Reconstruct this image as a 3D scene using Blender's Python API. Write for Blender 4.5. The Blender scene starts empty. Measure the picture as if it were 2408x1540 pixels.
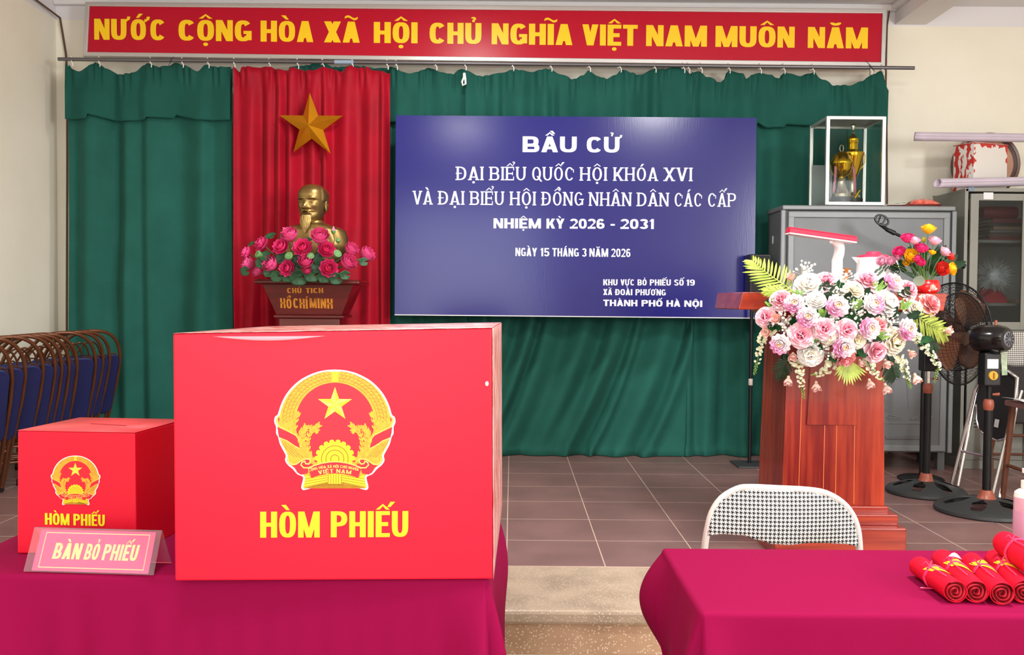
import bpy, bmesh, math, random, unicodedata
from mathutils import Vector, Matrix, noise
SC = bpy.context.scene
COL = SC.collection
PI = math.pi
# ---------------------------------------------------------------- camera, exposure
F = 2175.0                       # focal length in pixels of the 2408 x 1540 frame
CAMZ = 1.075                     # eye height above the stage floor (z = 0)
PITCH = math.atan(65 / F)
ROLL = 0.0075
_fw = Vector((0, math.cos(PITCH), -math.sin(PITCH)))
_u0 = Vector((0, math.sin(PITCH), math.cos(PITCH)))
_r0 = Vector((1, 0, 0))
_up = _u0 * math.cos(ROLL) - _r0 * math.sin(ROLL)
_rt = _r0 * math.cos(ROLL) + _u0 * math.sin(ROLL)
CAMP = Vector((0, 0, CAMZ))
cam = bpy.data.cameras.new('camera'); cam.sensor_width = 36; cam.lens = 36 * F / 2408
cam_o = bpy.data.objects.new('camera', cam); COL.objects.link(cam_o)
_m = Matrix((( _rt.x, _up.x, -_fw.x), (_rt.y, _up.y, -_fw.y), (_rt.z, _up.z, -_fw.z)))
cam_o.matrix_world = Matrix.Translation(CAMP) @ _m.to_4x4()
cam.clip_start = 0.05
SC.camera = cam_o
SC.view_settings.view_transform = 'Standard'
SC.view_settings.look = 'None'
SC.view_settings.gamma = 1
SC.view_settings.exposure = 0.0

def P(px, py, D):
    """the point at depth D (metres along +Y) that the photograph shows at pixel px, py"""
    d = _fw * F + _rt * (px - 1204) - _up * (py - 770)
    return CAMP + d * (D / d.y)
def at_z(px, py, z):
    d = _fw * F + _rt * (px - 1204) - _up * (py - 770)
    return CAMP + d * ((z - CAMZ) / d.z)

# ---------------------------------------------------------------- light
world = bpy.data.worlds.new('world'); SC.world = world; world.use_nodes = True
bg = world.node_tree.nodes['Background']
bg.inputs[0].default_value = (0.93, 0.97, 1.0, 1); bg.inputs[1].default_value = 0.95
def area(name, loc, target, sx, sy, power, col=(1, 1, 1), shape='RECTANGLE'):
    l = bpy.data.lights.new(name, 'AREA'); l.shape = shape; l.size = sx; l.size_y = sy
    l.energy = power; l.color = col
    o = bpy.data.objects.new(name, l); COL.objects.link(o); o.location = loc
    o.rotation_euler = (Vector(target) - Vector(loc)).to_track_quat('-Z', 'Y').to_euler()
    return o
area('daylight_doorway', (-0.7, -1.4, 1.45), (0.2, 5.0, 1.0), 2.2, 2.0, 76, (1, 0.99, 0.98))
area('daylight_window', (4.25, -0.35, 1.9), (-3.2, 4.6, 1.3), 1.8, 1.5, 335, (0.98, 0.99, 1))
area('ceiling_light_front', (-0.33, 4.75, 3.13), (-0.33, 4.75, 0), 0.36, 0.36, 42, (1, 0.99, 0.96), 'DISK')
area('ceiling_light_middle', (-0.6, 1.2, 3.13), (-0.6, 1.2, 0), 0.5, 0.5, 50, (1, 0.99, 0.96), 'DISK')
area('ceiling_light_right', (1.5, 2.3, 3.13), (1.5, 2.3, 0), 0.5, 0.5, 102, (1, 0.99, 0.96), 'DISK')

# ---------------------------------------------------------------- materials
def lin(c):
    r = []
    for v in c:
        v = v / 255.0
        r.append(v / 12.92 if v <= 0.04045 else ((v + 0.055) / 1.055) ** 2.4)
    return (r[0], r[1], r[2], 1)
_MC = {}
def M(name, col, rough=0.5, metal=0.0, var=0.0, vscale=8.0, bump=0.0, bscale=60.0, spec=0.5, sheen=0.0,
      coat=0.0, trans=0.0, alpha=1.0, stretch=None, ior=1.45, emit=0.0, col2=None):
    if name in _MC: return _MC[name]
    m = bpy.data.materials.new(name); m.use_nodes = True
    nt = m.node_tree; b = nt.nodes['Principled BSDF']
    c = lin(col)
    b.inputs['Base Color'].default_value = c
    b.inputs['Roughness'].default_value = rough
    b.inputs['Metallic'].default_value = metal
    b.inputs['Specular IOR Level'].default_value = spec
    b.inputs['IOR'].default_value = ior
    if sheen: b.inputs['Sheen Weight'].default_value = sheen; b.inputs['Sheen Roughness'].default_value = 0.4
    if coat: b.inputs['Coat Weight'].default_value = coat; b.inputs['Coat Roughness'].default_value = 0.12
    if trans: b.inputs['Transmission Weight'].default_value = trans
    if alpha < 1: b.inputs['Alpha'].default_value = alpha
    if emit: b.inputs['Emission Color'].default_value = c; b.inputs['Emission Strength'].default_value = emit
    def coords():
        tc = nt.nodes.new('ShaderNodeTexCoord'); o = tc.outputs['Object']
        if stretch:
            mp = nt.nodes.new('ShaderNodeMapping'); mp.inputs['Scale'].default_value = stretch
            nt.links.new(o, mp.inputs[0]); o = mp.outputs[0]
        return o
    if var or col2:
        n = nt.nodes.new('ShaderNodeTexNoise'); n.inputs['Scale'].default_value = vscale; n.inputs['Detail'].default_value = 5
        nt.links.new(coords(), n.inputs['Vector'])
        r = nt.nodes.new('ShaderNodeValToRGB')
        r.color_ramp.elements[0].position = 0.3; r.color_ramp.elements[1].position = 0.7
        if col2: r.color_ramp.elements[0].color = c; r.color_ramp.elements[1].color = lin(col2)
        else:
            r.color_ramp.elements[0].color = tuple(v * (1 - var) for v in c[:3]) + (1,)
            r.color_ramp.elements[1].color = tuple(min(1, v * (1 + var)) for v in c[:3]) + (1,)
        nt.links.new(n.outputs[0], r.inputs[0]); nt.links.new(r.outputs[0], b.inputs['Base Color'])
    if bump:
        n = nt.nodes.new('ShaderNodeTexNoise'); n.inputs['Scale'].default_value = bscale; n.inputs['Detail'].default_value = 4
        nt.links.new(coords(), n.inputs['Vector'])
        bp = nt.nodes.new('ShaderNodeBump'); bp.inputs['Strength'].default_value = bump; bp.inputs['Distance'].default_value = 0.01
        nt.links.new(n.outputs[0], bp.inputs['Height']); nt.links.new(bp.outputs[0], b.inputs['Normal'])
    _MC[name] = m
    return m
def math_n(nt, op, a, b=None):
    n = nt.nodes.new('ShaderNodeMath'); n.operation = op
    for i, v in enumerate((a, b)):
        if v is None: continue
        if isinstance(v, (int, float)): n.inputs[i].default_value = v
        else: nt.links.new(v, n.inputs[i])
    return n.outputs[0]
def mix_n(nt, fac, c1, c2):
    n = nt.nodes.new('ShaderNodeMix'); n.data_type = 'RGBA'
    for i, v in ((0, fac), (6, c1), (7, c2)):
        if isinstance(v, (int, float)) or isinstance(v, tuple): n.inputs[i].default_value = v
        else: nt.links.new(v, n.inputs[i])
    return n.outputs[2]

# ---------------------------------------------------------------- mesh helpers
class B:
    """collects shapes and links them as ONE mesh object"""
    def __init__(s): s.v = []; s.f = []; s.uv = None
    def add(s, vs, fs):
        o = len(s.v); s.v.extend([tuple(v) for v in vs]); s.f.extend([tuple(i + o for i in f) for f in fs]); return s
    def box(s, c, size, rot=None, taper=None):
        x, y, z = size[0] / 2, size[1] / 2, size[2] / 2
        vs = []
        for k in (-1, 1):
            t = taper if (taper and k > 0) else (1, 1)
            for (i, j) in ((-1, -1), (1, -1), (1, 1), (-1, 1)):
                v = Vector((i * x * t[0], j * y * t[1], k * z))
                if rot: v = rot @ v
                vs.append(v + Vector(c))
        return s.add(vs, [(3, 2, 1, 0), (4, 5, 6, 7), (0, 1, 5, 4), (1, 2, 6, 5), (2, 3, 7, 6), (3, 0, 4, 7)])
    def hexa(s, b4, t4):
        """b4 / t4: four bottom and four top corners, counter-clockwise from above"""
        return s.add(list(b4) + list(t4), [(3, 2, 1, 0), (4, 5, 6, 7), (0, 1, 5, 4), (1, 2, 6, 5), (2, 3, 7, 6), (3, 0, 4, 7)])
    def tube(s, pts, r, n=8, caps=True, closed=False):
        pts = [Vector(p) for p in pts]; N = len(pts)
        rr = r if isinstance(r, (list, tuple)) else [r] * N
        up = None; rings = []
        for i in range(N):
            if closed: t = pts[(i + 1) % N] - pts[i - 1]
            else: t = pts[min(i + 1, N - 1)] - pts[max(i - 1, 0)]
            if t.length < 1e-9: t = Vector((0, 0, 1))
            t.normalize()
            if up is None:
                up = Vector((0, 0, 1)) if abs(t.z) < 0.9 else Vector((0, 1, 0))
            a = (up - t * up.dot(t))
            if a.length < 1e-6: a = t.orthogonal()
            a.normalize(); up = a; bb = t.cross(a)
            rings.append([pts[i] + (a * math.cos(2 * PI * k / n) + bb * math.sin(2 * PI * k / n)) * rr[i] for k in range(n)])
        vs = [v for r_ in rings for v in r_]; fs = []
        for i in range(N if closed else N - 1):
            j = (i + 1) % N
            for k in range(n):
                fs.append((i * n + k, i * n + (k + 1) % n, j * n + (k + 1) % n, j * n + k))
        if caps and not closed:
            fs.append(tuple(range(n - 1, -1, -1))); fs.append(tuple((N - 1) * n + k for k in range(n)))
        return s.add(vs, fs)
    def lathe(s, prof, n=24, mat=None, caps=True):
        vs = []; fs = []
        for (r, z) in prof:
            for k in range(n):
                v = Vector((r * math.cos(2 * PI * k / n), r * math.sin(2 * PI * k / n), z))
                vs.append(mat @ v if mat else v)
        for i in range(len(prof) - 1):
            for k in range(n):
                fs.append((i * n + k, i * n + (k + 1) % n, (i + 1) * n + (k + 1) % n, (i + 1) * n + k))
        if caps:
            fs.append(tuple(range(n - 1, -1, -1))); fs.append(tuple((len(prof) - 1) * n + k for k in range(n)))
        return s.add(vs, fs)
    def ball(s, c, r, n=10, m=6, mat=None):
        c = Vector(c); rx, ry, rz = r if isinstance(r, (tuple, list)) else (r, r, r)
        vs = []; fs = []
        for i in range(m + 1):
            th = PI * i / m
            for k in range(n):
                ph = 2 * PI * k / n
                v = Vector((rx * math.sin(th) * math.cos(ph), ry * math.sin(th) * math.sin(ph), rz * math.cos(th)))
                vs.append((mat @ v if mat else v) + c)
        for i in range(m):
            for k in range(n):
                fs.append((i * n + k, (i + 1) * n + k, (i + 1) * n + (k + 1) % n, i * n + (k + 1) % n))
        return s.add(vs, fs)
    def grid(s, nu, nv, fn):
        vs = [fn(i / nu, j / nv) for j in range(nv + 1) for i in range(nu + 1)]
        fs = [(j * (nu + 1) + i, j * (nu + 1) + i + 1, (j + 1) * (nu + 1) + i + 1, (j + 1) * (nu + 1) + i) for j in range(nv) for i in range(nu)]
        return s.add(vs, fs)
    def plate(s, outline, fr, t0, t1):
        """polygon outline in the frame's (u, v), extruded from offset t0 to t1 along its normal"""
        n = len(outline)
        vs = [fr(u, v, t0) for u, v in outline] + [fr(u, v, t1) for u, v in outline]
        fs = [tuple(range(n - 1, -1, -1)), tuple(range(n, 2 * n))]
        for i in range(n): fs.append((i, (i + 1) % n, n + (i + 1) % n, n + i))
        return s.add(vs, fs)
    def polys(s, pl, fr, off=0.0):
        for k, p in enumerate(pl): s.add([fr(u, v, off + 2.5e-5 * (k % 60)) for u, v in p], [tuple(range(len(p)))])
        return s
    def build(s, name, mat, parent=None, smooth=True, angle=40, bevel=0.0, solid=0.0, sub=0, recalc=True):
        me = bpy.data.meshes.new(name); me.from_pydata(s.v, [], s.f); me.update()
        if recalc:
            bm = bmesh.new(); bm.from_mesh(me)
            bmesh.ops.remove_doubles(bm, verts=bm.verts, dist=1e-6)
            bmesh.ops.recalc_face_normals(bm, faces=bm.faces); bm.to_mesh(me); bm.free()
        o = bpy.data.objects.new(name, me); COL.objects.link(o)
        if mat: me.materials.append(mat)
        if parent: o.parent = parent
        if solid:
            md = o.modifiers.new('thickness', 'SOLIDIFY'); md.thickness = solid; md.offset = 0
        if bevel:
            md = o.modifiers.new('bevel', 'BEVEL'); md.width = bevel; md.segments = 2; md.limit_method = 'ANGLE'; md.angle_limit = math.radians(35)
        if sub:
            md = o.modifiers.new('subdivision', 'SUBSURF'); md.levels = sub; md.render_levels = sub
        if smooth:
            for p in me.polygons: p.use_smooth = True
            try: me.set_sharp_from_angle(angle=math.radians(angle))
            except Exception: pass
        return o
def tag(o, label, cat, group=None):
    o['label'] = label; o['category'] = cat
    if group: o['group'] = group
    return o
def thing(name, label, cat, loc=(0, 0, 0), rz=0.0, group=None):
    o = bpy.data.objects.new(name, None); COL.objects.link(o); o.location = loc; o.rotation_euler = (0, 0, rz)
    o.empty_display_size = 0.1
    return tag(o, label, cat, group)
def struct(o):
    o['kind'] = 'structure'; return o
def copy_tree(o, parent=None):
    c = o.copy(); COL.objects.link(c)
    if parent: c.parent = parent
    for ch in list(o.children): copy_tree(ch, c)
    return c
def part_copy(src, parent, mtx, name=None):
    c = src.copy(); COL.objects.link(c); c.parent = parent; c.matrix_local = mtx
    if name: c.name = name
    return c
def frame(o, U, V, N=None):
    o = Vector(o); U = Vector(U); V = Vector(V); N = Vector(N) if N is not None else U.cross(V).normalized()
    return lambda u, v, t=0.0: o + U * u + V * v + N * t
ORD = ['first', 'second', 'third', 'fourth', 'fifth', 'sixth', 'seventh', 'eighth', 'ninth', 'tenth', 'eleventh', 'twelfth', 'thirteenth',
       'fourteenth', 'fifteenth', 'sixteenth', 'seventeenth', 'eighteenth', 'nineteenth', 'twentieth', 'twenty-first', 'twenty-second',
       'twenty-third', 'twenty-fourth', 'twenty-fifth', 'twenty-sixth', 'twenty-seventh', 'twenty-eighth', 'twenty-ninth', 'thirtieth']
def interp(tab, x):
    if x <= tab[0][0]: return tab[0][1]
    for (a, b), (c, d) in zip(tab, tab[1:]):
        if x <= c: return b + (d - b) * (x - a) / (c - a) if c > a else d
    return tab[-1][1]
def cub_interp(tab, x):
    n = len(tab)
    if x <= tab[0][0]: return tab[0][1]
    if x >= tab[-1][0]: return tab[-1][1]
    for i in range(n - 1):
        if x <= tab[i + 1][0]: break
    sl = lambda a: (tab[a + 1][1] - tab[a][1]) / (tab[a + 1][0] - tab[a][0])
    def m(k):
        if k == 0: return sl(0)
        if k == n - 1: return sl(n - 2)
        a, b = sl(k - 1), sl(k); return 0 if a * b <= 0 else 2 * a * b / (a + b)
    h = tab[i + 1][0] - tab[i][0]; t = (x - tab[i][0]) / h; t2, t3 = t * t, t * t * t
    return (2 * t3 - 3 * t2 + 1) * tab[i][1] + (t3 - 2 * t2 + t) * h * m(i) + (3 * t2 - 2 * t3) * tab[i + 1][1] + (t3 - t2) * h * m(i + 1)
def spline(pts, n=6):
    pts = [Vector(p) for p in pts]; out = []
    for i in range(len(pts) - 1):
        p0, p1, p2, p3 = pts[max(i - 1, 0)], pts[i], pts[i + 1], pts[min(i + 2, len(pts) - 1)]
        for k in range(n):
            t = k / n; out.append(.5 * ((2 * p1) + (p2 - p0) * t + (2 * p0 - 5 * p1 + 4 * p2 - p3) * t * t + (3 * p1 - p0 - 3 * p2 + p3) * t ** 3))
    return out + [pts[-1]]
def smooth_interp(tab, x):
    if x <= tab[0][0]: return tab[0][1]
    for (a, b), (c, d) in zip(tab, tab[1:]):
        if x <= c:
            t = (x - a) / (c - a); t = t * t * (3 - 2 * t); return b + (d - b) * t
    return tab[-1][1]

# ---------------------------------------------------------------- lettering: drawn glyphs, cap height 1
def _se(a, rx, ry, n):
    c, s_ = math.cos(a), math.sin(a)
    return (rx * math.copysign(abs(c) ** (2 / n), c), ry * math.copysign(abs(s_) ** (2 / n), s_))
def _ring(cx, cy, rx, ry, a0, a1, tx, ty, n=2.5, seg=18):
    out = []; k = max(3, int(seg * abs(a1 - a0) / 360))
    for i in range(k):
        p = math.radians(a0 + (a1 - a0) * i / k); q = math.radians(a0 + (a1 - a0) * (i + 1) / k)
        o1 = _se(p, rx, ry, n); o2 = _se(q, rx, ry, n); i1 = _se(p, max(rx - tx, .001), max(ry - ty, .001), n); i2 = _se(q, max(rx - tx, .001), max(ry - ty, .001), n)
        out.append([(cx + o1[0], cy + o1[1]), (cx + o2[0], cy + o2[1]), (cx + i2[0], cy + i2[1]), (cx + i1[0], cy + i1[1])])
    return out
def _R(x0, y0, x1, y1): return [(x0, y0), (x1, y0), (x1, y1), (x0, y1)]
def _D(x0, y0, x1, y1, t): return [(x0, y0), (x0 + t, y0), (x1 + t, y1), (x1, y1)]
def _bowl(x0, y0, x1, y1, s, b):
    cy, ry = (y0 + y1) / 2, (y1 - y0) / 2; rx = min(ry * 1.1, (x1 - x0) * 0.75); cx = x1 - rx
    return [_R(x0, y0, cx, y0 + b), _R(x0, y1 - b, cx, y1)] + _ring(cx, cy, rx, ry, -90, 90, s, b)
def glyph(ch, w, s, b, n=2.6):
    """returns (width, polygons, serif spots)"""
    h = w / 2; sp = []
    if ch == 'A': g = [_D(0, 0, h - s * .55, 1, s * 1.05), _D(w - s * 1.05, 0, h - s * .5, 1, s * 1.05), _R(w * .22, .19, w * .78, .19 + b * .9)]; sp = [(s * .5, 0, s), (w - s * .5, 0, s)]
    elif ch == 'B': g = [_R(0, 0, s, 1)] + _bowl(0, 0, w, .54, s, b) + _bowl(0, .54 - b, w * .95, 1, s, b); sp = [(s * .3, 0, s), (s * .3, 1, s)]
    elif ch == 'C': g = _ring(h, .5, h, .5, 38, 322, s, b, n); sp = [(w - s * .3, .72, -.3)]
    elif ch == 'D': g = [_R(0, 0, s, 1)] + _bowl(0, 0, w, 1, s, b); sp = [(s * .3, 0, s), (s * .3, 1, s)]
    elif ch == 'E': w *= .86; g = [_R(0, 0, s, 1), _R(0, 0, w, b), _R(0, 1 - b, w, 1), _R(0, .5 - b / 2, w * .88, .5 + b / 2)]; sp = [(s * .3, 0, s), (s * .3, 1, s), (w - .03, .86, -.3), (w - .03, .16, -.3), (w * .8, .5, -.3)]
    elif ch == 'G': g = _ring(h, .5, h, .5, 38, 322, s, b, n) + [_R(w * .52, .5 - b * .8, w, .5), _R(w - s * .85, .06, w, .5)]; sp = [(w - s * .4, .5, s * .8)]
    elif ch == 'H': g = [_R(0, 0, s, 1), _R(w - s, 0, w, 1), _R(0, .5 - b / 2, w, .5 + b / 2)]; sp = [(s / 2, 0, s), (s / 2, 1, s), (w - s / 2, 0, s), (w - s / 2, 1, s)]
    elif ch == 'I': w = s; g = [_R(0, 0, s, 1)]; sp = [(s / 2, 0, s), (s / 2, 1, s)]
    elif ch == 'K': g = [_R(0, 0, s, 1), _D(s * .6, .33, w - s * 1.15, 1, s * 1.15), _D(w - s * 1.1, 0, s * .95, .62, s * 1.15)]; sp = [(s / 2, 0, s), (s / 2, 1, s), (w - s * .5, 0, s), (w - s * .5, 1, s)]
    elif ch == 'M':
        w *= 1.28; h = w / 2; g = [_R(0, 0, s * .9, 1), _R(w - s * .9, 0, w, 1), [(0, 1), (h - s * .42, 0), (h + s * .42, 0), (s * 1.05, 1)], [(w - s * 1.05, 1), (h - s * .42, 0), (h + s * .42, 0), (w, 1)]]
    elif ch == 'N': g = [_R(0, 0, s * .88, 1), _R(w - s * .88, 0, w, 1), [(0, 1), (w - s * 1.05, 0), (w, 0), (s * 1.05, 1)]]; sp = [(s / 2, 0, s), (s * .2, 1, s * .8), (w - s / 2, 1, s)]
    elif ch in 'O0': g = _ring(h, .5, h, .5, 0, 360, s, b, n)
    elif ch == 'P': g = [_R(0, 0, s, 1)] + _bowl(0, .42, w, 1, s, b); sp = [(s / 2, 0, s), (s * .3, 1, s)]
    elif ch == 'Q': g = _ring(h, .5, h, .5, 0, 360, s, b, n) + [_D(w * .95, -.08, h, .32, s)]
    elif ch == 'S': g = _ring(h, .74, h * .96, .26, 15, 270, s, b, 2.3) + _ring(h, .27 + b * .0, h, .27, -165, 90, s, b, 2.3)
    elif ch == 'T': w *= .92; h = w / 2; g = [_R(0, 1 - b, w, 1), _R(h - s / 2, 0, h + s / 2, 1)]; sp = [(h, 0, s)]
    elif ch == 'U': g = [_R(0, .4, s, 1), _R(w - s, .4, w, 1)] + _ring(h, .4, h, .4, 180, 360, s, b, n); sp = [(s / 2, 1, s), (w - s / 2, 1, s)]
    elif ch == 'V': g = [_D(h - s * .55, 0, 0, 1, s * 1.05), _D(h - s * .5, 0, w - s * 1.05, 1, s * 1.05)]; sp = [(s / 2, 1, s), (w - s / 2, 1, s)]
    elif ch == 'X': g = [_D(0, 0, w - s * 1.15, 1, s * 1.15), _D(w - s * 1.15, 0, 0, 1, s * 1.15)]; sp = [(s / 2, 0, s), (s / 2, 1, s), (w - s / 2, 0, s), (w - s / 2, 1, s)]
    elif ch == 'Y': g = [_D(h - s * .5, .38, 0, 1, s * 1.05), _D(h - s * .55, .38, w - s * 1.05, 1, s * 1.05), _R(h - s / 2, 0, h + s / 2, .45)]
    elif ch == '1': w = s * 1.75; g = [_R(w - s, 0, w, 1), [(0, .72), (w - s, .80), (w - s, 1), (w - s * .9, 1)]]
    elif ch == '2': g = _ring(h, .70, h, .30, -20, 165, s, b, 2.3) + [[(0, 0), (s * 1.1, b * .6), (w, .62), (w - s * .95, .56)], _R(0, 0, w, b)]
    elif ch == '3': g = _ring(h, .74, h * .96, .26, -90, 160, s, b, 2.3) + _ring(h, .27, h, .27, -160, 90, s, b, 2.3)
    elif ch == '5': g = [_R(w * .1, 1 - b, w * .93, 1), _R(w * .08, .45, w * .08 + s * .8, 1)] + _ring(h, .32, h, .32, -160, 150, s, b, 2.3)
    elif ch == '6': g = _ring(h, .31, h, .31, 0, 360, s, b, 2.3) + _ring(h, .5, h, .5, 38, 200, s, b, n)
    elif ch == '9': g = _ring(h, .69, h, .31, 0, 360, s, b, 2.3) + _ring(h, .5, h, .5, -142, 20, s, b, n)
    elif ch == '-': w *= .55; g = [_R(0, .32, w, .32 + b * .9)]
    else: g = []
    return w, g, sp
def _marks(w, s, comb, m, top=1.0):
    """diacritics; m is the stroke of the mark, for a letter of width w"""
    g = []; cx = w / 2; circ = '\u0302' in comb
    if circ:
        k = .24
        g += [[(cx - k, top + .06), (cx - k + m * 1.1, top + .06), (cx + m * .1, top + .21), (cx, top + .28)], [(cx + k, top + .06), (cx + k - m * 1.1, top + .06), (cx - m * .1, top + .21), (cx, top + .28)]]
    ax = cx + (.24 if circ else 0); ay = top + (.16 if circ else .06)
    if '\u0301' in comb: g += [[(ax - .09, ay), (ax + .02, ay), (ax + .18, ay + .2), (ax + .02, ay + .2)]]
    if '\u0300' in comb:
        ax2 = cx + (.16 if circ else -.05); g += [[(ax2 + .12, ay), (ax2 + .01, ay), (ax2 - .16, ay + .2), (ax2, ay + .2)]]
    if '\u0309' in comb: g += _ring(ax, ay + .14, .10, .09, -80, 160, m * .75, m * .75, 2) + [_R(ax - m * .3, ay - .02, ax + m * .4, ay + .1)]
    if '\u0303' in comb:
        for i in range(10):
            a, c = -.22 + .044 * i, -.22 + .044 * (i + 1)
            f = lambda t: top + .13 - .065 * math.sin(t / .22 * PI)
            g += [[(cx + a, f(a)), (cx + c, f(c)), (cx + c, f(c) + m * .8), (cx + a, f(a) + m * .8)]]
    if '\u0306' in comb: g += _ring(cx, top + .22, .19, .15, 180, 360, m, m * .9, 2)
    if '\u0323' in comb: g += _ring(cx, -.16, .085, .085, 0, 360, .084, .084, 2)
    if '\u031b' in comb:
        x = w
        g += [[(x - s * .3, .86), (x + .02, .88), (x + .1, 1.0), (x - s * .3, 1.0)], [(x + .0, .92), (x + .12, .96), (x + .15, 1.12), (x + .03, 1.12)]]
    return g
def word(txt, w=.55, s=.22, b=.17, gap=.07, serif=0.0, m=None, n=2.6):
    pl = []; x = 0.0; txt = unicodedata.normalize('NFD', txt); i = 0; m = m or min(.13, s * .6)
    while i < len(txt):
        ch = txt[i]; i += 1; comb = ''
        while i < len(txt) and unicodedata.combining(txt[i]): comb += txt[i]; i += 1
        if ch == ' ': x += w * .5; continue
        base = 'D' if ch in '\u0110' else ch
        ww, g, sp = glyph(base, w, s, b, n)
        if ch == '\u0110': g = g + [_R(-s * .45, .5 - b * .35, w * .52, .5 + b * .35)]
        if serif:
            for (sx, sy, st) in sp:
                if st < 0: g = g + [_R(sx - .02, sy - .12, sx + .035, sy + .12)]
                else: g = g + [_R(sx - st / 2 - serif, sy - (0 if sy < .4 else .075), sx + st / 2 + serif, sy + (.075 if sy < .4 else 0))]
            if base == 'M': pass
        g = g + _marks(ww, s, comb, m)
        lead = serif if serif else 0
        pl += [[(x + lead + u, v) for u, v in p] for p in g]
        x += ww + gap + 2 * lead + (.1 if '\u031b' in comb else 0)
    return x - gap, pl
def text_line(bm, words, D, base, cap, off, **kw):
    """words: (text, px left, px right); base: ((px, py), (px, py)) the baseline; letters lie on the plane at depth D"""
    (ax, ay), (bx, by) = base
    for (t, x0, x1) in words:
        wd, pl = word(t, **kw)
        y0 = ay + (by - ay) * (x0 - ax) / (bx - ax); y1 = ay + (by - ay) * (x1 - ax) / (bx - ax)
        a = P(x0, y0, D); e = P(x1, y1, D); U = (e - a) / wd; V = Vector((0, 0, 1)) * (cap * D / F)
        fr = frame(a, U, V, (0, -1, 0)); bm.polys(pl, fr, off)
    return bm
# ================================================================ the room
XL, XR, YB, YF, ZC, ZH = -3.24, 4.35, 6.6, -1.6, 3.17, -0.32
def wall_paint():
    m = bpy.data.materials.new('wall_paint'); m.use_nodes = True; nt = m.node_tree; b = nt.nodes['Principled BSDF']
    tc = nt.nodes.new('ShaderNodeTexCoord'); sx = nt.nodes.new('ShaderNodeSeparateXYZ'); nt.links.new(tc.outputs['Object'], sx.inputs[0])
    k = math_n(nt, 'GREATER_THAN', sx.outputs[2], 3.03)
    n = nt.nodes.new('ShaderNodeTexNoise'); n.inputs['Scale'].default_value = 1.3; n.inputs['Detail'].default_value = 6
    nt.links.new(tc.outputs['Object'], n.inputs['Vector'])
    r = nt.nodes.new('ShaderNodeValToRGB'); r.color_ramp.elements[0].color = lin((238, 233, 214)); r.color_ramp.elements[1].color = lin((246, 242, 226))
    r.color_ramp.elements[0].position = .35; r.color_ramp.elements[1].position = .65
    nt.links.new(n.outputs[0], r.inputs[0])
    nt.links.new(mix_n(nt, k, r.outputs[0], lin((232, 230, 232))), b.inputs['Base Color'])
    b.inputs['Roughness'].default_value = .75
    return m
WP = wall_paint()
WHITE = M('ceiling_white', (230, 228, 228), .8)
def floor_mat():
    m = bpy.data.materials.new('floor_tiles'); m.use_nodes = True; nt = m.node_tree; b = nt.nodes['Principled BSDF']
    tc = nt.nodes.new('ShaderNodeTexCoord'); sx = nt.nodes.new('ShaderNodeSeparateXYZ'); nt.links.new(tc.outputs['Object'], sx.inputs[0])
    gx = math_n(nt, 'FRACT', math_n(nt, 'DIVIDE', math_n(nt, 'ADD', sx.outputs[0], 40.015), .4))
    gy = math_n(nt, 'FRACT', math_n(nt, 'DIVIDE', math_n(nt, 'ADD', sx.outputs[1], 40 - 3.71), .4))
    ex = math_n(nt, 'LESS_THAN', math_n(nt, 'ABSOLUTE', math_n(nt, 'SUBTRACT', gx, .5)), .4945)
    ey = math_n(nt, 'LESS_THAN', math_n(nt, 'ABSOLUTE', math_n(nt, 'SUBTRACT', gy, .5)), .4945)
    tile = math_n(nt, 'MULTIPLY', ex, ey)
    n = nt.nodes.new('ShaderNodeTexNoise'); n.inputs['Scale'].default_value = 3.2; n.inputs['Detail'].default_value = 8; nt.links.new(tc.outputs['Object'], n.inputs['Vector'])
    n2 = nt.nodes.new('ShaderNodeTexNoise'); n2.inputs['Scale'].default_value = 220; nt.links.new(tc.outputs['Object'], n2.inputs['Vector'])
    r = nt.nodes.new('ShaderNodeValToRGB'); r.color_ramp.elements[0].position = .3; r.color_ramp.elements[1].position = .7
    r.color_ramp.elements[0].color = lin((112, 82, 80)); r.color_ramp.elements[1].color = lin((134, 98, 95)); nt.links.new(n.outputs[0], r.inputs[0])
    c = mix_n(nt, math_n(nt, 'MULTIPLY', n2.outputs[0], .35), r.outputs[0], lin((150, 122, 115)))
    nt.links.new(mix_n(nt, tile, lin((205, 182, 165)), c), b.inputs['Base Color'])
    nt.links.new(math_n(nt, 'ADD', math_n(nt, 'MULTIPLY', n.outputs[0], .2), .26), b.inputs['Roughness'])
    return m
def terrazzo(name, c1, c2, c3):
    m = bpy.data.materials.new(name); m.use_nodes = True; nt = m.node_tree; b = nt.nodes['Principled BSDF']
    tc = nt.nodes.new('ShaderNodeTexCoord')
    v = nt.nodes.new('ShaderNodeTexVoronoi'); v.inputs['Scale'].default_value = 95; nt.links.new(tc.outputs['Object'], v.inputs['Vector'])
    n = nt.nodes.new('ShaderNodeTexNoise'); n.inputs['Scale'].default_value = 5; n.inputs['Detail'].default_value = 7; nt.links.new(tc.outputs['Object'], n.inputs['Vector'])
    r = nt.nodes.new('ShaderNodeValToRGB'); r.color_ramp.elements[0].position = .32; r.color_ramp.elements[1].position = .62
    r.color_ramp.elements[0].color = lin(c1); r.color_ramp.elements[1].color = lin(c2); nt.links.new(n.outputs[0], r.inputs[0])
    sp = math_n(nt, 'LESS_THAN', v.outputs['Distance'], .28)
    nt.links.new(mix_n(nt, math_n(nt, 'MULTIPLY', sp, .7), r.outputs[0], lin(c3)), b.inputs['Base Color']); b.inputs['Roughness'].default_value = .5
    return m
FLOOR = floor_mat()
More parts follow.
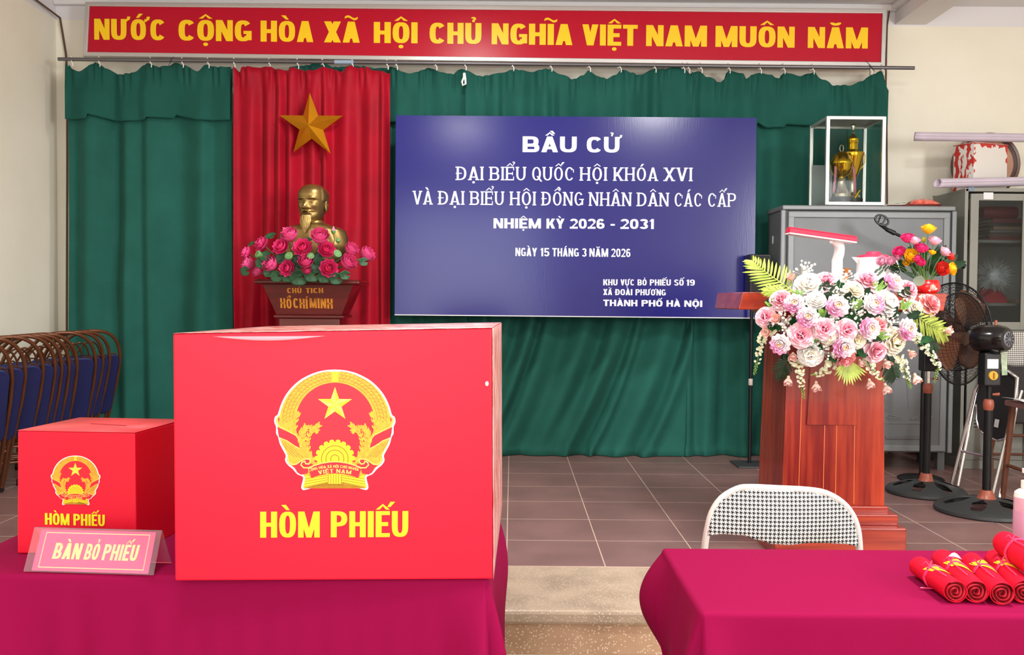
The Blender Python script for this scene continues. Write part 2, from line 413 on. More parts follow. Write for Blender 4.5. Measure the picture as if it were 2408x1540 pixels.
def slab(name, x0, x1, y0, y1, z0, z1, m, bevel=0):
    b = B(); b.box(((x0 + x1) / 2, (y0 + y1) / 2, (z0 + z1) / 2), (x1 - x0, y1 - y0, z1 - z0))
    return struct(b.build(name, m, smooth=False, bevel=bevel))
slab('floor', XL, XR, 3.71, YB, -.4, 0, FLOOR)
slab('trim_1', XL, XR, 3.17, 3.71, -.05, 0.0, terrazzo('terrazzo_top', (150, 132, 112), (180, 160, 138), (204, 188, 166)), bevel=.012)
slab('trim_2', XL, XR, 3.20, 3.71, -.4, -.05, terrazzo('terrazzo_riser', (176, 142, 112), (206, 172, 142), (244, 230, 208)))
slab('trim_3', XL, XR, 2.86, 3.20, -.4, -.16, terrazzo('terrazzo_step', (170, 150, 128), (198, 180, 155), (220, 206, 184)), bevel=.01)
slab('floor.001', XL, XR, YF, 2.86, -.42, ZH, M('hall_floor', (150, 118, 105), .3, var=.15, vscale=4))
slab('wall_back', XL - .1, XR + .1, YB, YB + .12, -.4, ZC + .1, WP)
slab('wall_left', XL - .12, XL, YF, YB, -.4, ZC + .1, WP)
slab('wall_right', XR, XR + .12, YF, YB, -.4, ZC + .1, WP)
slab('wall_front', XL - .1, -1.95, YF - .12, YF, -.4, ZC + .1, WP)            # behind the camera, with the doorway the daylight comes through
slab('wall_front', .55, XR + .1, YF - .12, YF, -.4, ZC + .1, WP)
slab('wall_front', -1.95, .55, YF - .12, YF, 2.45, ZC + .1, WP)
slab('ceiling', XL - .1, XR + .1, YF, YB + .1, ZC, ZC + .1, WHITE)
slab('trim_4', 2.69, 2.91, YF, YB, 3.04, ZC, WHITE)            # ceiling beam
slab('trim_5', XL, 2.69, YB - .05, YB, 3.125, ZC, WHITE, bevel=.01)   # cornice over the banner
slab('trim_6', 2.645, 2.69, YF, YB - .05, 3.13, ZC, WHITE, bevel=.01)
slab('baseboard_back', 2.7, XR, YB - .012, YB, 0, .1, M('skirting', (110, 70, 62), .4))

# ================================================================ curtains
GREEN = M('green_cloth', (35, 92, 81), .8, var=.10, vscale=5, sheen=.05, spec=.15, bump=.10, bscale=420)
GREENV = M('green_valance_cloth', (28, 84, 74), .75, var=.10, vscale=5, sheen=.05, spec=.15, bump=.10, bscale=420)
VELVET = M('red_velvet', (160, 8, 34), .6, var=.16, vscale=4, sheen=.06, spec=.2, bump=.08, bscale=400)
def fold_table(x0, x1, rnd, lo, hi, amp):
    t = []; x = x0 - .1; s = 1
    while x < x1 + .2:
        t.append((x, s * amp * rnd.uniform(.35, 1))); s = -s; x += rnd.uniform(lo, hi)
    return t
def curtain(name, label, prof, D, bot, mat, vmat=None, vbot=None, seed=1, lo=.04, hi=.12, amp=.035, lean=0.0, vdepth=.05, cat='curtain', nx=190, nz=60):
    """prof: the scalloped top edge in photo pixels; the sheet hangs from it to the height bot"""
    rnd = random.Random(seed)
    pts = [P(x, y, D) for x, y in prof]
    top = [(p.x, p.z) for p in pts]; x0, x1 = top[0][0], top[-1][0]
    ft = fold_table(x0, x1, rnd, lo, hi, amp); ft2 = fold_table(x0, x1, rnd, lo * 2, hi * 2, amp * .8)
    r = thing(name, label, cat, ((x0 + x1) / 2, D, bot))
    O = Vector(r.location)
    def sheet(zb, dep, a, hem):
        def fn(u, v):
            x = x0 + (x1 - x0) * u; zt = smooth_interp(top, x)
            z = zb(x) + (zt - zb(x)) * v
            k = max(0.0, (1.6 - z) / 1.6); xs = x + lean * k * k
            g = .45 + .55 * min(1, (zt - z) / .5)
            y = D + dep + a * g * (smooth_interp(ft, xs) + .6 * smooth_interp(ft2, xs + .3 * k))
            sag = max(0, 1 - abs(zt - z) / .16)             # gathered heading
            y -= .012 * sag * (math.sin(x * 95 + math.sin(x * 31) * 2))
            if z < .06 and hem: y -= .03 * (1 - z / .06); x += .01 * math.sin(x * 40)
            edge = min(u, 1 - u) * (x1 - x0)
            return Vector((x, y, z)) - O
        return fn
    b = B(); b.grid(nx, nz, sheet(lambda x: bot + .004, 0, 1.0, True)); b.build('drape', mat, r, solid=.004, angle=180)
    if vbot:
        vb = [(P(x, y, D).x, P(x, y, D).z) for x, y in vbot]
        b = B(); b.grid(nx, 26, sheet(lambda x: interp(vb, x), -vdepth, .75, False)); b.build('valance', vmat, r, solid=.004, angle=180)
    return r
DC = 6.38
CL = [(160, 152), (175, 166), (195, 173), (215, 163), (233, 152), (255, 165), (290, 180), (320, 176), (345, 158), (357, 155), (380, 162), (400, 158), (415, 150), (440, 158), (470, 172), (490, 158), (520, 162), (549, 162)]
curtain('green_curtain', 'plain dark green curtain with valance, at far left beside the cream wall', CL, DC, 0, GREEN, GREENV,
        [(160, 283), (215, 284), (217, 272), (222, 274), (290, 289), (350, 286), (352, 280), (413, 280), (416, 272), (470, 286), (549, 287)], seed=4, lo=.05, hi=.2, amp=.042)
CM = [(680, 158), (690, 157), (720, 153), (757, 147), (785, 158), (800, 158), (825, 154), (850, 156), (880, 160), (925, 162)]
curtain('green_curtain', 'green curtain showing only its top edge behind the red curtain', CM, DC + .05, 0, GREEN, seed=14, nx=60, nz=20, amp=.02)
CR1 = [(917, 160), (930, 163), (945, 172), (965, 178), (985, 172), (1012, 163), (1040, 175), (1065, 178), (1085, 166), (1102, 172)]
curtain('green_curtain', 'narrow green curtain between the red curtain and the left part of the blue board', CR1, DC + .035, 0, GREEN, GREENV, [(917, 290), (1102, 292)], seed=7, amp=.035, nx=70)
CR2 = [(1096, 172), (1130, 182), (1160, 180), (1190, 172), (1204, 168), (1240, 172), (1290, 167), (1320, 180), (1345, 190), (1370, 180), (1383, 168), (1405, 185), (1425, 190), (1445, 180), (1460, 168), (1480, 176), (1500, 180), (1530, 168), (1560, 166), (1590, 160), (1610, 170), (1634, 192)]
curtain('green_curtain', 'widest green curtain hanging down to the floor behind the blue board', CR2, DC, 0, GREEN, GREENV, [(1096, 292), (1634, 298)], seed=9, lo=.04, hi=.15, amp=.06, lean=.42)
CR3 = [(1622, 176), (1645, 172), (1660, 185), (1690, 198), (1700, 190), (1712, 168), (1740, 178), (1750, 190), (1765, 180), (1785, 174), (1805, 180), (1830, 190), (1838, 176), (1850, 176), (1875, 184), (1890, 178), (1908, 175), (1930, 192), (1960, 205), (1990, 206), (2020, 195), (2045, 180), (2066, 170), (2084, 215)]
curtain('green_curtain', 'green curtain at the right end of the rod, behind the grey cabinet', CR3, DC + .045, 0, GREEN, GREENV,
        [(1622, 298), (1775, 300), (1778, 290), (1800, 303), (1840, 303), (1843, 296), (1900, 298), (1960, 290), (2086, 296)], seed=12, lo=.04, hi=.15, amp=.05)
RC = [(550, 158), (562, 168), (572, 157), (605, 158), (632, 157), (655, 164), (680, 165), (690, 160), (720, 165), (740, 165), (757, 158), (785, 162), (800, 168), (825, 156), (840, 158), (862, 158), (880, 166), (917, 172)]
curtain('red_curtain', 'red velvet curtain behind the gold star and the bust', RC, DC - .1, 0, VELVET, seed=21, lo=.025, hi=.10, amp=.036, nx=260)

# rod and rings
RODD = 6.3
ra, rb = P(137, 139, RODD), P(2150, 160, RODD)
b = B(); b.tube([ra, rb], .0125, 12)
rod = b.build('curtain_rod', M('grey_pipe', (112, 110, 112), .35, .6))
b = B(); b.tube([ra.lerp(rb, (787 - 137) / 2013), ra.lerp(rb, (832 - 137) / 2013)], .0142, 12); b.build('joining_tape', M('tape_blue', (150, 168, 190), .4), rod)
tag(rod, 'long grey metal rod the curtains hang from', 'curtain rod')
RINGS = [170, 233, 353, 427, 487, 550, 632, 698, 757, 828, 909, 930, 1022, 1093, 1204, 1293, 1383, 1455, 1538, 1605, 1616, 1645, 1712, 1785, 1840, 1908, 2045, 2073]
ringm = M('white_plastic', (236, 234, 228), .4)
b = B(); pts = []
for k in range(18):
    a = PI * 1.5 * k / 17 - PI * .25
    pts.append((.006 * math.sin(a), .019 * math.sin(a), .019 * math.cos(a)))
pts = [(.004, -.018, -.052), (.004, -.02, -.03)] + pts[::-1]
b.tube(pts, .0032, 6)
ring0 = b.build('curtain_ring', ringm)
for k, px in enumerate(RINGS):
    o = ring0 if k == 0 else ring0.copy()
    if k: COL.objects.link(o)
    t = (px - 137) / (2150 - 137); o.location = ra.lerp(rb, t); o.rotation_euler = (0, 0, math.radians(20 + (k * 37) % 30))
    tag(o, 'white plastic curtain hook, %s from the left along the grey rod' % ORD[k], 'curtain hook', 'white hooks on the curtain rod')
# loose wires tied round the rod
b = B(); w = P(405, 141, RODD)
b.tube([w + Vector((.012, 0, .02)), w + Vector((0, -.014, .01)), w + Vector((-.008, -.015, -.02)), w + Vector((-.02, -.01, -.04)), w + Vector((.0, -.01, -.045)), w + Vector((.015, -.008, -.03))], .0022, 5)
tag(b.build('wire_tie', M('dark_wire', (40, 36, 34), .5)), 'dark wire tied round the rod above the left green curtain', 'wire')
b = B(); w = P(2045, 158, RODD)
b.tube([w + Vector((-.03, 0, .045)), w + Vector((0, -.016, .005)), w + Vector((.03, -.01, -.03))], .0022, 5)
b.tube([w + Vector((0, -.014, .01)), w + Vector((-.004, -.014, -.04)), w + Vector((.0, -.01, -.06))], .0022, 5)
tag(b.build('wire_tie', M('dark_wire', (40, 36, 34), .5)), 'dark wire tied round the rod near its right end', 'wire')
# white cord loop hanging beside the board
b = B(); p = P(1091, 172, DC - .1)
b.tube([p, p + Vector((0, -.005, -.03)), p + Vector((-.012, -.01, -.06)), p + Vector((-.006, -.012, -.085)), p + Vector((.012, -.012, -.075)), p + Vector((.01, -.008, -.04)), p + Vector((.004, 0, 0))], .007, 8)
tag(b.build('cord_loop', ringm), 'looped white cord hanging from the rod above the blue board', 'cord')

# ================================================================ banner over the stage
DB = 6.40
c4 = [P(202, 5, DB), P(2085, 22, DB), P(2080, 157, DB), P(196, 133, DB)]
r = thing('wall_banner', 'long red banner with yellow capital letters in a silver frame', 'banner', ((c4[0] + c4[2]) / 2 + Vector((0, 0, -.17))))
O = Vector(r.location)
def shrink(c, k):
    m = sum(c, Vector()) / 4
    ux = (c[1] - c[0]).normalized() * k; uz = (c[0] - c[3]).normalized() * k
    return [c[0] + ux - uz, c[1] - ux - uz, c[2] - ux + uz, c[3] + ux + uz]
ci = shrink(c4, .03)
b = B()
def plate_between(b, c, y0, y1): 
    f_ = [Vector((p.x, y0, p.z)) - O for p in c]; k_ = [Vector((p.x, y1, p.z)) - O for p in c]
    b.hexa([f_[3], f_[2], k_[2], k_[3]], [f_[0], f_[1], k_[1], k_[0]])
plate_between(b, ci, DB, DB + .02); b.build('panel', M('banner_red', (184, 14, 42), .3, spec=.3), r, smooth=False)
b = B()
for i in range(4):
    j = (i + 1) % 4
    q = [c4[i], c4[j], ci[j], ci[i]]
    f_ = [Vector((p.x, DB - .012, p.z)) - O for p in q]; k_ = [Vector((p.x, DB + .03, p.z)) - O for p in q]
    b.add(f_ + k_, [(0, 1, 2, 3), (7, 6, 5, 4), (0, 4, 5, 1), (1, 5, 6, 2), (2, 6, 7, 3), (3, 7, 4, 0)])
ALU = M('aluminium', (205, 203, 200), .35, .75)
b.build('frame', ALU, r, smooth=False, bevel=.004)
YEL = M('yellow_vinyl', (252, 206, 20), .35)
ws = [('NƯỚC', 222, 390), ('CỘNG', 420, 592), ('HÒA', 613, 737), ('XÃ', 762, 846), ('HỘI', 879, 982), ('CHỦ', 1010, 1132), ('NGHĨA', 1156, 1346), ('VIỆT', 1369, 1499), ('NAM', 1519, 1662), ('MUÔN', 1682, 1868), ('NĂM', 1899, 2040)]
for outl, mt, off, nm in ((1, M('orange_outline', (238, 150, 40), .4), .0015, 'letter_outline'), (0, YEL, .0025, 'lettering')):
    for w_ in ws:
        b = B(); text_line(b, [w_], DB, ((222, 93.5), (2040, 114.5)), 48.5, off, w=.58, s=.245 if outl else .215, b=.215 if outl else .185, gap=.06, m=.13 if not outl else .15)
        b.v = [tuple(Vector(v) - O) for v in b.v]
        if not outl: b.build(nm, mt, r, smooth=False, recalc=False)

# ================================================================ gold star
C0 = P(731, 293, 6.17)
STAR = M('gold_star', (232, 160, 30), .26, .85)
tips = [P(x, y, 6.2) for x, y in ((728, 218), (806, 272), (777, 361), (690, 357), (657, 271))]
ctr = P(725, 294, 6.14); mid = sum(tips, Vector()) / 5
inn = [mid + ((tips[i] + tips[(i + 1) % 5]) / 2 - mid) * .475 for i in range(5)]
b = B(); ring = []
for i in range(5): ring += [tips[i], inn[i]]
back = [v + Vector((0, .02, 0)) for v in ring]
vs = [v - mid for v in ring + back + [ctr, mid + Vector((0, .02, 0))]]
fs = []
for i in range(10):
    j = (i + 1) % 10
    fs += [(20, i, j), (21, 10 + j, 10 + i), (i, 10 + i, 10 + j, j)]
b.add(vs, fs); o = b.build('star', STAR, smooth=False); o.location = mid
tag(o, 'faceted gold five-pointed star fixed on the red curtain above the bust', 'star')

# ================================================================ blue board
DBB = 6.14
c4 = [P(931, 271, DBB), P(1779, 277, DBB), P(1774, 747, DBB), P(928, 739, DBB)]
r = thing('notice_board', 'large dark blue board with white lettering in front of the green curtains', 'notice board', ((c4[2] + c4[3]) / 2))
O = Vector(r.location)
b = B(); plate_between(b, c4, DBB, DBB + .035)
BLUE = M('blue_print', (32, 32, 114), .18, spec=.42, bump=.02, bscale=14, stretch=(9, 1, .7))
b.build('panel', BLUE, r, smooth=False)
b = B()
def strip(b, p, q, t, y0, y1):
    d = (q - p).normalized(); nrm = Vector((-d.z, 0, d.x)) * t
    f_ = [Vector((v.x, y0, v.z)) - O for v in (p, q, q + nrm, p + nrm)]; k_ = [Vector((v.x, y1, v.z)) - O for v in (p, q, q + nrm, p + nrm)]
    b.add(f_ + k_, [(0, 1, 2, 3), (7, 6, 5, 4), (0, 4, 5, 1), (1, 5, 6, 2), (2, 6, 7, 3), (3, 7, 4, 0)])
strip(b, c4[3] + Vector((0, 0, -.006)), c4[2] + Vector((0, 0, -.006)), .006, DBB - .003, DBB + .035)
b.build('edge_strip', M('white_edge', (226, 222, 226), .4), r, smooth=False)
WL = M('white_vinyl', (238, 238, 252), .4)
X = lambda cx: 900 + cx / 2.6756
Yy = lambda cy: 250 + cy / 2.6756
LN = [
 ([('BẦU', 880, 1220), ('CỬ', 1283, 1500)], 288, 292, 98, dict(w=.86, s=.25, b=.19, gap=.1, m=.12)),
 ([('ĐẠI', 460, 636), ('BIỂU', 670, 903), ('QUỐC', 935, 1207), ('HỘI', 1237, 1413), ('KHÓA', 1448, 1733), ('XVI', 1765, 1950)], 464, 471, 84, dict(w=.62, s=.135, b=.085, gap=.05, serif=.055, m=.085, n=2.1)),
 ([('VÀ', 187, 315), ('ĐẠI', 348, 515), ('BIỂU', 547, 765), ('HỘI', 797, 965), ('ĐỒNG', 998, 1265), ('NHÂN', 1295, 1567), ('DÂN', 1598, 1802), ('CÁC', 1832, 2012), ('CẤP', 2042, 2225)], 617, 633, 85, dict(w=.62, s=.135, b=.085, gap=.05, serif=.055, m=.085, n=2.1)),
 ([('NHIỆM', 697, 995), ('KỲ', 1030, 1143), ('2026', 1177, 1395), ('-', 1433, 1460), ('2031', 1495, 1705)], 767, 772, 62, dict(w=.78, s=.25, b=.19, gap=.1, m=.12)),
 ([('NGÀY', 835, 970), ('15', 990, 1048), ('THÁNG', 1067, 1233), ('3', 1253, 1282), ('NĂM', 1300, 1418), ('2026', 1437, 1558)], 942, 948, 52, dict(w=.52, s=.17, b=.15, gap=.08, m=.1)),
 ([('KHU', 1387, 1477), ('VỰC', 1496, 1583), ('BỎ', 1603, 1660), ('PHIẾU', 1680, 1812), ('SỐ', 1833, 1893), ('19', 1908, 1963)], 1126, 1128, 38, dict(w=.6, s=.2, b=.16, gap=.08, m=.1)),
 ([('XÃ', 1387, 1443), ('ĐOÀI', 1463, 1570), ('PHƯƠNG', 1590, 1780)], 1187, 1190, 38, dict(w=.6, s=.2, b=.16, gap=.08, m=.1)),
 ([('THÀNH', 1387, 1602), ('PHỐ', 1628, 1760), ('HÀ', 1785, 1872), ('NỘI', 1897, 2010)], 1256, 1262, 40, dict(w=.86, s=.27, b=.2, gap=.1, m=.11))]
for wl, y0, y1, cap, kw in LN:
    x0, x1 = wl[0][1], wl[-1][2]
    for t, p, q in wl:
        b = B(); text_line(b, [(t, X(p), X(q))], DBB, ((X(x0), Yy(y0)), (X(x1), Yy(y1))), cap / 2.6756, .0015, **kw)
        b.v = [tuple(Vector(v) - O) for v in b.v]; b.build('lettering', WL, r, smooth=False, recalc=False)

# cables on the walls
WIRE = M('brown_cable', (92, 70, 52), .5)
b = B(); b.tube([Vector((XL + .012, 5.7, 3.16)), Vector((XL + .012, 6.2, 3.08)), P(141, 42, 6.57), P(149, 90, 6.58), P(155, 128, 6.58), P(157, 160, 6.57), P(158, 260, 6.57), P(158, 420, 6.57), P(157, 700, 6.57), P(157, 820, 6.57)], .0075, 6)
tag(b.build('wall_cable', WIRE), 'brown cable running down the left corner of the back wall', 'cable')
b = B(); b.tube([P(2092, 20, 6.575), P(2086, 60, 6.575), P(2084, 130, 6.575), P(2083, 200, 6.575), P(2085, 290, 6.575), P(2086, 480, 6.575)], .006, 6)
tag(b.build('wall_cable', WIRE), 'thin brown cable beside the right end of the red banner', 'cable')
# ================================================================ tables under magenta cloths
ZT = 0.43                                    # table top above the stage floor (0.75 above the hall floor)
CLOTH = M('magenta_cloth', (131, 8, 59), .8, bump=.06, bscale=300, spec=.08)
def table(x0, x1, y0, y1, label):
    r = thing('table', label, 'table', ((x0 + x1) / 2, (y0 + y1) / 2, ZH))
    w, d = x1 - x0, y1 - y0
    wood = M('table_wood', (120, 84, 58), .5)
    B().box((0, 0, ZT - ZH - .0225), (w - .02, d - .02, .025)).build('tabletop', wood, r, smooth=False)
    for i in (-1, 1):
        for j in (-1, 1):
            B().box((i * (w / 2 - .06), j * (d / 2 - .06), (ZT - ZH - .035) / 2), (.04, .04, ZT - ZH - .035)).build('leg', wood, r, smooth=False)
    return r
def tablecloth(label, x0, x1, y0, y1, drop, seed, flare, folds):
    """rectangular cloth: flat top, rounded edge, hanging skirt with folds; drop(s, corner) gives its length, flare the outward swing at the corners"""
    rnd = random.Random(seed); rc = .012
    per = []                                   # perimeter points: (x, y, nx, ny, arc, corner weight)
    def side(ax, ay, bx, by, nx, ny, n):
        for i in range(n): t = i / n; per.append((ax + (bx - ax) * t, ay + (by - ay) * t, nx, ny, t * math.hypot(bx - ax, by - ay), (bx - ax, by - ay)))
    def corner(cx, cy, a0, n=10):
        for i in range(n):
            a = a0 + (PI / 2) * i / n; per.append((cx, cy, math.cos(a), math.sin(a), 0, None))
    n1, n2 = int((x1 - x0) / .012), int((y1 - y0) / .012)
    side(x0, y0, x1, y0, 0, -1, n1); corner(x1, y0, -PI / 2); side(x1, y0, x1, y1, 1, 0, n2); corner(x1, y1, 0)
    side(x1, y1, x0, y1, 0, 1, n1); corner(x0, y1, PI / 2); side(x0, y1, x0, y0, -1, 0, n2); corner(x0, y0, PI)
    N = len(per); LV = 34; vs = []; cx, cy = (x0 + x1) / 2, (y0 + y1) / 2
    O = Vector((cx, cy, ZH))
    for lv in range(LV + 1):
        for k, (x, y, nx, ny, arc, sd) in enumerate(per):
            if lv <= 4:
                t = lv / 4 * PI / 2; out = rc * math.sin(t); z = ZT + .002 - rc * (1 - math.cos(t)); h = 0
            else:
                t = (lv - 4) / (LV - 4); L = drop(x, y, nx, ny); h = t * L; z = ZT + .002 - rc - h; out = rc
                dx = min(abs(x - x0), abs(x - x1)); dy = min(abs(y - y0), abs(y - y1)); dc = math.hypot(dx, dy)
                cname = ('l' if abs(x - x0) < abs(x - x1) else 'r') + ('n' if abs(y - y0) < abs(y - y1) else 'f')
                fl = flare.get(cname, (.08, .16)); w_ = math.exp(-(dc / fl[1]) ** 2)
                out += fl[0] * w_ * (max(0, math.sin(PI * .85 * min(h, .235) / .2)) if len(fl) > 2 else math.sin(min(1, h / .3) * PI / 2))
                if sd is None and cname[1] == 'n': fl = (fl[0] * (1 - .8 * math.sin(2 * math.atan2(ny, nx)) ** 2),) + tuple(fl[1:]); out = rc + fl[0] * math.sin(min(1, h / .3) * PI / 2)
                g = min(1, h / .5)
                out += g * (1 - w_) * folds(x, y, nx, ny)
            vs.append(Vector((x + nx * out, y + ny * out, z)) - O)
    fs = []
    for lv in range(LV):
        for k in range(N):
            fs.append((lv * N + k, lv * N + (k + 1) % N, (lv + 1) * N + (k + 1) % N, (lv + 1) * N + k))
    nx_, ny_ = 46, 18                          # the flat top with faint creases
    base = len(vs)
    b = B(); b.add(vs, fs)
    b.add([Vector((x, y, ZT + .002)) - O for (x, y, *_r) in per], [tuple(range(N))])
    o = b.build('tablecloth', CLOTH, smooth=True, angle=60, recalc=True); o.location = O
    md = o.modifiers.new('thickness', 'SOLIDIFY'); md.thickness = .0015; md.offset = -1
    return tag(o, label, 'tablecloth')
# right table
RX0, RX1, RY0, RY1 = .405, 2.25, 1.905, 2.385
table(RX0, RX1, RY0, RY1, 'table hidden under the right magenta cloth, in front of the houndstooth chair')
def dropR(x, y, nx, ny):
    k = max(0, nx * -1); return .66 if ny < -.3 else (.24 if x < RX0 + .05 and y > RY1 - .1 else (.24 + (RY1 - y) * 1.0 if nx < -.5 else .6))
def foldR(x, y, nx, ny):
    if ny < -.5: return .012 + .010 * math.sin(x * 21 + math.sin(x * 7)) + .006 * math.sin(x * 53)
    return .015 + .012 * math.sin(y * 30)
tablecloth('bright magenta cloth over the right table, under the rolled red flags', RX0, RX1, RY0, RY1, dropR, 3, {'lf': (.056, .13, 1), 'ln': (.06, .06)}, foldR)
# left table
LX0, LX1, LY0, LY1 = -1.325, -.062, 2.13, 2.95
table(LX0, LX1, LY0, LY1, 'table hidden under the left magenta cloth, beneath the ballot boxes')
def dropL(x, y, nx, ny): return .70 if ny < -.3 or x < -.5 else .7 - max(0, (y - 2.3)) * .9
def foldL(x, y, nx, ny):
    if ny < -.5: return .012 + .014 * smooth_interp([(-1.4, 1), (-1.2, 1.3), (-.9, .6), (-.7, .2), (-.1, .2)], x) * math.sin(x * 46 + 1.2 * math.sin(x * 13)) + .004 * math.sin(x * 90)
    return .03 + .014 * math.sin(y * 17)
tablecloth('dark magenta cloth over the left table, under the two red ballot boxes', LX0, LX1, LY0, LY1, dropL, 5, {'rn': (.055, .06), 'rf': (.06, .2)}, foldL)

# ================================================================ ballot boxes
RED = M('box_red', (216, 9, 44), .45, spec=.4)
EM = dict(white=M('emblem_white', (250, 248, 246), .45), gold=M('emblem_gold', (222, 172, 46), .5, col2=(208, 152, 40), vscale=120),
          yellow=M('emblem_yellow', (232, 204, 24), .45), red=M('emblem_red', (216, 22, 44), .45), line=M('emblem_line', (150, 100, 20), .5),
          light=M('emblem_light', (240, 208, 96), .45))
def stroke(pts, t):
    out = []
    for (a, b_) in zip(pts, pts[1:]):
        dx, dy = b_[0] - a[0], b_[1] - a[1]; l = math.hypot(dx, dy) or 1; nx, ny = -dy / l * t / 2, dx / l * t / 2
        ex, ey = dx / l * t * .3, dy / l * t * .3
        out.append([(a[0] + nx - ex, a[1] + ny - ey), (b_[0] + nx + ex, b_[1] + ny + ey), (b_[0] - nx + ex, b_[1] - ny + ey), (a[0] - nx - ex, a[1] - ny - ey)])
    return out
def mir(p): return [(1520 - x, y) for x, y in p][::-1]
def ell(cx, cy, rx, ry, a=0, n=12):
    c, s = math.cos(a), math.sin(a)
    return [(cx + rx * math.cos(2 * PI * k / n) * c - ry * math.sin(2 * PI * k / n) * s, cy + rx * math.cos(2 * PI * k / n) * s + ry * math.sin(2 * PI * k / n) * c) for k in range(n)]
def arcpts(cx, cy, rx, ry, a0, a1, n=24): return [(cx + rx * math.cos(math.radians(a0 + (a1 - a0) * i / n)), cy - ry * math.sin(math.radians(a0 + (a1 - a0) * i / n))) for i in range(n + 1)]
def emblem(fr, parent, detail):
    """state emblem drawn in a 1540-unit square (y down); fr maps (x, y, off) to the box's local space"""
    h = [(760, 125), (860, 132), (960, 155), (1050, 192), (1140, 245), (1220, 318), (1280, 395), (1325, 480), (1350, 550), (1368, 608), (1398, 636), (1405, 690), (1386, 740), (1385, 810), (1365, 850), (1345, 925), (1312, 990), (1283, 1050), (1290, 1100), (1262, 1150), (1212, 1192), (1160, 1250), (1105, 1275), (1100, 1310), (1118, 1385), (1108, 1413), (1080, 1420), (960, 1386), (850, 1357), (830, 1372), (760, 1374)]
    outer = h + [(1520 - x, y) for x, y in h[-2:0:-1]]
    outer = [(p.x, p.y) for p in spline([(x, y, 0) for x, y in outer] + [(outer[0][0], outer[0][1], 0)], 4)[:-1]]
    def inset(pl, d):
        n = len(pl); r_ = []
        for i in range(n):
            (ax, ay), (cx, cy) = pl[i - 1], pl[(i + 1) % n]; dx, dy = cx - ax, cy - ay; l = math.hypot(dx, dy)
            r_.append((pl[i][0] - dy / l * d, pl[i][1] + dx / l * d))
        return r_
    L = 4e-4
    root = B().plate(outer, fr, 0.0002, L).build('emblem', EM['white'], parent, smooth=False)
    def lay(name, polys, m, k):
        b = B()
        for j, p in enumerate(polys): b.add([fr(u, v, L + 1.3e-4 * k + 2e-6 * (j % 40)) for u, v in p], [tuple(range(len(p)))])
        return b.build(name, EM[m], root, smooth=False, recalc=False)
    lay('wreath', [inset(outer, 20)], 'gold', 1)
    inn = arcpts(760, 690, 420, 425, 0, 180, 40) + [(352, 800), (420, 900), (470, 960), (530, 1080), (545, 1120), (975, 1120), (990, 1080), (1050, 960), (1100, 900), (1168, 800)]
    lay('red_field', [inn], 'red', 2)
    # wreath lines and kernels
    ln = []
    for rr in (455, 490, 525, 560): ln += stroke(arcpts(760, 700, rr, rr, 95, 175), 4) + stroke(arcpts(760, 700, rr, rr, 5, 85), 4)
    if detail:
        for rr in (468, 503, 538):
            for a in range(95, 176, 5):
                a2 = math.radians(a + (rr % 3)); 
                for sg in (1, -1): ln += stroke([(760 + sg * rr * math.cos(a2), 700 - rr * math.sin(a2)), (760 + sg * (rr + 16) * math.cos(a2 + .035), 700 - (rr + 16) * math.sin(a2 + .035))], 4)
    for k in range(4):
        q = [(180 + 40 * k, 880 + 22 * k), (250 + 34 * k, 980 + 10 * k), (330 + 30 * k, 1070)]
        ln += stroke(q, 4) + stroke([(1520 - x, y) for x, y in q], 4)
    for sg in (0, 1):
        for tp in (0, 1):
            g_ = [p for p in ln if (sum(q[0] for q in p) / len(p) > 760) == bool(sg) and (sum(q[1] for q in p) / len(p) > 870) == bool(tp)]
            if g_: lay('wreath_lines', g_, 'line', 3)
    lay('wreath_tip', [[(720, 150), (800, 150), (785, 200), (800, 255), (720, 255), (735, 200)]], 'yellow', 4)
    bd = [(148, 742), (250, 790), (345, 838), (372, 890), (385, 965), (330, 940), (250, 885), (165, 850)]
    bd2 = [(150, 655), (165, 690), (172, 640)]
    for p in (bd, mir(bd), bd2, mir(bd2)): lay('red_band', [p], 'red', 5)
    e1 = [(150, 650), (148, 700), (180, 745), (260, 785), (340, 828), (385, 885), (400, 955)]; e2 = [(165, 855), (250, 890), (330, 945), (385, 975)]
    for q in (e1, e2, [(1520 - x, y) for x, y in e1], [(1520 - x, y) for x, y in e2]): lay('band_edge', stroke(q, 9), 'light', 6)
    # rice ears
    ears = []
    stems = [[(540, 1130), (480, 1000), (465, 900), (490, 810), (545, 750), (598, 715)], [(520, 1110), (440, 960), (420, 860), (430, 780), (455, 725)], [(500, 1080), (400, 930), (385, 830), (420, 770), (520, 745), (575, 790)], [(330, 780), (350, 640), (365, 600)]]
    for st in stems:
        ears += stroke(st, 13)
        for i in range(1, len(st)):
            for t in (.2, .7):
                x = st[i - 1][0] + (st[i][0] - st[i - 1][0]) * t; y = st[i - 1][1] + (st[i][1] - st[i - 1][1]) * t
                an = math.atan2(st[i][1] - st[i - 1][1], st[i][0] - st[i - 1][0])
                ears.append(ell(x + 22 * math.cos(an + .9), y + 22 * math.sin(an + .9), 25, 10, an + .35, 8)); ears.append(ell(x + 22 * math.cos(an - .9), y + 22 * math.sin(an - .9), 25, 10, an - .35, 8))
    ears.append(ell(358, 600, 34, 17, -1.0)); ears.append(ell(568, 785, 26, 14, 1.0))
    lay('rice_ears', ears, 'gold', 7); lay('rice_ears', [[(1520 - x, y) for x, y in p][::-1] for p in ears], 'gold', 7)
    # star
    st = []; c = (760, 500)
    for k in range(10):
        a = PI / 2 + k * PI / 5; rr = 190 if k % 2 == 0 else 74; st.append((c[0] + rr * math.cos(a), c[1] - rr * math.sin(a)))
    lay('star', [[c, st[k], st[(k + 1) % 10]] for k in range(10) if k % 2], 'yellow', 8)
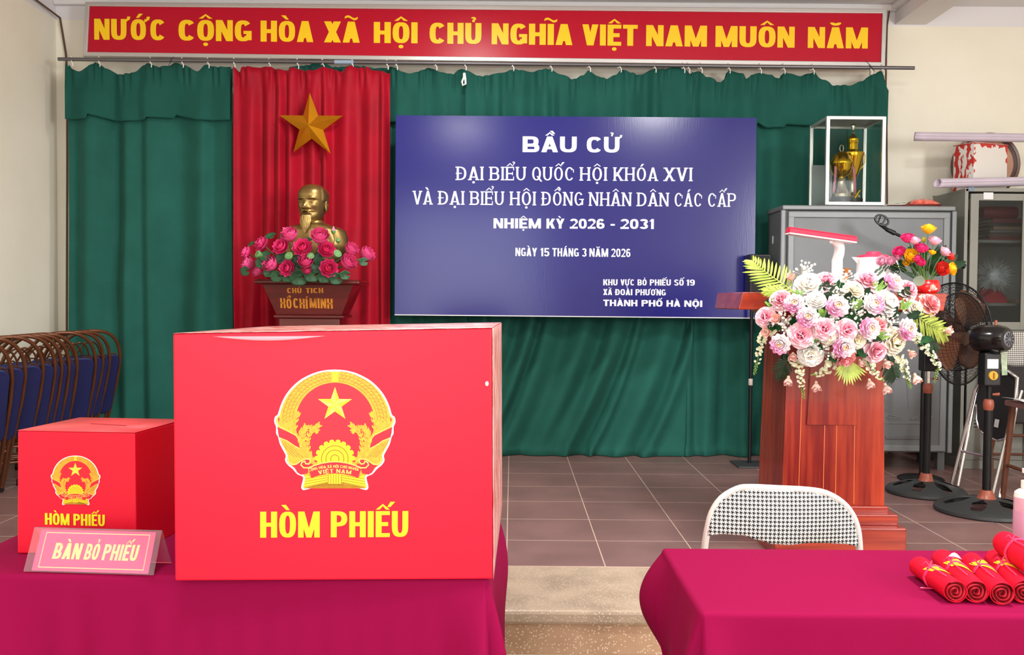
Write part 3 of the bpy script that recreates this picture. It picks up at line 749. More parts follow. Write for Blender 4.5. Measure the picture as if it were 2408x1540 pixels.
    lay('star_facets', [[c, st[k], st[(k + 1) % 10]] for k in range(0, 10, 2)], 'light', 8)
    # gear
    g = [ell(760, 1090, 190, 190, 0, 40)] + [ell(760 + 196 * math.cos(math.radians(a)), 1090 - 196 * math.sin(math.radians(a)), 20, 27, -math.radians(a), 10) for a in (4, 23, 42, 61, 80, 100, 119, 138, 157, 176)]
    lay('gear', g, 'yellow', 9)
    rl = []
    for rr in (142, 96, 44): rl += stroke(arcpts(760, 1085, rr, rr, 0, 360, 40), 8)
    lay('gear_lines', rl, 'line', 10)
    # sheaf and ribbon
    sh = [(450, 1255), (510, 1285), (680, 1250), (840, 1250), (1010, 1285), (1070, 1255), (1080, 1320), (1095, 1395), (960, 1366), (840, 1340), (830, 1353), (690, 1353), (680, 1340), (560, 1366), (425, 1395), (440, 1320)]
    lay('sheaf', [sh], 'yellow', 11)
    sl = []
    for k in range(4): sl += stroke([(440, 1300 + k * 28), (685, 1262 + k * 24)], 6) + stroke([(1080, 1300 + k * 28), (835, 1262 + k * 24)], 6)
    for k in range(6): sl += stroke([(690 + 28 * k, 1252), (690 + 28 * k, 1348)], 6)
    lay('sheaf_lines', sl, 'line', 12)
    top = [(480, 1185), (540, 1155), (620, 1130), (700, 1117), (760, 1114), (820, 1117), (900, 1130), (980, 1155), (1040, 1185)]
    bot = [(1010, 1290), (930, 1262), (850, 1247), (760, 1242), (670, 1247), (590, 1262), (510, 1290)]
    tl = [(300, 1155), (345, 1150), (395, 1115), (440, 1085), (485, 1085), (505, 1110), (485, 1140), (520, 1135), (535, 1165), (480, 1190), (470, 1240), (400, 1255), (360, 1230), (335, 1180)]
    lay('ribbon', [top + bot, tl, mir(tl)], 'red', 13)
    sc = [(265, 1080), (270, 1115), (310, 1145), (350, 1140), (400, 1105), (450, 1085), (490, 1085), (502, 1110), (480, 1140), (450, 1135), (440, 1110), (410, 1120), (400, 1150), (430, 1180), (480, 1180), (540, 1155)]
    lay('ribbon_edge', [p for s_ in (sc, [(1520 - x, y) for x, y in sc], top) for p in stroke(s_, 12)], 'light', 14)
    # writing on the ribbon
    def arctext(t, cx, cy, R, cap, a0, a1, **kw):
        wd, pl = word(t, **kw); k = (a1 - a0) / wd; out = []
        for p in pl:
            q = []
            for u, v in p:
                a = math.radians(a0 + k * u); rr = R + v * cap; q.append((cx + rr * math.sin(a), cy - rr * math.cos(a)))
            out.append(q)
        return out
    lay('lettering', arctext('VIỆT NAM', 760, 2100, 866, 40, -11.6, 11.6, w=.8, s=.22, b=.1, gap=.1, serif=.06), 'light', 15)
    lay('lettering', arctext('CỘNG HÒA XÃ HỘI CHỦ NGHĨA', 760, 2100, 921, 29, -17.5, 15.8, w=.6, s=.16, b=.14, gap=.12), 'light', 15)
    return root
def ballot_box(label, fl, fr_, tl, tr, depth_vec, em_c, em_u, words, base, cap, detail):
    """front face corners (bottom left, bottom right, top left, top right) and the vector to the back face"""
    O = (fl + fr_) / 2 + depth_vec / 2; O.z = ZT + .003
    r = thing('ballot_box', label, 'ballot box', O)
    d = depth_vec
    bl_, br_, tl_, tr_ = [v - O for v in (fl, fr_, tl, tr)]
    for v in (bl_, br_): v.z = 0
    b = B(); b.hexa([bl_, br_, br_ + d, bl_ + d], [tl_, tr_, tr_ + d, tl_ + d])
    b.build('body', RED, r, smooth=False, bevel=.004)
    # frame of the front face in metres: u to the right, v up, from its lower left corner
    U = (fr_ - fl).normalized(); Nn = U.cross(Vector((0, 0, 1))); Nn = -Nn if Nn.y > 0 else Nn
    V = Vector((0, 0, 1)); 
    return r, O, U, V, Nn
def on_face(O, U, V, N, p0):
    """maps photo pixels to the local plane through p0"""
    def hit(px, py):
        dd = (P(px, py, 2.0) - CAMP).normalized(); t = (p0 - CAMP).dot(N) / dd.dot(N); return CAMP + dd * t
    return hit
# big box
bfl, bfr = at_z(411, 1366, ZT + .003), at_z(1159, 1362, ZT + .003)
btl, btr = P(406, 785, bfl.y), P(1157, 772, bfr.y)
r, O, U, V, N = ballot_box('large red ballot box with the round gold emblem, at the front of the left table', bfl, bfr, btl, btr, Vector((.012, .76, -.006)), None, None, None, None, None, True)
hit = on_face(O, U, V, N, bfl + N * .0008)
c0 = hit(788, 1014); sc_ = (hit(958, 1014) - hit(618, 1014)).length / 1540
cc = hit(620 + 760 / 4.529, 840 + 770 / 4.529)
fr = frame(cc - O, U * sc_, -V * sc_, N)
emblem(lambda x, y, t=0: fr(x - 760, y - 770, t), r, True)
def face_words(r, O, hit, U, V, N, ws, y0, y1, xa, xb, captop, fmat, **kw):
    for (t, x0, x1) in ws:
        wd, pl = word(t, **kw)
        ya = y0 + (y1 - y0) * (x0 - xa) / (xb - xa); yb = y0 + (y1 - y0) * (x1 - xa) / (xb - xa)
        a, e = hit(x0, ya), hit(x1, yb); cp = (hit(x0, ya - captop) - a).length
        b = B(); b.polys(pl, frame(a - O, (e - a) / wd, V * cp, N), .0006); b.build("lettering", fmat, r, smooth=False, recalc=False)
BY = M('box_yellow', (236, 214, 24), .45)
face_words(r, O, hit, U, V, N, [('HÒM', 612, 752), ('PHIẾU', 778, 960)], 1264, 1262, 612, 960, 61, BY, w=.56, s=.2, b=.15, gap=.07, m=.12)
# clear packing tape along the worn edges
def tape_mat():
    m = M('packing_tape', (240, 120, 120), .18, spec=.9, stretch=(1, 1, 1)); nt = m.node_tree; b = nt.nodes['Principled BSDF']
    tc = nt.nodes.new('ShaderNodeTexCoord'); mp = nt.nodes.new('ShaderNodeMapping'); mp.inputs['Scale'].default_value = (3, 14, 3); nt.links.new(tc.outputs['Object'], mp.inputs[0])
    n = nt.nodes.new('ShaderNodeTexNoise'); n.inputs['Scale'].default_value = 5; n.inputs['Detail'].default_value = 6; n.inputs['Roughness'].default_value = .7; nt.links.new(mp.outputs[0], n.inputs['Vector'])
    rp = nt.nodes.new('ShaderNodeValToRGB'); rp.color_ramp.elements[0].position = .42; rp.color_ramp.elements[1].position = .62
    rp.color_ramp.elements[0].color = lin((176, 60, 52)); rp.color_ramp.elements[1].color = lin((250, 214, 206)); nt.links.new(n.outputs[0], rp.inputs[0]); nt.links.new(rp.outputs[0], b.inputs['Base Color'])
    bp = nt.nodes.new('ShaderNodeBump'); bp.inputs['Strength'].default_value = .4; bp.inputs['Distance'].default_value = .01; nt.links.new(n.outputs[0], bp.inputs['Height']); nt.links.new(bp.outputs[0], b.inputs['Normal'])
    return m
TAPE = tape_mat()
d = Vector((.012, .76, -.006))
q = [v - O for v in (btl, btr)]
b = B(); rnd = random.Random(5)
b.grid(24, 14, lambda u, v: q[0].lerp(q[1], u) + d * v + Vector((0, 0, .0012 + .003 * abs(noise.noise(Vector((u * 9, v * 26, 1)))) * min(1, 8 * min(u, 1 - u, v + .02, 1 - v))))); b.build('top_tape', TAPE, r, solid=.0008)
def tape_side():
    m = TAPE.copy(); m.name = 'packing_tape_side'
    for n in m.node_tree.nodes:
        if n.type == 'MAPPING': n.inputs['Scale'].default_value = (3, 22, 1.6)
    return m
b = B(); q2 = [bfr - O, btr - O]
b.grid(14, 24, lambda u, v: q2[0].lerp(q2[1], v) + d * u + Vector((.0012 + .003 * abs(noise.noise(Vector((u * 22, v * 5, 4)))) * min(1, 8 * min(u + .02, 1 - u, v, 1 - v)), 0, 0))); b.build('side_tape', tape_side(), r, solid=.0008)
b = B(); LT = M('lifted_tape', (250, 130, 140), .3)
pa, pb = hit(500, 791) - O, hit(765, 790) - O
b.grid(16, 2, lambda u, v: pa.lerp(pb, u) + N * (.001 + .004 * v * math.sin(u * PI)) - V * (.010 * v * math.sin(u * PI))); b.build('lifted_tape', LT, r, solid=.0006)
for (x, y) in ((1145, 902),):
    B().ball(hit(x, y) - O + N * .0008, (.004, .001, .0055), 8, 6).build('paint_chip', M('chip', (245, 240, 238), .5), r)
# small box
sfl, sfr = at_z(40, 1302, ZT + .003), at_z(321, 1304, ZT + .003)
stl, str_ = P(41, 1013, sfl.y), P(318, 1018, sfr.y)
dS = Vector((.022, .285, -.004))
r, O, U, V, N = ballot_box('small red ballot box with the same emblem, left of the large one', sfl, sfr, stl, str_, dS, None, None, None, None, None, False)
hit = on_face(O, U, V, N, sfl + N * .0008)
cc = hit(178, 1129); sc_ = (hit(178 + 69.5, 1129) - hit(178 - 69.5, 1129)).length / 1540
fr = frame(cc - O, U * sc_, -V * sc_, N)
emblem(lambda x, y, t=0: fr(x - 760, y - 770, t), r, False)
face_words(r, O, hit, U, V, N, [('HÒM', 106, 164), ('PHIẾU', 173, 247)], 1233, 1237, 106, 247, 27, BY, w=.56, s=.2, b=.15, gap=.07, m=.12)
q = [v - O for v in (stl, str_)]
TOPM = M('box_top', (224, 70, 74), .5, var=.12, vscale=9)
b = B(); b.grid(2, 2, lambda u, v: q[0].lerp(q[1], u) + dS * v + Vector((0, 0, .001))); b.build('lid', TOPM, r, solid=.0012)
b = B(); m0, m1 = q[0].lerp(q[1], .35) + dS * .52, q[0].lerp(q[1], .72) + dS * .42
b.tube([m0 + Vector((0, 0, .0018)), m1 + Vector((0, 0, .0018))], .0012, 5); b.build('ballot_slot', M('slot_dark', (120, 20, 26), .6), r)

# ================================================================ acrylic table sign
ACR = M('acrylic', (250, 240, 248), .06, trans=.94, ior=1.22)
A, Bq = at_z(57, 1344, ZT + .004), at_z(362, 1353, ZT + .004)
Cq, Dq = P(383, 1247, Bq.y + .05), P(83, 1240, A.y + .05)
E1 = at_z(403, 1323, ZT + .004); E0 = A + (E1 - Bq)
O = (A + Bq + E1 + E0) / 4
r = thing('table_sign', 'clear acrylic tent sign with a washed-out pink card reading BÀN BỎ PHIẾU', 'sign', O)
U = Bq - A; Vv = Dq - A; N = U.cross(Vv).normalized(); N = -N if N.y > 0 else N
fr = frame(A - O, U, Vv, N)
b = B(); b.plate([(0, 0), (1, 0), (1, 1), (0, 1)], fr, 0.0012, .0035); b.build('front_panel', ACR, r, smooth=False)
fb = frame(E0 - O, E1 - E0, Dq - E0, (E1 - E0).cross(Dq - E0).normalized())
b = B(); b.plate([(0, 0), (1, 0), (1, 1), (0, 1)], fb, -.0012, .0012); b.build('back_panel', ACR, r, smooth=False)
CARD = M('washed_pink_card', (238, 92, 140), .3)  # card colour paled to paint in the acrylic's washed-out reflection
b = B(); b.plate([(.055, .03), (.955, .03), (.955, .96), (.055, .96)], fr, -.0006, .0004)
b.build('card', CARD, r, smooth=False)
b = B()
def rim(x0, y0, x1, y1, tx, ty): return [_R(x0, y0, x1, y0 + ty), _R(x0, y1 - ty, x1, y1), _R(x0, y0, x0 + tx, y1), _R(x1 - tx, y0, x1, y1)]
CREAM = M('card_cream', (252, 246, 160), .4)
b.polys(rim(.10, .10, .915, .90, .006, .02), fr, .0006); b.build('card_border', CREAM, r, smooth=False, recalc=False)
b = B()
for t, x0, x1 in (('BÀN', .19, .405), ('BỎ', .435, .545), ('PHIẾU', .575, .845)):
    wd, pl = word(t, w=.54, s=.2, b=.16, gap=.08, m=.12)
    pl2 = [[(x0 + (x1 - x0) * u / wd + v * .008, .30 + v * .36) for u, v in p] for p in pl]
    b = B(); b.polys(pl2, fr, .0007); b.build('lettering', CREAM, r, smooth=False, recalc=False)

# ================================================================ houndstooth folding chair behind the right table
def houndstooth(name, sc):
    m = bpy.data.materials.new(name); m.use_nodes = True; nt = m.node_tree; b = nt.nodes['Principled BSDF']
    tc = nt.nodes.new('ShaderNodeTexCoord'); sx = nt.nodes.new('ShaderNodeSeparateXYZ'); nt.links.new(tc.outputs['Object'], sx.inputs[0])
    U = math_n(nt, 'FRACT', math_n(nt, 'ADD', math_n(nt, 'DIVIDE', sx.outputs[0], sc), 50)); V = math_n(nt, 'FRACT', math_n(nt, 'ADD', math_n(nt, 'DIVIDE', sx.outputs[2], sc), 50))
    # classic weave: twill of warp and weft stripes, each four threads dark then four light
    wu = math_n(nt, 'LESS_THAN', U, .5); wv = math_n(nt, 'LESS_THAN', V, .5)
    tw = math_n(nt, 'LESS_THAN', math_n(nt, 'FRACT', math_n(nt, 'ADD', math_n(nt, 'MULTIPLY', math_n(nt, 'ADD', U, V), 2.0), 0)), .5)
    pat = math_n(nt, 'ADD', math_n(nt, 'MULTIPLY', tw, wu), math_n(nt, 'MULTIPLY', math_n(nt, 'SUBTRACT', 1.0, tw), wv))
    nt.links.new(mix_n(nt, pat, lin((238, 234, 226)), lin((22, 20, 20))), b.inputs['Base Color']); b.inputs['Roughness'].default_value = .75
    return m
HT = houndstooth('houndstooth', .0122)
CHROME = M('chrome', (226, 224, 222), .16, 1.0)
WMET = M('cream_metal', (235, 230, 222), .3, .3)
DCH = 2.72
pl0, pr0 = P(1668, 1300, DCH), P(2020, 1308, DCH)
r = thing('folding_chair', 'folding chair with houndstooth backrest and pale metal frame behind the right table', 'chair', ((pl0.x + pr0.x) / 2, DCH, ZH))
O = Vector(r.location)
bp = [(1660, 1330), (1662, 1290), (1668, 1250), (1678, 1210), (1700, 1175), (1735, 1152), (1765, 1147), (1830, 1149), (1900, 1153), (1945, 1162), (1985, 1185), (2010, 1215), (2024, 1250), (2029, 1290), (2030, 1330)]
def back_y(x): 
    t = (x - O.x) / .24; return DCH + .03 * t * t
fp = []
for x, y in bp:
    p = P(x, y, DCH); p.y = back_y(p.x); fp.append(p - O)
lo_l, lo_r = fp[0].copy(), fp[-1].copy()
frame_pts = [Vector((lo_l.x - .005, -.10, .015)), Vector((lo_l.x, -.03, .45))] + spline(fp, 3) + [Vector((lo_r.x, -.03, .45)), Vector((lo_r.x + .005, -.10, .015))]
b = B(); b.tube(frame_pts, .0105, 10); b.build('back_frame', WMET, r)
inner = [(1664, 1262), (1672, 1225), (1683, 1195), (1703, 1170), (1738, 1151), (1765, 1146.5), (1830, 1148.5), (1900, 1152), (1943, 1161), (1980, 1182), (2004, 1210), (2018, 1240), (2024, 1288)]
low = [(2024, 1288), (1985, 1280), (1940, 1276), (1900, 1275), (1850, 1279), (1815, 1277), (1780, 1268), (1745, 1258), (1705, 1257), (1664, 1262)]
def tocurve(t): 
    return [P(x, y, DCH) for x, y in t]
up_, lw_ = tocurve(inner), tocurve(low)[::-1]
def curve_x(c, x): return smooth_interp([(p.x, p.z) for p in c], x)
xa, xb = lw_[0].x + .004, lw_[-1].x - .004
b = B()
for side in (0, 1):
    b.grid(44, 20, lambda u, v: Vector((xa + (xb - xa) * u, back_y(xa + (xb - xa) * u) + (-.009 if side == 0 else .012) - (.006 if side == 0 else 0) * math.sin(PI * v) * math.sin(PI * u), curve_x(lw_, xa + (xb - xa) * u) + (curve_x(up_, xa + (xb - xa) * u) - .006 - curve_x(lw_, xa + (xb - xa) * u)) * v)) - O)
b.build('backrest', HT, r, solid=.004)
sw = .20
so = [(-sw, -.21), (-sw + .04, -.25), (sw - .04, -.25), (sw, -.21), (sw, -.06), (sw - .03, -.02), (-sw + .03, -.02), (-sw, -.06)]
b = B(); b.plate(so, frame((0, 0, .40), (1, 0, 0), (0, 1, 0)), 0, .035); b.build('seat', HT, r, smooth=False, bevel=.01)
for sx in (-1, 1):
    b = B(); b.tube([(sx * .205, .14, .01), (sx * .205, -.02, .30), (sx * .205, -.14, .40), (sx * .205, -.22, .395)], .0095, 8); b.build('leg', WMET, r)
b = B(); b.tube([(-.205, .07, .075), (.205, .07, .075)], .008, 8); b.build('crossbar', WMET, r)

# ================================================================ rolled flags on the right table
FLAG = M('flag_red', (204, 8, 42), .7, bump=.08, bscale=300, spec=.15)
FLAGIN = M('flag_inside', (176, 14, 40), .7)
TIE = M('pink_ribbon', (236, 60, 110), .4)
FY = M('flag_yellow', (252, 226, 20), .65)
def flag_roll(label, back, front, rad, seed, star_t, turns=2.6, z=None, star=True, tail=False):
    rnd = random.Random(seed)
    zc = (ZT + .0045 + rad) if z is None else z
    a, f = at_z(back[0], back[1], zc), at_z(front[0], front[1], zc)
    L = (f - a).length; ax = (f - a).normalized(); up = Vector((0, 0, 1)); up = (up - ax * up.dot(ax)).normalized(); sd = ax.cross(up)
    o = (a + f) / 2; o.z = zc - rad
    r = thing('flag_roll', label, 'rolled flag', o, 0, 'rolled flags on the right table')
    A = a - o
    def pt(s, ang, rr): return A + ax * s + up * (math.sin(ang) * rr) + sd * (math.cos(ang) * rr)
    b = B()                                   # outer skin, slightly irregular, closed by a rounded far end
    def skin(u, v):
        ang = 2 * PI * u
        rr = rad * (1 + .035 * math.sin(2 * ang + seed) + .03 * noise.noise(Vector((v * 4, math.cos(ang) * 1.5, math.sin(ang) * 1.5 + seed))))
        if v < .06: rr *= math.sqrt(max(0.0, 1 - (1 - v / .06) ** 2)) * .35 + .65
        q = pt(L * v, ang, rr)
        if q.z < 0.0005: q.z = 0.0005
        return q
    b.grid(30, 22, skin)
    b.build('cloth', FLAG, r, angle=70, solid=.0015)
    b = B()                                   # the spiral of cloth seen at the near end
    def spiral(u, v):
        ang = 2 * PI * turns * u + seed; rr = rad * (.97 - .80 * u) * (1 + .06 * math.sin(3 * ang)); return pt(L * (.90 + .095 * v + .015 * math.sin(ang * 2)), ang, rr)
    b.grid(70, 2, spiral)
    b.build('rolled_layers', FLAGIN, r, angle=80, solid=.0016)
    b = B(); n = 16
    b.add([pt(L * .93, 2 * PI * k / n, rad * .93) for k in range(n)], [tuple(range(n))]); b.build('core', M('flag_shadow', (140, 10, 26), .8), r, smooth=False)
    if star:
        pts = [[(0, .22), (.1, .0), (.34, -.03), (.30, .10), (.16, .14)], [(.34, -.03), (.62, -.42), (.5, -.55), (.24, -.12)], [(.1, .0), (-.2, -.62), (-.02, -.5), (.24, -.12)], [(0.1, 0), (.24, -.12), (.34, -.03)]]
        b = B()
        for pl in pts:
            m_ = 6
            for i in range(1, len(pl) - 1):
                tri = (pl[0], pl[i], pl[i + 1]); idx = {}; vs = []; fs = []
                for p_ in range(m_ + 1):
                    for q_ in range(m_ + 1 - p_):
                        w0 = p_ / m_; w1 = q_ / m_; w2 = 1 - w0 - w1
                        s_ = sum(w * t[0] for w, t in zip((w0, w1, w2), tri)); an = sum(w * t[1] for w, t in zip((w0, w1, w2), tri))
                        idx[(p_, q_)] = len(vs); vs.append(pt(L * (star_t + s_ * .62), 1.2 - an * 3.0, rad * 1.075))
                for p_ in range(m_):
                    for q_ in range(m_ - p_):
                        fs.append((idx[(p_, q_)], idx[(p_ + 1, q_)], idx[(p_, q_ + 1)]))
                        if q_ < m_ - p_ - 1: fs.append((idx[(p_ + 1, q_)], idx[(p_ + 1, q_ + 1)], idx[(p_, q_ + 1)]))
                b.add(vs, fs)
        b.build('yellow_star', FY, r, recalc=False)
    for s_ in (.47, .50):
        b = B(); b.tube([pt(L * (s_ + .02 * math.sin(k)), 2 * PI * k / 22 , rad * 1.10) for k in range(22)], .0016, 5, closed=True)
        b.v = [(x, y, max(z_, .001)) for x, y, z_ in b.v]; b.build('tie', TIE, r)
    k0 = pt(L * .48, 1.1, rad * 1.12)
    b = B(); b.tube([k0, k0 + up * .012 + sd * .01, k0 + up * .004 + sd * .018, k0 - up * .004 + sd * .004, k0 + up * .014 - sd * .004], .0018, 5)
    b.tube([k0, k0 + ax * .05 + up * .004, pt(L * .85, 1.3, rad * 1.08)], .0014, 5); b.build('knot', TIE, r)
    if tail:
        b = B(); t0 = pt(L * .55, PI, rad * 1.05); t0.z = .0025
        b.tube([t0, t0 + Vector((-.025, .0, 0)), t0 + Vector((-.062, .004, 0))], .0016, 5); b.tube([t0 + Vector((0, .006, 0)), t0 + Vector((-.018, .009, 0)), t0 + Vector((-.032, .008, 0))], .002, 5); b.build('tie_end', TIE, r)
    return r
flag_roll('rolled red flag nearest the left, with yellow star and loose ribbon ends on the cloth', (2159, 1329), (2247, 1391), .0235, 1, .40, tail=True)
flag_roll('second rolled red flag from the left, wide yellow star band on top', (2213, 1311), (2296, 1392), .0235, 2, .36)
flag_roll('third rolled red flag from the left, tied with a pink bow', (2281, 1319), (2357, 1396), .0235, 3, .30)
flag_roll('fourth rolled red flag from the left, at the photo edge, with yellow star', (2337, 1312), (2409, 1392), .0235, 4, .34)
flag_roll('crumpled rolled red flag lying across the others at the right edge', (2362, 1276), (2440, 1330), .029, 6, .4, z=ZT + .078, star=False)
b = B(); p = at_z(2246, 1314, ZT + .046)
b.grid(6, 3, lambda u, v: Vector((.034 * (u - .5), .004 * v, .001 + .010 * v * math.sin(PI * u) + .003 * math.sin(u * 4)))); o = b.build('paper_tag', M('tag_lilac', (226, 206, 228), .5), solid=.0006); o.location = p
tag(o, 'small pale paper tag sticking up between the rolled flags', 'tag')

# pink bottle at the right edge
bt = at_z(2411, 1312, ZT + .004); 
r = thing('bottle', 'pink liquid bottle with a white neck at the right edge of the table', 'bottle', bt)
b = B(); b.lathe([(.001, 0), (.027, 0), (.0295, .004), (.0295, .155)], 24); b.build('body', M('bottle_pink', (206, 158, 176), .3, col2=(224, 178, 190), vscale=12), r)
b = B(); b.lathe([(.0297, .006), (.0300, .007), (.0300, .12), (.0297, .121)], 24, caps=False); b.build('label_sleeve', M('bottle_label', (196, 140, 164), .4), r)
b = B(); b.lathe([(.0295, .155), (.028, .166), (.020, .173), (.0125, .176), (.0125, .19), (.001, .19)], 20); b.build('shoulder', M('bottle_white', (238, 230, 222), .35), r)
b = B(); b.lathe([(.014, .178), (.014, .196), (.006, .198), (.006, .215), (.012, .216), (.012, .226), (.001, .227)], 16); b.build('pump_cap', M('bottle_white', (238, 230, 222), .35), r)
# ================================================================ pedestal with the bust
DP = 5.75
WOODR = M('dark_red_wood', (92, 24, 24), .22, var=.25, vscale=3, stretch=(1, 1, 8), coat=.4)
cx = P(721, 700, DP).x
r = thing('pedestal', 'dark red wooden pedestal with gold lettering under the bust', 'pedestal', (cx, DP + .2, 0))
zt = P(721, 657, DP).z; O = Vector(r.location)
def loft(b, secs):
    """rectangular sections: (z, half width, front depth, back depth), front at -y"""
    vs = []; fs = []
    for (z, w, f_, k_) in secs: vs += [(-w, -f_, z), (w, -f_, z), (w, k_, z), (-w, k_, z)]
    n = len(secs)
    for i in range(n - 1):
        for k in range(4): fs.append((i * 4 + k, i * 4 + (k + 1) % 4, i * 4 + 4 + (k + 1) % 4, i * 4 + 4 + k))
    fs += [(3, 2, 1, 0), tuple(n * 4 - 4 + k for k in range(4))]
    return b.add(vs, fs)
loft(B(), [(zt - .03, .315, .195, .195), (zt - .022, .325, .205, .2), (zt - .012, .325, .205, .2), (zt - .004, .318, .198, .195), (zt, .318, .198, .195)]).build('top_board', WOODR, r, smooth=False, bevel=.002)
zb = P(721, 741, DP).z
loft(B(), [(zb, .205, .135, .15), (zt - .03, .285, .175, .175)]).build('tapered_body', WOODR, r, smooth=False, bevel=.003)
loft(B(), [(zb - .022, .21, .14, .16), (zb - .016, .218, .148, .165), (zb - .004, .218, .148, .165), (zb, .212, .142, .16)]).build('moulding', WOODR, r, smooth=False, bevel=.002)
loft(B(), [(0, .24, .16, .17), (.06, .24, .16, .17), (.07, .19, .125, .14), (zb - .022, .19, .125, .14)]).build('column', WOODR, r, smooth=False, bevel=.003)
GL = M('gold_letters', (214, 140, 48), .35, .3)
fy = lambda z: -.135 - (.175 - .135) * (z - zb) / (zt - .03 - zb)
for ws, y0, y1, cap in (([('CHỦ', 675, 709), ('TICH', 719, 760)], 689, 689, 12), ([('HỒ', 657.5, 684), ('CHÍ', 688, 722), ('MINH', 726.5, 781)], 724, 726, 23.5)):
    for t, x0, x1 in ws:
        wd, pl = word(t, w=.56, s=.2, b=.16, gap=.1, m=.11)
        a = P(x0, y0, DP + .03) - O; e = P(x1, y1, DP + .03) - O; cp = cap * DP / F
        def fr(u, v, tt=0, a=a, e=e, wd=wd, cp=cp):
            q = a.lerp(e, u / wd); z = q.z + v * cp; return Vector((q.x, fy(z) - .0015 - tt, z))
        b = B()
        for p in pl: b.plate(p, fr, -.002, .002)
        b.build('lettering', GL, r, smooth=False, recalc=True)

# bust
BR = M('bronze_gold', (154, 128, 78), .38, .9, var=.08, vscale=6)
DBU = 5.86
hc = P(736, 478, DBU)                     # middle of the head
HH = (P(733, 430, DBU - .05).z - P(733, 521, DBU - .05).z)   # crown to chin
yaw = math.radians(-15)
b = B()
NU, NV = 120, 110
def gs(x, c, w): return math.exp(-((x - c) / w) ** 2)
prof_w = [(0, .12), (.04, .2), (.1, .255), (.2, .30), (.3, .325), (.4, .345), (.5, .36), (.6, .372), (.7, .372), (.8, .35), (.88, .30), (.94, .23), (.98, .13), (1, .01)]
prof_f = [(0, .30), (.04, .345), (.1, .37), (.2, .385), (.3, .40), (.4, .41), (.5, .415), (.6, .43), (.7, .43), (.8, .40), (.88, .335), (.94, .25), (.98, .14), (1, .01)]
prof_b = [(0, .05), (.1, .14), (.2, .27), (.3, .36), (.4, .43), (.5, .48), (.6, .51), (.7, .51), (.8, .46), (.88, .37), (.94, .27), (.98, .15), (1, .01)]
Rz = Matrix.Rotation(yaw, 3, 'Z')
def hv(u, v):
    a = 2 * PI * u; t = v
    w = cub_interp(prof_w, t); f_ = cub_interp(prof_f, t); k_ = cub_interp(prof_b, t)
    x = w * math.sin(a) ; c = math.cos(a); y = -(f_ if c > 0 else k_) * c
    sx = math.copysign(abs(math.sin(a)) ** .86, math.sin(a)); x = w * sx
    if c > 0:
        d = 0
        d += .115 * gs(x, 0, .05 + .05 * max(0, .5 - t)) * max(0, min(1, (t - .325) / .02)) * max(0, min(1, (.56 - t) / .2)) ** .9      # nose ridge
        d += .06 * gs(x, 0, .055) * gs(t, .345, .028)                             # nose tip
        d += .034 * (gs(x, .075, .03) + gs(x, -.075, .03)) * gs(t, .345, .028)       # nostrils
        d += .032 * (gs(x, .165, .10) + gs(x, -.165, .10)) * gs(t, .605, .035)       # brows
        d -= .060 * (gs(x, .155, .075) + gs(x, -.155, .075)) * gs(t, .535, .036)      # sockets
        d += .040 * (gs(x, .155, .062) + gs(x, -.155, .062)) * gs(t, .518, .026)     # lids
        d -= .016 * (gs(x, .155, .06) + gs(x, -.155, .06)) * gs(t, .520, .006)      # lid line
        d -= .010 * (gs(x, .155, .075) + gs(x, -.155, .075)) * gs(t, .482, .010)
        d += .022 * (gs(x, .22, .07) + gs(x, -.22, .07)) * gs(t, .42, .07)          # cheeks
        d -= .030 * (gs(x, .20, .06) + gs(x, -.20, .06)) * gs(t, .25, .08)
        d -= .014 * (gs(abs(x) - .09 - (.35 - t) * .45, 0, .016)) * max(0, min(1, (.38 - t) / .04)) * max(0, min(1, (t - .18) / .05))
        d += .040 * gs(x, 0, .12) * gs(t, .265, .022)                            # moustache / upper lip
        d -= .028 * gs(x, 0, .11) * gs(t, .235, .008)                            # mouth
        d += .034 * gs(x, 0, .085) * gs(t, .205, .020)                           # lower lip
        d -= .016 * gs(x, 0, .07) * gs(t, .165, .015)
        d += .030 * gs(x, 0, .11) * gs(t, .08, .07)                             # chin
        y -= d * min(1, c * 2.2)
    hair = 0
    if t > .48 and c < .42: hair = .018 * min(1, (.42 - c) / .1) * min(1, (t - .48) / .08) * (1 - .5 * max(0, (t - .85) / .15)); x *= 1 + hair / .36; y *= 1 + hair / .45
    p = Rz @ Vector((x, y, 0)); return Vector((p.x * HH, p.y * HH, (t - .5) * HH))
b.grid(NU, NV, hv)
for sgn in (-1, 1):                        # ears
    def ear(u, v, sgn=sgn):
        a = 2 * PI * u; rr = math.sin(PI * v); rim_ = 1
        ex = .052 * (math.cos(PI * v)); yy = .075 * math.cos(a) * rr; zz = (.155 if math.sin(a) > 0 else .165) * math.sin(a) * rr
        if math.cos(PI * v) * 1 > 0: ex -= .04 * gs(yy, -.01, .035) * gs(zz, .03, .07)
        p = Rz @ Vector((sgn * (.375 + ex * .9 + .03 * (yy / .075 if False else 0)), .03 + yy + .02 * zz, 0)); return Vector((p.x * HH, p.y * HH, (.42 - .5 + zz) * HH))
    b.grid(18, 12, ear)
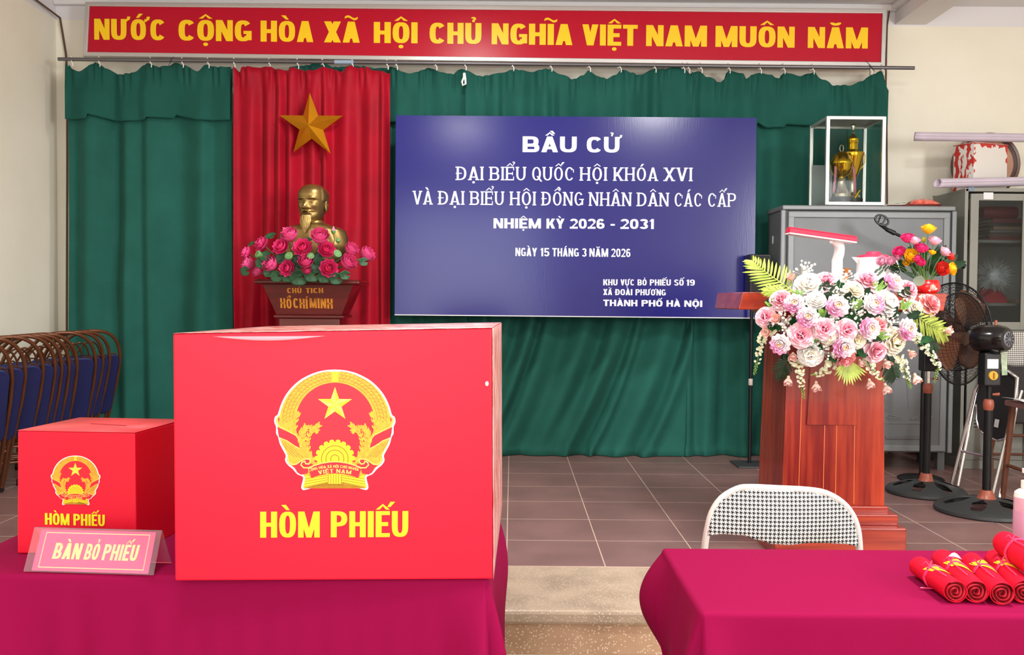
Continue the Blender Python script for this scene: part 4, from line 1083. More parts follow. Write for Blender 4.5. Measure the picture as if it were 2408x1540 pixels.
# neck, collar and shoulders as one lofted surface
def body(u, v):
    a = 2 * PI * u
    z_ = [(0, -1.62), (.12, -1.1), (.3, -.74), (.42, -.62), (.5, -.565), (.6, -.52), (.68, -.47), (.72, -.45), (.74, -.452), (.86, -.40), (1, -.30)]
    w_ = [(0, .62), (.12, .92), (.3, .86), (.42, .66), (.5, .47), (.6, .335), (.68, .285), (.72, .27), (.74, .232), (.86, .22), (1, .21)]
    d_ = [(0, .40), (.12, .45), (.3, .44), (.42, .38), (.5, .33), (.6, .285), (.68, .265), (.72, .255), (.74, .225), (.86, .215), (1, .21)]
    z = cub_interp(z_, v); w = cub_interp(w_, v); d = cub_interp(d_, v)
    x = w * math.copysign(abs(math.sin(a)) ** .9, math.sin(a)); y = -d * math.cos(a) + .05
    if v < .68 and math.cos(a) > .2:
        y -= .02 * math.exp(-(x / .012) ** 2)                                  # front placket
        y -= .014 * math.sin(x * 22 + z * 12) * math.exp(-((abs(x) - .5) / .25) ** 2)
    k = .02 * math.exp(-((v - .70) / .02) ** 2) * (1 if math.cos(a) > 0 else .5)
    x *= 1 + k; y *= 1 + k
    return Vector((x * HH, y * HH, z * HH))
b.grid(96, 60, body)
bust_base = zt - hc.z
b.lathe([(.30 * HH, -1.6 * HH), (.24 * HH, -1.62 * HH), (.2 * HH, (bust_base + .045)), (.36 * HH, bust_base + .03), (.38 * HH, bust_base + .001), (.01, bust_base + .001)], 28)
r = thing('bust', 'gold bust of a bald bearded man on the dark red pedestal', 'bust', (hc.x, hc.y + .06, zt))
off = hc - Vector(r.location) + Vector((0, 0, 0))
b.v = [tuple(Vector(v) + off) for v in b.v]
b.build('figure', BR, r, angle=60)
b = B()                                      # goatee of long strands
rnd = random.Random(8)
for k in range(40):
    s0 = (k / 39 - .5); x0 = s0 * .20
    ln = .36 + .08 * math.cos(s0 * PI) + rnd.uniform(-.03, .03)
    pts = []; n = 7
    for i in range(n):
        t = i / (n - 1)
        x = x0 * (1.0 + .55 * math.sin(PI * t) - .62 * t) + (.10 * s0 * max(0, t - .7)) * 1.2 + .012 * math.sin(k * 2.1 + t * 4)
        y = -.405 - .05 * math.cos(s0 * PI) * (1 - t * .6) - .04 * t + rnd.uniform(-.006, .006)
        p = Rz @ Vector((x, y, 0)); pts.append(Vector((p.x * HH, p.y * HH, (.17 - ln * t - .5 - .01) * HH)) + off)
    b.tube(pts, [HH * q for q in (.014, .026, .029, .027, .021, .014, .004)], 6)
for sgn in (-1, 1):                          # drooping moustache
    pts = []
    for t in (0, .25, .5, .75, 1):
        p = Rz @ Vector((sgn * (.03 + .17 * t), -.455 + .075 * t * t, 0)); pts.append(Vector((p.x * HH, p.y * HH, (.275 - .02 * t - .14 * t * t - .5) * HH)) + off)
    b.tube(pts, [HH * q for q in (.016, .018, .016, .012, .003)], 6)
b.build('beard', BR, r)

# ================================================================ artificial flowers: shared petal shapes
def petal(b, base, out, up, L, W, curl, cup, nu=4, nv=6, tip=.6, ruf=0.0, ph=0.0):
    """a cupped petal growing from base along out, bending towards up"""
    out = Vector(out).normalized(); up = Vector(up).normalized(); sd = out.cross(up).normalized()
    def fn(u, v):
        s = u * 2 - 1
        wid = W * (max(0.0, math.sin(PI * min(1, (v * .92 + .08)))) ** tip)
        ang = curl * v
        p = Vector(base) + out * (L * v * math.cos(ang)) + up * (L * v * math.sin(ang))
        nrm = up * math.cos(ang) - out * math.sin(ang)
        return p + sd * (s * wid) + nrm * (cup * wid * s * s) + nrm * (ruf * W * math.sin(s * 7 + ph) * v)
    b.grid(nu, nv, fn)
def radial(name, c_in, c_out, r_out, rough=.55, r0=.0, sub=.25, mid=None):
    """petal colour running from the heart of the flower to the rim"""
    m = bpy.data.materials.new(name); m.use_nodes = True; nt = m.node_tree; bs = nt.nodes['Principled BSDF']
    tc = nt.nodes.new('ShaderNodeTexCoord'); ln = nt.nodes.new('ShaderNodeVectorMath'); ln.operation = 'LENGTH'; nt.links.new(tc.outputs['Object'], ln.inputs[0])
    k = math_n(nt, 'DIVIDE', ln.outputs['Value'], r_out); rp = nt.nodes.new('ShaderNodeValToRGB')
    rp.color_ramp.elements[0].position = r0; rp.color_ramp.elements[0].color = lin(c_in); rp.color_ramp.elements[1].position = 1; rp.color_ramp.elements[1].color = lin(c_out)
    if mid: e = rp.color_ramp.elements.new(mid[0]); e.color = lin(mid[1])
    nt.links.new(k, rp.inputs[0]); nt.links.new(rp.outputs[0], bs.inputs['Base Color']); bs.inputs['Roughness'].default_value = rough
    bs.inputs['Subsurface Weight'].default_value = sub; bs.inputs['Subsurface Radius'].default_value = (.01, .006, .006)
    return m
LEAF = M('leaf_green', (30, 78, 40), .45, var=.3, vscale=20)
LEAFD = M('leaf_dark', (38, 66, 44), .5, var=.3, vscale=20)
LEAFY = M('palm_green', (150, 190, 60), .45, col2=(206, 222, 110), vscale=30)
LEAFO = M('palm_olive', (120, 140, 50), .45, col2=(170, 180, 80), vscale=30)
STEM = M('stem_green', (96, 140, 70), .5)
def face_to(d, roll=0.0):
    """rotation taking local +Z to direction d"""
    return Vector(d).to_track_quat('Z', 'Y').to_matrix().to_4x4() @ Matrix.Rotation(roll, 4, 'Z')
def leaf(b, base, d, nrm, L, W, bend=.4):
    petal(b, base, d, nrm, L, W, bend, .25, nu=4, nv=7, tip=.9)

# lotus arrangement in a gold bowl in front of the bust
LOT = radial('lotus_pink', (206, 20, 86), (240, 70, 140), .048, mid=(.55, (224, 26, 100)))
LOTL = radial('lotus_light', (214, 30, 100), (238, 88, 150), .048)
LYEL = M('lotus_heart', (236, 190, 60), .6)
def lotus_mesh(open_):
    b = B(); rings = [(5, .030, .014, 1.15), (8, .040, .017, .85), (9, .047, .019, .5 if open_ else .7), (9, .048, .019, .15 if open_ else .5)]
    for q, (n, L, W, el) in enumerate(rings):
        for k in range(n):
            a = 2 * PI * k / n + q * .35; rd = Vector((math.cos(a), math.sin(a), 0))
            d = rd * math.cos(el) + Vector((0, 0, 1)) * math.sin(el)
            petal(b, rd * .008 + Vector((0, 0, -.006 * q)), d, Vector((0, 0, 1)) * math.cos(el) - rd * math.sin(el), L * 1.28, W * 1.35, .5, .45, tip=.95)
    return b
DL = 5.42
SLOT = lotus_mesh(True).build('lotus_flower', LOT, None, angle=180)
SLOT2 = lotus_mesh(False).build('lotus_flower', LOTL, None, angle=180)
b = B(); b.lathe([(.001, .012), (.012, .014), (.015, .010), (.010, -.004), (.001, -.004)], 14)
for k in range(24):
    a = 2 * PI * k / 24; b.tube([(.014 * math.cos(a), .014 * math.sin(a), .0), (.021 * math.cos(a), .021 * math.sin(a), .016)], .0013, 4)
SHEART = b.build('flower_heart', LYEL)
b = B(); b.lathe([(.001, .004), (.020, .004), (.0225, .001), (.021, -.006), (.012, -.024), (.003, -.034), (.001, -.034)], 18)
for k in range(9):
    a = 2 * PI * k / 9; b.ball((.013 * math.cos(a), .013 * math.sin(a), .0045), .003, 6, 4)
SPOD = b.build('seed_pod', M('pod_green', (104, 150, 92), .5, var=.15, vscale=60))
def bud_part(b): 
    return b
def U_(px, py, ox, oy): return (520 + px / 3.85, 400 + py / 3.85)
r = thing('lotus_arrangement', 'artificial pink lotus flowers and green pods in a gold bowl before the bust', 'flower arrangement', (P(721, 655, DL + .14).x, DP - .03, zt + .001))
O = Vector(r.location)
GBOWL = M('gold_bowl', (226, 170, 50), .25, .9)
b = B(); b.lathe([(.001, 0), (.06, 0), (.065, .006), (.05, .012), (.09, .04), (.115, .075), (.11, .078), (.08, .045), (.001, .03)], 28, Matrix.Diagonal((1.15, .7, .8, 1)))
b.build('bowl', GBOWL, r)
ctr_l = P(722, 640, DP - .06)
lot = [(240, 755, .9, 0), (270, 865, .95, 1), (380, 675, 1, 0), (465, 865, 1, 1), (550, 700, 1.05, 0), (630, 610, 1, 1), (605, 890, 1, 0), (740, 710, 1.15, 0), (770, 840, .95, 1), (890, 625, 1.1, 1), (950, 725, 1.05, 0), (970, 890, 1.1, 0), (1135, 850, 1.05, 1), (1165, 735, .9, 1), (1300, 780, 1, 1), (340, 930, .6, 1), (780, 915, .55, 1)]
rnd = random.Random(3)
STL = M('lotus_stem', (70, 110, 60), .5)
for k, (cx_, cy_, sc, kind) in enumerate(lot):
    px, py = U_(cx_, cy_, 0, 0); g = (px - 722) / 80
    p = P(px, py, DP - .20 + .07 * g * g + rnd.uniform(-.015, .02)); d = (p - ctr_l); d.y -= .22; d.z += .03
    if kind: d.z += .12
    m = Matrix.Translation(p - O) @ face_to(d, rnd.uniform(0, 6)) @ Matrix.Diagonal((sc * (1.3 if kind else 1),) * 3 + (1,))
    src = SLOT2 if kind else SLOT
    o = part_copy(src, r, m); h = part_copy(SHEART, o, Matrix.Identity(4))
    b = B(); e = Vector((ctr_l.x * .8 + p.x * .2, ctr_l.y, ctr_l.z - .03)); b.tube([p - O - d.normalized() * .006, (p * .5 + e * .5) - O, e - O], .0035, 6); b.build('stem', STL, r)
for k, (cx_, cy_, sc) in enumerate([(330, 760, 1.05), (612, 775, 1.15), (810, 775, .95), (1055, 755, 1.15)]):
    px, py = U_(cx_, cy_, 0, 0); p = P(px, py, DP - .22); d = (p - ctr_l); d.y -= .12; d.z += .02 + .06 * (k % 2)
    part_copy(SPOD, r, Matrix.Translation(p - O) @ face_to(d, k) @ Matrix.Diagonal((sc, sc, sc, 1)))
BUDP = M('bud_pink', (240, 130, 165), .5); BUDG = M('bud_green', (92, 140, 74), .5)
for (cx_, cy_, tilt, tipx) in ((1017, 560, (0, 0, 1), 1), (600, 550, (-.7, 0, .5), 1), (1058, 638, (.1, -.5, .4), 0)):
    px, py = U_(cx_, cy_, 0, 0); p = P(px, py, DP - .12); m = Matrix.Translation(p - O) @ face_to(tilt)
    b = B(); b.lathe([(.001, -.012), (.010, -.009), (.0145, 0), (.013, .008), (.001, .012)], 14, m); gb = b.build('bud', BUDG, r)
    if tipx:
        b = B(); b.lathe([(.0125, .003), (.0115, .012), (.007, .024), (.001, .036)], 12, m); b.build('bud_tip', BUDP, gb)
    b = B(); b.tube([p - O - Vector(tilt).normalized() * .01, p - O + Vector((.004, .01, -.05)), Vector((p.x * .7 + ctr_l.x * .3, ctr_l.y, ctr_l.z + .02)) - O], .0026, 6); b.build('stem', STL, r)
def lotus_leaf(p, d, R):
    b = B(); m = Matrix.Translation(p - O) @ face_to(d)
    def fn(u, v):
        a = .35 + (2 * PI - .5) * u; rr = R * v * (1 + .06 * math.sin(a * 5)); return m @ Vector((rr * math.cos(a), rr * math.sin(a) * .85, .18 * R * v * v + .05 * R * math.sin(a * 3) * v))
    b.grid(26, 5, fn); b.build('leaf', M('lotus_leaf', (38, 84, 52), .45, var=.25, vscale=22), r, angle=180, solid=.001)
for (cx_, cy_, R, d) in ((700, 970, .058, (.1, -1, -.3)), (820, 950, .05, (.1, -1, -.2)), (600, 950, .05, (-.1, -1, -.2)), (500, 960, .04, (-.1, -1, -.1)), (880, 870, .05, (.1, -1, 0)), (690, 900, .05, (0, -1, .1)), (220, 915, .034, (-.4, -1, 0)), (430, 930, .032, (0, -1, .1)), (400, 780, .04, (-.2, -1, .5)), (450, 600, .036, (-.3, -.7, .8)), (1040, 980, .044, (.2, -1, -.3)), (930, 970, .04, (0, -1, -.1)), (1290, 830, .030, (.5, -1, 0)), (900, 800, .05, (0, -1, .3)), (360, 840, .036, (-.2, -1, .2)), (780, 650, .036, (0, -1, .6)), (280, 670, .028, (-.5, -.5, .7)), (700, 820, .045, (0, -1, .3)), (1120, 950, .034, (.3, -1, -.2)), (560, 800, .045, (0, -1, .3))):
    px, py = U_(cx_, cy_, 0, 0); lotus_leaf(P(px, py, DP - .15), d, R)
for o in (SLOT, SLOT2, SHEART, SPOD): bpy.data.objects.remove(o)

# ================================================================ folded chairs along the left wall
BRN = M('brown_metal', (104, 62, 38), .3, .35, var=.2, vscale=9)
NAVY = M('navy_vinyl', (26, 34, 84), .5, bump=.05, bscale=120)
FOOT = M('rubber_foot', (26, 24, 24), .7)
def folded_chair():
    r = thing('folded_chair', 'x', 'chair')
    lean = -.48; W = .205; H = .86
    def L(x, z, dy=0): return Vector((x, dy + lean * z, z))
    arch = [L(-W + .03, .02), L(-W + .01, .35), L(-W, .52)]
    for k in range(29):
        a = PI - PI * k / 28; arch.append(L(W * math.copysign(abs(math.cos(a)) ** .8, math.cos(a)), .60 + .26 * math.sin(a) ** .85))
    arch += [L(W, .52), L(W - .01, .35), L(W - .03, .02)]
    arch = spline(arch[:3], 4)[:-1] + arch[2:-2] + spline(arch[-3:], 4)[1:]
    b = B(); b.tube(arch, .0105, 10); b.build('back_frame', BRN, r)
    ar2 = []
    for k in range(21):
        a = PI - PI * k / 20; ar2.append(L(.085 * math.cos(a), .62 + .17 * math.sin(a), .01))
    b = B(); b.tube(ar2, .0055, 7)
    for s in (-1, 1): b.tube([L(s * .15 + .04 * math.cos(PI * k / 8 * 1.6), .66 + .05 * math.sin(PI * k / 8 * 1.6), .01) for k in range(9)], .0045, 6)
    b.tube([L(-W, .60, .01), L(W, .60, .01)], .007, 7); b.build('back_scroll', BRN, r)
    leg = [L(-.16, .03, -.03), L(-.165, .3, -.026), L(-.165, .64, -.022), L(-.15, .69, -.022), L(.15, .69, -.022), L(.165, .64, -.022), L(.165, .3, -.026), L(.16, .03, -.03)]
    b = B(); b.tube(leg, .0105, 9); b.build('leg_frame', BRN, r)
    b = B(); b.tube([L(-.18, .14, -.0), L(.18, .14, 0)], .008, 8); b.tube([L(-.16, .24, -.027), L(.16, .24, -.027)], .008, 8); b.build('crossbar', BRN, r)
    out = []
    for (cx_, cz_, a0) in ((.135, .655, 0), (-.135, .655, 90), (-.135, .35, 180), (.135, .35, 270)):
        for k in range(6):
            a = math.radians(a0 + 18 * k); out.append((cx_ + .05 * math.cos(a), cz_ + .05 * math.sin(a)))
    b = B(); b.plate(out, lambda u, v, t: L(u, v, -.052 + t), 0, .024); b.build('seat', NAVY, r, smooth=False, bevel=.012)
    for (x, dy) in ((-W + .03, 0), (W - .03, 0), (-.16, -.03), (.16, -.03)):
        b = B(); q = L(x, .0, dy); b.lathe([(.013, 0), (.0145, .002), (.014, .035), (.0105, .037)], 10, Matrix.Translation(q)); b.build('rubber_foot', FOOT, r)
    return r
ch0 = folded_chair()
XRs = [23, 51, 93, 122, 138, 156, 175, 219, 234, 250, 275]
ordn = ['nearest', 'second nearest', 'third nearest', 'fourth nearest', 'fifth nearest', 'sixth nearest', 'seventh nearest', 'fifth farthest', 'third farthest', 'second farthest', 'farthest']
ordn = ['nearest', 'second nearest', 'third nearest', 'fourth nearest', 'fifth nearest', 'middle', 'fifth farthest', 'fourth farthest', 'third farthest', 'second farthest', 'farthest']
for k, px in enumerate(XRs):
    c = ch0 if k == 0 else copy_tree(ch0)
    D = 2.60 * F / (1204 - px); psi = math.radians(42 + (k * 13 % 7) - 3)
    # the right shoulder sits at px; place the chair so that its local (W, lean, .55) lands there
    W = .205; yl = -.48 * .55
    sx = W * math.cos(psi) - yl * math.sin(psi); sy = W * math.sin(psi) + yl * math.cos(psi)
    c.location = (-2.60 - sx, D - sy, 0); c.rotation_euler = (0, 0, psi)
    tag(c, 'folded brown metal chair with blue seat, %s of the row by the left wall' % ordn[k], 'chair', 'folded chairs by the left wall')
# ================================================================ grey metal cabinet on the right of the stage
GREY = M('grey_metal', (122, 126, 128), .42, .25, var=.06, vscale=3)
GREYD = M('grey_panel', (106, 109, 112), .45, .25, var=.08, vscale=3)
OLIVE = M('olive_metal', (134, 134, 126), .45, .2, var=.07, vscale=3)
DKCAV = M('dark_cavity', (34, 34, 36), .8)
DCF, DCB = 5.9, 6.26
x0, x1 = P(1838, 760, DCF).x, P(2239, 760, DCF).x
zt = P(1900, 482.5, DCF).z; zb = .115
r = thing('metal_cabinet', 'low grey metal cabinet with embossed doors behind the lectern', 'cabinet', ((x0 + x1) / 2, (DCF + DCB) / 2, 0))
O = Vector(r.location); w = (x1 - x0) / 2; hd = (DCB - DCF) / 2
B().box((0, .008, (zb + zt - .03) / 2), (2 * w - .004, 2 * hd - .016, zt - .03 - zb)).build('body', GREYD, r, smooth=False, bevel=.006)
B().box((0, 0, zt - .015), (2 * w + .012, 2 * hd + .012, .03)).build('top', GREY, r, smooth=False, bevel=.006)
def fbox(b, xa, xb, za, zb_, y0, y1): b.box(((xa + xb) / 2, (y0 + y1) / 2, (za + zb_) / 2), (xb - xa, y1 - y0, zb_ - za))
def framed_panel(name, xa, xb, za, zb_, par):
    fy = -hd
    b = B(); t = .04
    fbox(b, xa, xb, za, za + t, fy - .012, fy + .012); fbox(b, xa, xb, zb_ - t, zb_, fy - .012, fy + .012)
    fbox(b, xa, xa + t, za, zb_, fy - .011, fy + .012); fbox(b, xb - t, xb, za, zb_, fy - .011, fy + .012)
    d = b.build('door', GREY, par, smooth=False, bevel=.005)
    b = B(); fbox(b, xa + t - .002, xb - t + .002, za + t - .002, zb_ - t + .002, fy - .002, fy + .004); b.build(name, GREYD, d, smooth=False)
    return d
zmid = .93
framed_panel('door_panel', -w + .03, w - .03, zmid, zt - .04, r)
for s in (-1, 1):
    xa, xb = (-w + .03, -.004) if s < 0 else (.004, w - .03)
    d = framed_panel('door_panel', xa, xb, zb + .01, zmid - .01, r)
    xc = (xa + xb) / 2; zc = zb + .30; fy = -hd - .003
    b = B(); e = .006
    def ln(pts, rr=e): b.tube([(xc + u, fy, zc + v) for u, v in pts], rr, 6)
    ln([(-.125, .20), (0, .225), (.125, .20), (.06, .175), (0, .19), (-.06, .175), (-.125, .20)], .005)
    ln([(0, .185), (.012, .05), (.02, -.02)], .003)
    for q in (-1, 1):
        ln([(q * .15, .07), (q * .13, .02), (q * .145, -.03), (q * .125, -.03), (q * .12, 0)], .004)
        ln([(q * .03, -.085), (q * .07, -.065), (q * .11, -.055), (q * .13, -.07), (q * .11, -.082), (q * .075, -.078), (q * .03, -.085)], .004)
        ln([(q * .17, -.06), (q * .13, -.11), (0, -.11)], .004)
    b.build('embossed_ornament', GREY, d)
    b = B(); fbox(b, xc - .13, xc + .13, zb + .085, zb + .112, -hd - .008, -hd + .004); b.build('embossed_bar', M('emboss_dark', (100, 101, 104), .5, .2), d, smooth=False, bevel=.004)
fx = w - .028
for s in (-1, 1):
    b = B(); fbox(b, s * w - .015, s * w + .015, zb, zt - .03, -hd - .006, -hd + .02); b.build('corner_post', GREY, r, smooth=False, bevel=.006)
    for j in (-1, 1): B().box((s * (w - .04), j * (hd - .05), zb / 2), (.045, .045, zb)).build('leg', M('cabinet_leg', (92, 94, 96), .5, .2), r, smooth=False)
B().box((-w - .0005, .05, P(1828, 561, 6.0).z), (.002, .022, .05)).build('sticker', M('sticker_white', (222, 224, 226), .5), r, smooth=False)

# ================================================================ trophy case on the cabinet
xa, xb = P(1943, 380, DCF).x, P(2083, 380, DCF).x; za, zc_ = zt + .003, P(1960, 272, DCF).z
ya, yb = DCF + .004, DCF + .345
r = thing('display_case', 'aluminium and glass display case holding gold trophies on the grey cabinet', 'display case', ((xa + xb) / 2, (ya + yb) / 2, za))
w, d, h = (xb - xa) / 2, (yb - ya) / 2, zc_ - za
b = B(); t = .011
for i in (-1, 1):
    for j in (-1, 1): b.box((i * (w - t), j * (d - t), h / 2), (2 * t + .0016, 2 * t + .0016, h - .0016))
for z in (t, h - t):
    for i in (-1, 1): b.box((i * (w - t), 0, z), (2 * t - .0012, 2 * d - .001, 2 * t - .0012))
    for j in (-1, 1): b.box((0, j * (d - t), z), (2 * w, 2 * t, 2 * t))
b.build('frame', M('case_aluminium', (206, 206, 202), .32, .7), r, smooth=False, bevel=.003)
GLASS = M('glass', (236, 244, 242), .03, trans=1.0, ior=1.12, spec=.4)
for nm, c, s in (('glass_front', (0, -d + .008, h / 2), (2 * w - .03, .003, h - .03)), ('glass_side', (-w + .008, 0, h / 2), (.003, 2 * d - .03, h - .03)), ('glass_side', (w - .008, 0, h / 2), (.003, 2 * d - .03, h - .03)), ('glass_back', (0, d - .008, h / 2), (2 * w - .03, .003, h - .03))):
    B().box(c, s).build(nm, GLASS, r, smooth=False)
B().box((0, 0, h - .006), (2 * w - .02, 2 * d - .02, .004)).build('top_panel', M('case_top', (150, 152, 150), .5), r, smooth=False)
B().box((0, 0, .004), (2 * w - .02, 2 * d - .02, .004)).build('floor_panel', M('case_floor', (120, 122, 122), .5), r, smooth=False)
zf = za + .008
GOLD = M('trophy_gold', (222, 178, 40), .16, 1.0); SILV = M('trophy_silver', (196, 190, 170), .2, 1.0); BLK = M('black_base', (24, 24, 26), .35)
def trophy(px, D, label, prof_b, prof_s, prof_c, fin, handles=True):
    p = P(px, 460, D); t_ = thing('trophy', label, 'trophy', (p.x, D, zf), 0, 'trophies in the display case')
    b = B(); b.lathe(prof_b, 24); b.build('plinth', BLK, t_)
    b = B(); b.lathe(prof_s, 24); b.build('stem', SILV, t_)
    b = B(); b.lathe(prof_c, 28); b.build('cup', GOLD, t_)
    b = B(); fin(b); b.build('lid_knob', SILV, t_)
    return t_
def k1(b):
    b.tube([(.012 * math.cos(a), 0, .372 + .022 * math.sin(a)) for a in [2 * PI * k / 16 for k in range(16)]], .0035, 6, closed=True)
t_ = trophy(1977, 6.03, 'front gold trophy with a round bowl and ring-topped lid', [(.001, 0), (.066, 0), (.066, .055), (.001, .055)], [(.001, .056), (.06, .056), (.058, .075), (.05, .082), (.036, .11), (.024, .15), (.03, .165), (.022, .185), (.001, .185)],
       [(.001, .18), (.02, .182), (.05, .20), (.066, .235), (.07, .262), (.074, .268), (.074, .285), (.066, .295), (.052, .325), (.026, .346), (.001, .35)], k1)
RIB = M('trophy_ribbon', (196, 120, 140), .5)
for s, x in ((-1, -.06), (1, .055)):
    b = B(); b.grid(1, 8, lambda u, v: Vector((x + .016 * u + .012 * s * v, -.045 - .01 * math.sin(v * 3), .25 - .17 * v))); b.build('ribbon', RIB, t_, solid=.001)
b = B(); m_ = Matrix.Translation((.085, -.06, .07)) @ Matrix.Rotation(.6, 4, 'Y'); b.lathe([(.001, -.03), (.008, -.03), (.006, .03), (.001, .03)], 10, m_); b.build('medal_tube', GOLD, t_)
def k2(b): b.lathe([(.006, .485), (.011, .495), (.007, .505), (.006, .515), (.017, .535), (.015, .545), (.006, .552), (.001, .552)], 14)
t_ = trophy(2003, 6.14, 'rear taller gold trophy with a slender neck and crown knob', [(.001, 0), (.07, 0), (.07, .06), (.001, .06)], [(.001, .061), (.056, .061), (.05, .08), (.02, .1), (.016, .16), (.024, .18), (.001, .18)],
       [(.001, .175), (.02, .178), (.035, .21), (.055, .27), (.068, .33), (.076, .352), (.074, .36), (.045, .372), (.034, .38), (.031, .42), (.036, .425), (.036, .432), (.033, .44), (.037, .452), (.02, .47), (.006, .487), (.001, .49)], k2)
for s in (-1, 1):
    b = B(); b.tube([(s * .07, 0, .35), (s * .085, 0, .345), (s * .082, 0, .30), (s * .066, 0, .27), (s * .05, 0, .25)], .003, 6); b.build('handle', GOLD, t_)
pc = P(1936, 405, 6.20)
b = B(); b.box((0, 0, .145), (.135, .002, .29)); o = b.build('certificate', M('grey_card', (176, 184, 186), .6), smooth=False); o.location = (pc.x, 6.222, zf)
tag(o, 'plain pale card standing at the back of the glass display case', 'card')

# racket and packet on the cabinet
pr = P(2150, 480, DCF + .08)
r = thing('badminton_racket', 'dark red racket lying flat on the grey cabinet beside the glass case', 'racket', (pr.x, DCF + .09, zt))
hd_ = [(.045 + .125 * math.cos(2 * PI * k / 28), .075 * math.sin(2 * PI * k / 28), .010) for k in range(28)]
DRED = M('racket_red', (120, 34, 30), .4)
b = B(); b.tube(hd_, .0055, 7, closed=True); b.build('head', DRED, r)
b = B(); b.tube([(-.08, 0, .010), (-.17, .0, .008)], [.006, .0075], 8); b.build('shaft', M('racket_shaft', (70, 20, 20), .4), r)
b = B()
for k in range(-5, 6):
    xx = .045 + .02 * k; q = math.sqrt(max(0, 1 - (.02 * k / .125) ** 2)) * .074; b.tube([(xx, -q, .0105), (xx, q, .0105)], .0009, 4)
for k in range(-3, 4):
    q = math.sqrt(max(0, 1 - (.02 * k / .075) ** 2)) * .123; b.tube([(.045 - q, .02 * k, .0105), (.045 + q, .02 * k, .0105)], .0009, 4)
b.build('strings', M('racket_strings', (200, 180, 170), .5), r)
b = B(); pq = Vector((pr.x + .055, DCF + .085, zt + .017))
b.grid(24, 10, lambda u, v: Vector((-.10 + .20 * u, -.05 + .10 * v, .001 + .046 * (math.sin(PI * u) ** .5) * (math.sin(PI * v) ** .6) * (.8 + .3 * noise.noise(Vector((u * 6, v * 4, 2)))))))
b.grid(24, 2, lambda u, v: Vector((-.10 + .20 * u, -.05 + .10 * v, 0)))
o = b.build('shuttlecock_packet', M('red_packet', (206, 60, 48), .2, col2=(226, 130, 110), vscale=40, coat=.6)); o.location = pq
tag(o, 'shiny red plastic packet resting on the dark red racket', 'packet')
b = B(); pg = Vector((pr.x - .07, DCF + .07, zt + .017))
b.grid(14, 2, lambda u, v: Vector((-.06 + .13 * u, -.012 + .024 * v, .003 + .018 * u + .002 * math.sin(u * 20))))
o = b.build('paper_strip', M('green_strip', (120, 190, 110), .5, col2=(220, 226, 214), vscale=60), solid=.001); o.location = pg
tag(o, 'green and white strip lying against the red packet', 'paper strip')

# ================================================================ tall cabinet with glass door
DTF, DTB = 5.99, 6.45
tx0 = P(2264, 760, DTF).x; tx1 = tx0 + .94; tzt = P(2290, 443, DTF).z
r = thing('storage_cabinet', 'tall grey steel cabinet with a glass door at the right edge', 'cabinet', ((tx0 + tx1) / 2, (DTF + DTB) / 2, 0))
w, d = (tx1 - tx0) / 2, (DTB - DTF) / 2; t = .02
zg1 = P(2350, 472, DTF).z; zg0 = P(2350, 757, DTF).z
b = B(); b.box((-w + t / 2, 0, tzt / 2), (t, 2 * d, tzt)); b.box((w - t / 2, 0, tzt / 2), (t, 2 * d, tzt)); b.box((0, 0, tzt - t / 2), (2 * w, 2 * d, t)); b.box((0, d - t / 2, tzt / 2), (2 * w - .002, t, tzt)); b.box((0, 0, .03), (2 * w, 2 * d, .06)); b.box((0, 0, zg0 - .06), (2 * w - .01, 2 * d - .03, .02))
b.build('body', OLIVE, r, smooth=False, bevel=.003)
gx0, gx1 = P(2297, 600, DTF).x - (tx0 + tx1) / 2, P(2401, 600, DTF).x - (tx0 + tx1) / 2
def door(xa, xb, ga, gb, par):
    b = B(); y0, y1 = -d - .012, -d + .006; zt_, zb_ = tzt - .035, zg0 - .05
    fbox(b, xa, ga, zb_, zt_, y0, y1); fbox(b, gb, xb, zb_, zt_, y0, y1); fbox(b, ga, gb, zg1, zt_, y0, y1); fbox(b, ga, gb, zb_, zg0, y0, y1)
    o = b.build('door', OLIVE, par, smooth=False, bevel=.002)
    b = B(); fbox(b, ga - .003, gb + .003, zg0 - .003, zg1 + .003, -d - .003, -d); b.build('pane', M('tinted_glass', (186, 192, 195), .05, trans=1.0, ior=1.3, spec=.5), o, smooth=False)
door(-w + .03, gx1 + .035, gx0, gx1, r)
door(gx1 + .04, w - .03, gx1 + .085, w - .10, r)
for xa, xb in ((-w + .03, gx1 + .035), (gx1 + .04, w - .03)):
    b = B(); fbox(b, xa, xb, .06, zg0 - .055, -d - .012, -d + .006); o = b.build('lower_door', OLIVE, r, smooth=False, bevel=.002)
    b = B()
    for k in range(3): fbox(b, xa + .05, xa + .11, .27 + .022 * k, .276 + .022 * k, -d - .0135, -d - .011)
    b.build('vent_slots', DKCAV, o, smooth=False)
for z in (P(2350, 569, DTF + .1).z, P(2350, 716, DTF + .1).z):
    B().box((0, .01, z), (2 * w - .05, 2 * d - .07, .018)).build('shelf', OLIVE, r, smooth=False)
B().box((P(2322, 461, DTF).x - r.location.x, -d - .0125, P(2322, 461, DTF).z), (.062, .0015, .044)).build('sticker', M('sticker_white', (222, 224, 226), .5), r, smooth=False)
B().box((P(2284, 445, DTF).x - r.location.x, -d - .001, P(2284, 444.5, DTF).z), (.038, .0015, .022)).build('maker_plate', M('plate_blue', (110, 132, 150), .4), r, smooth=False)
zs1, zs2 = P(2350, 569, DTF + .1).z + .0095, P(2350, 716, DTF + .1).z + .0095
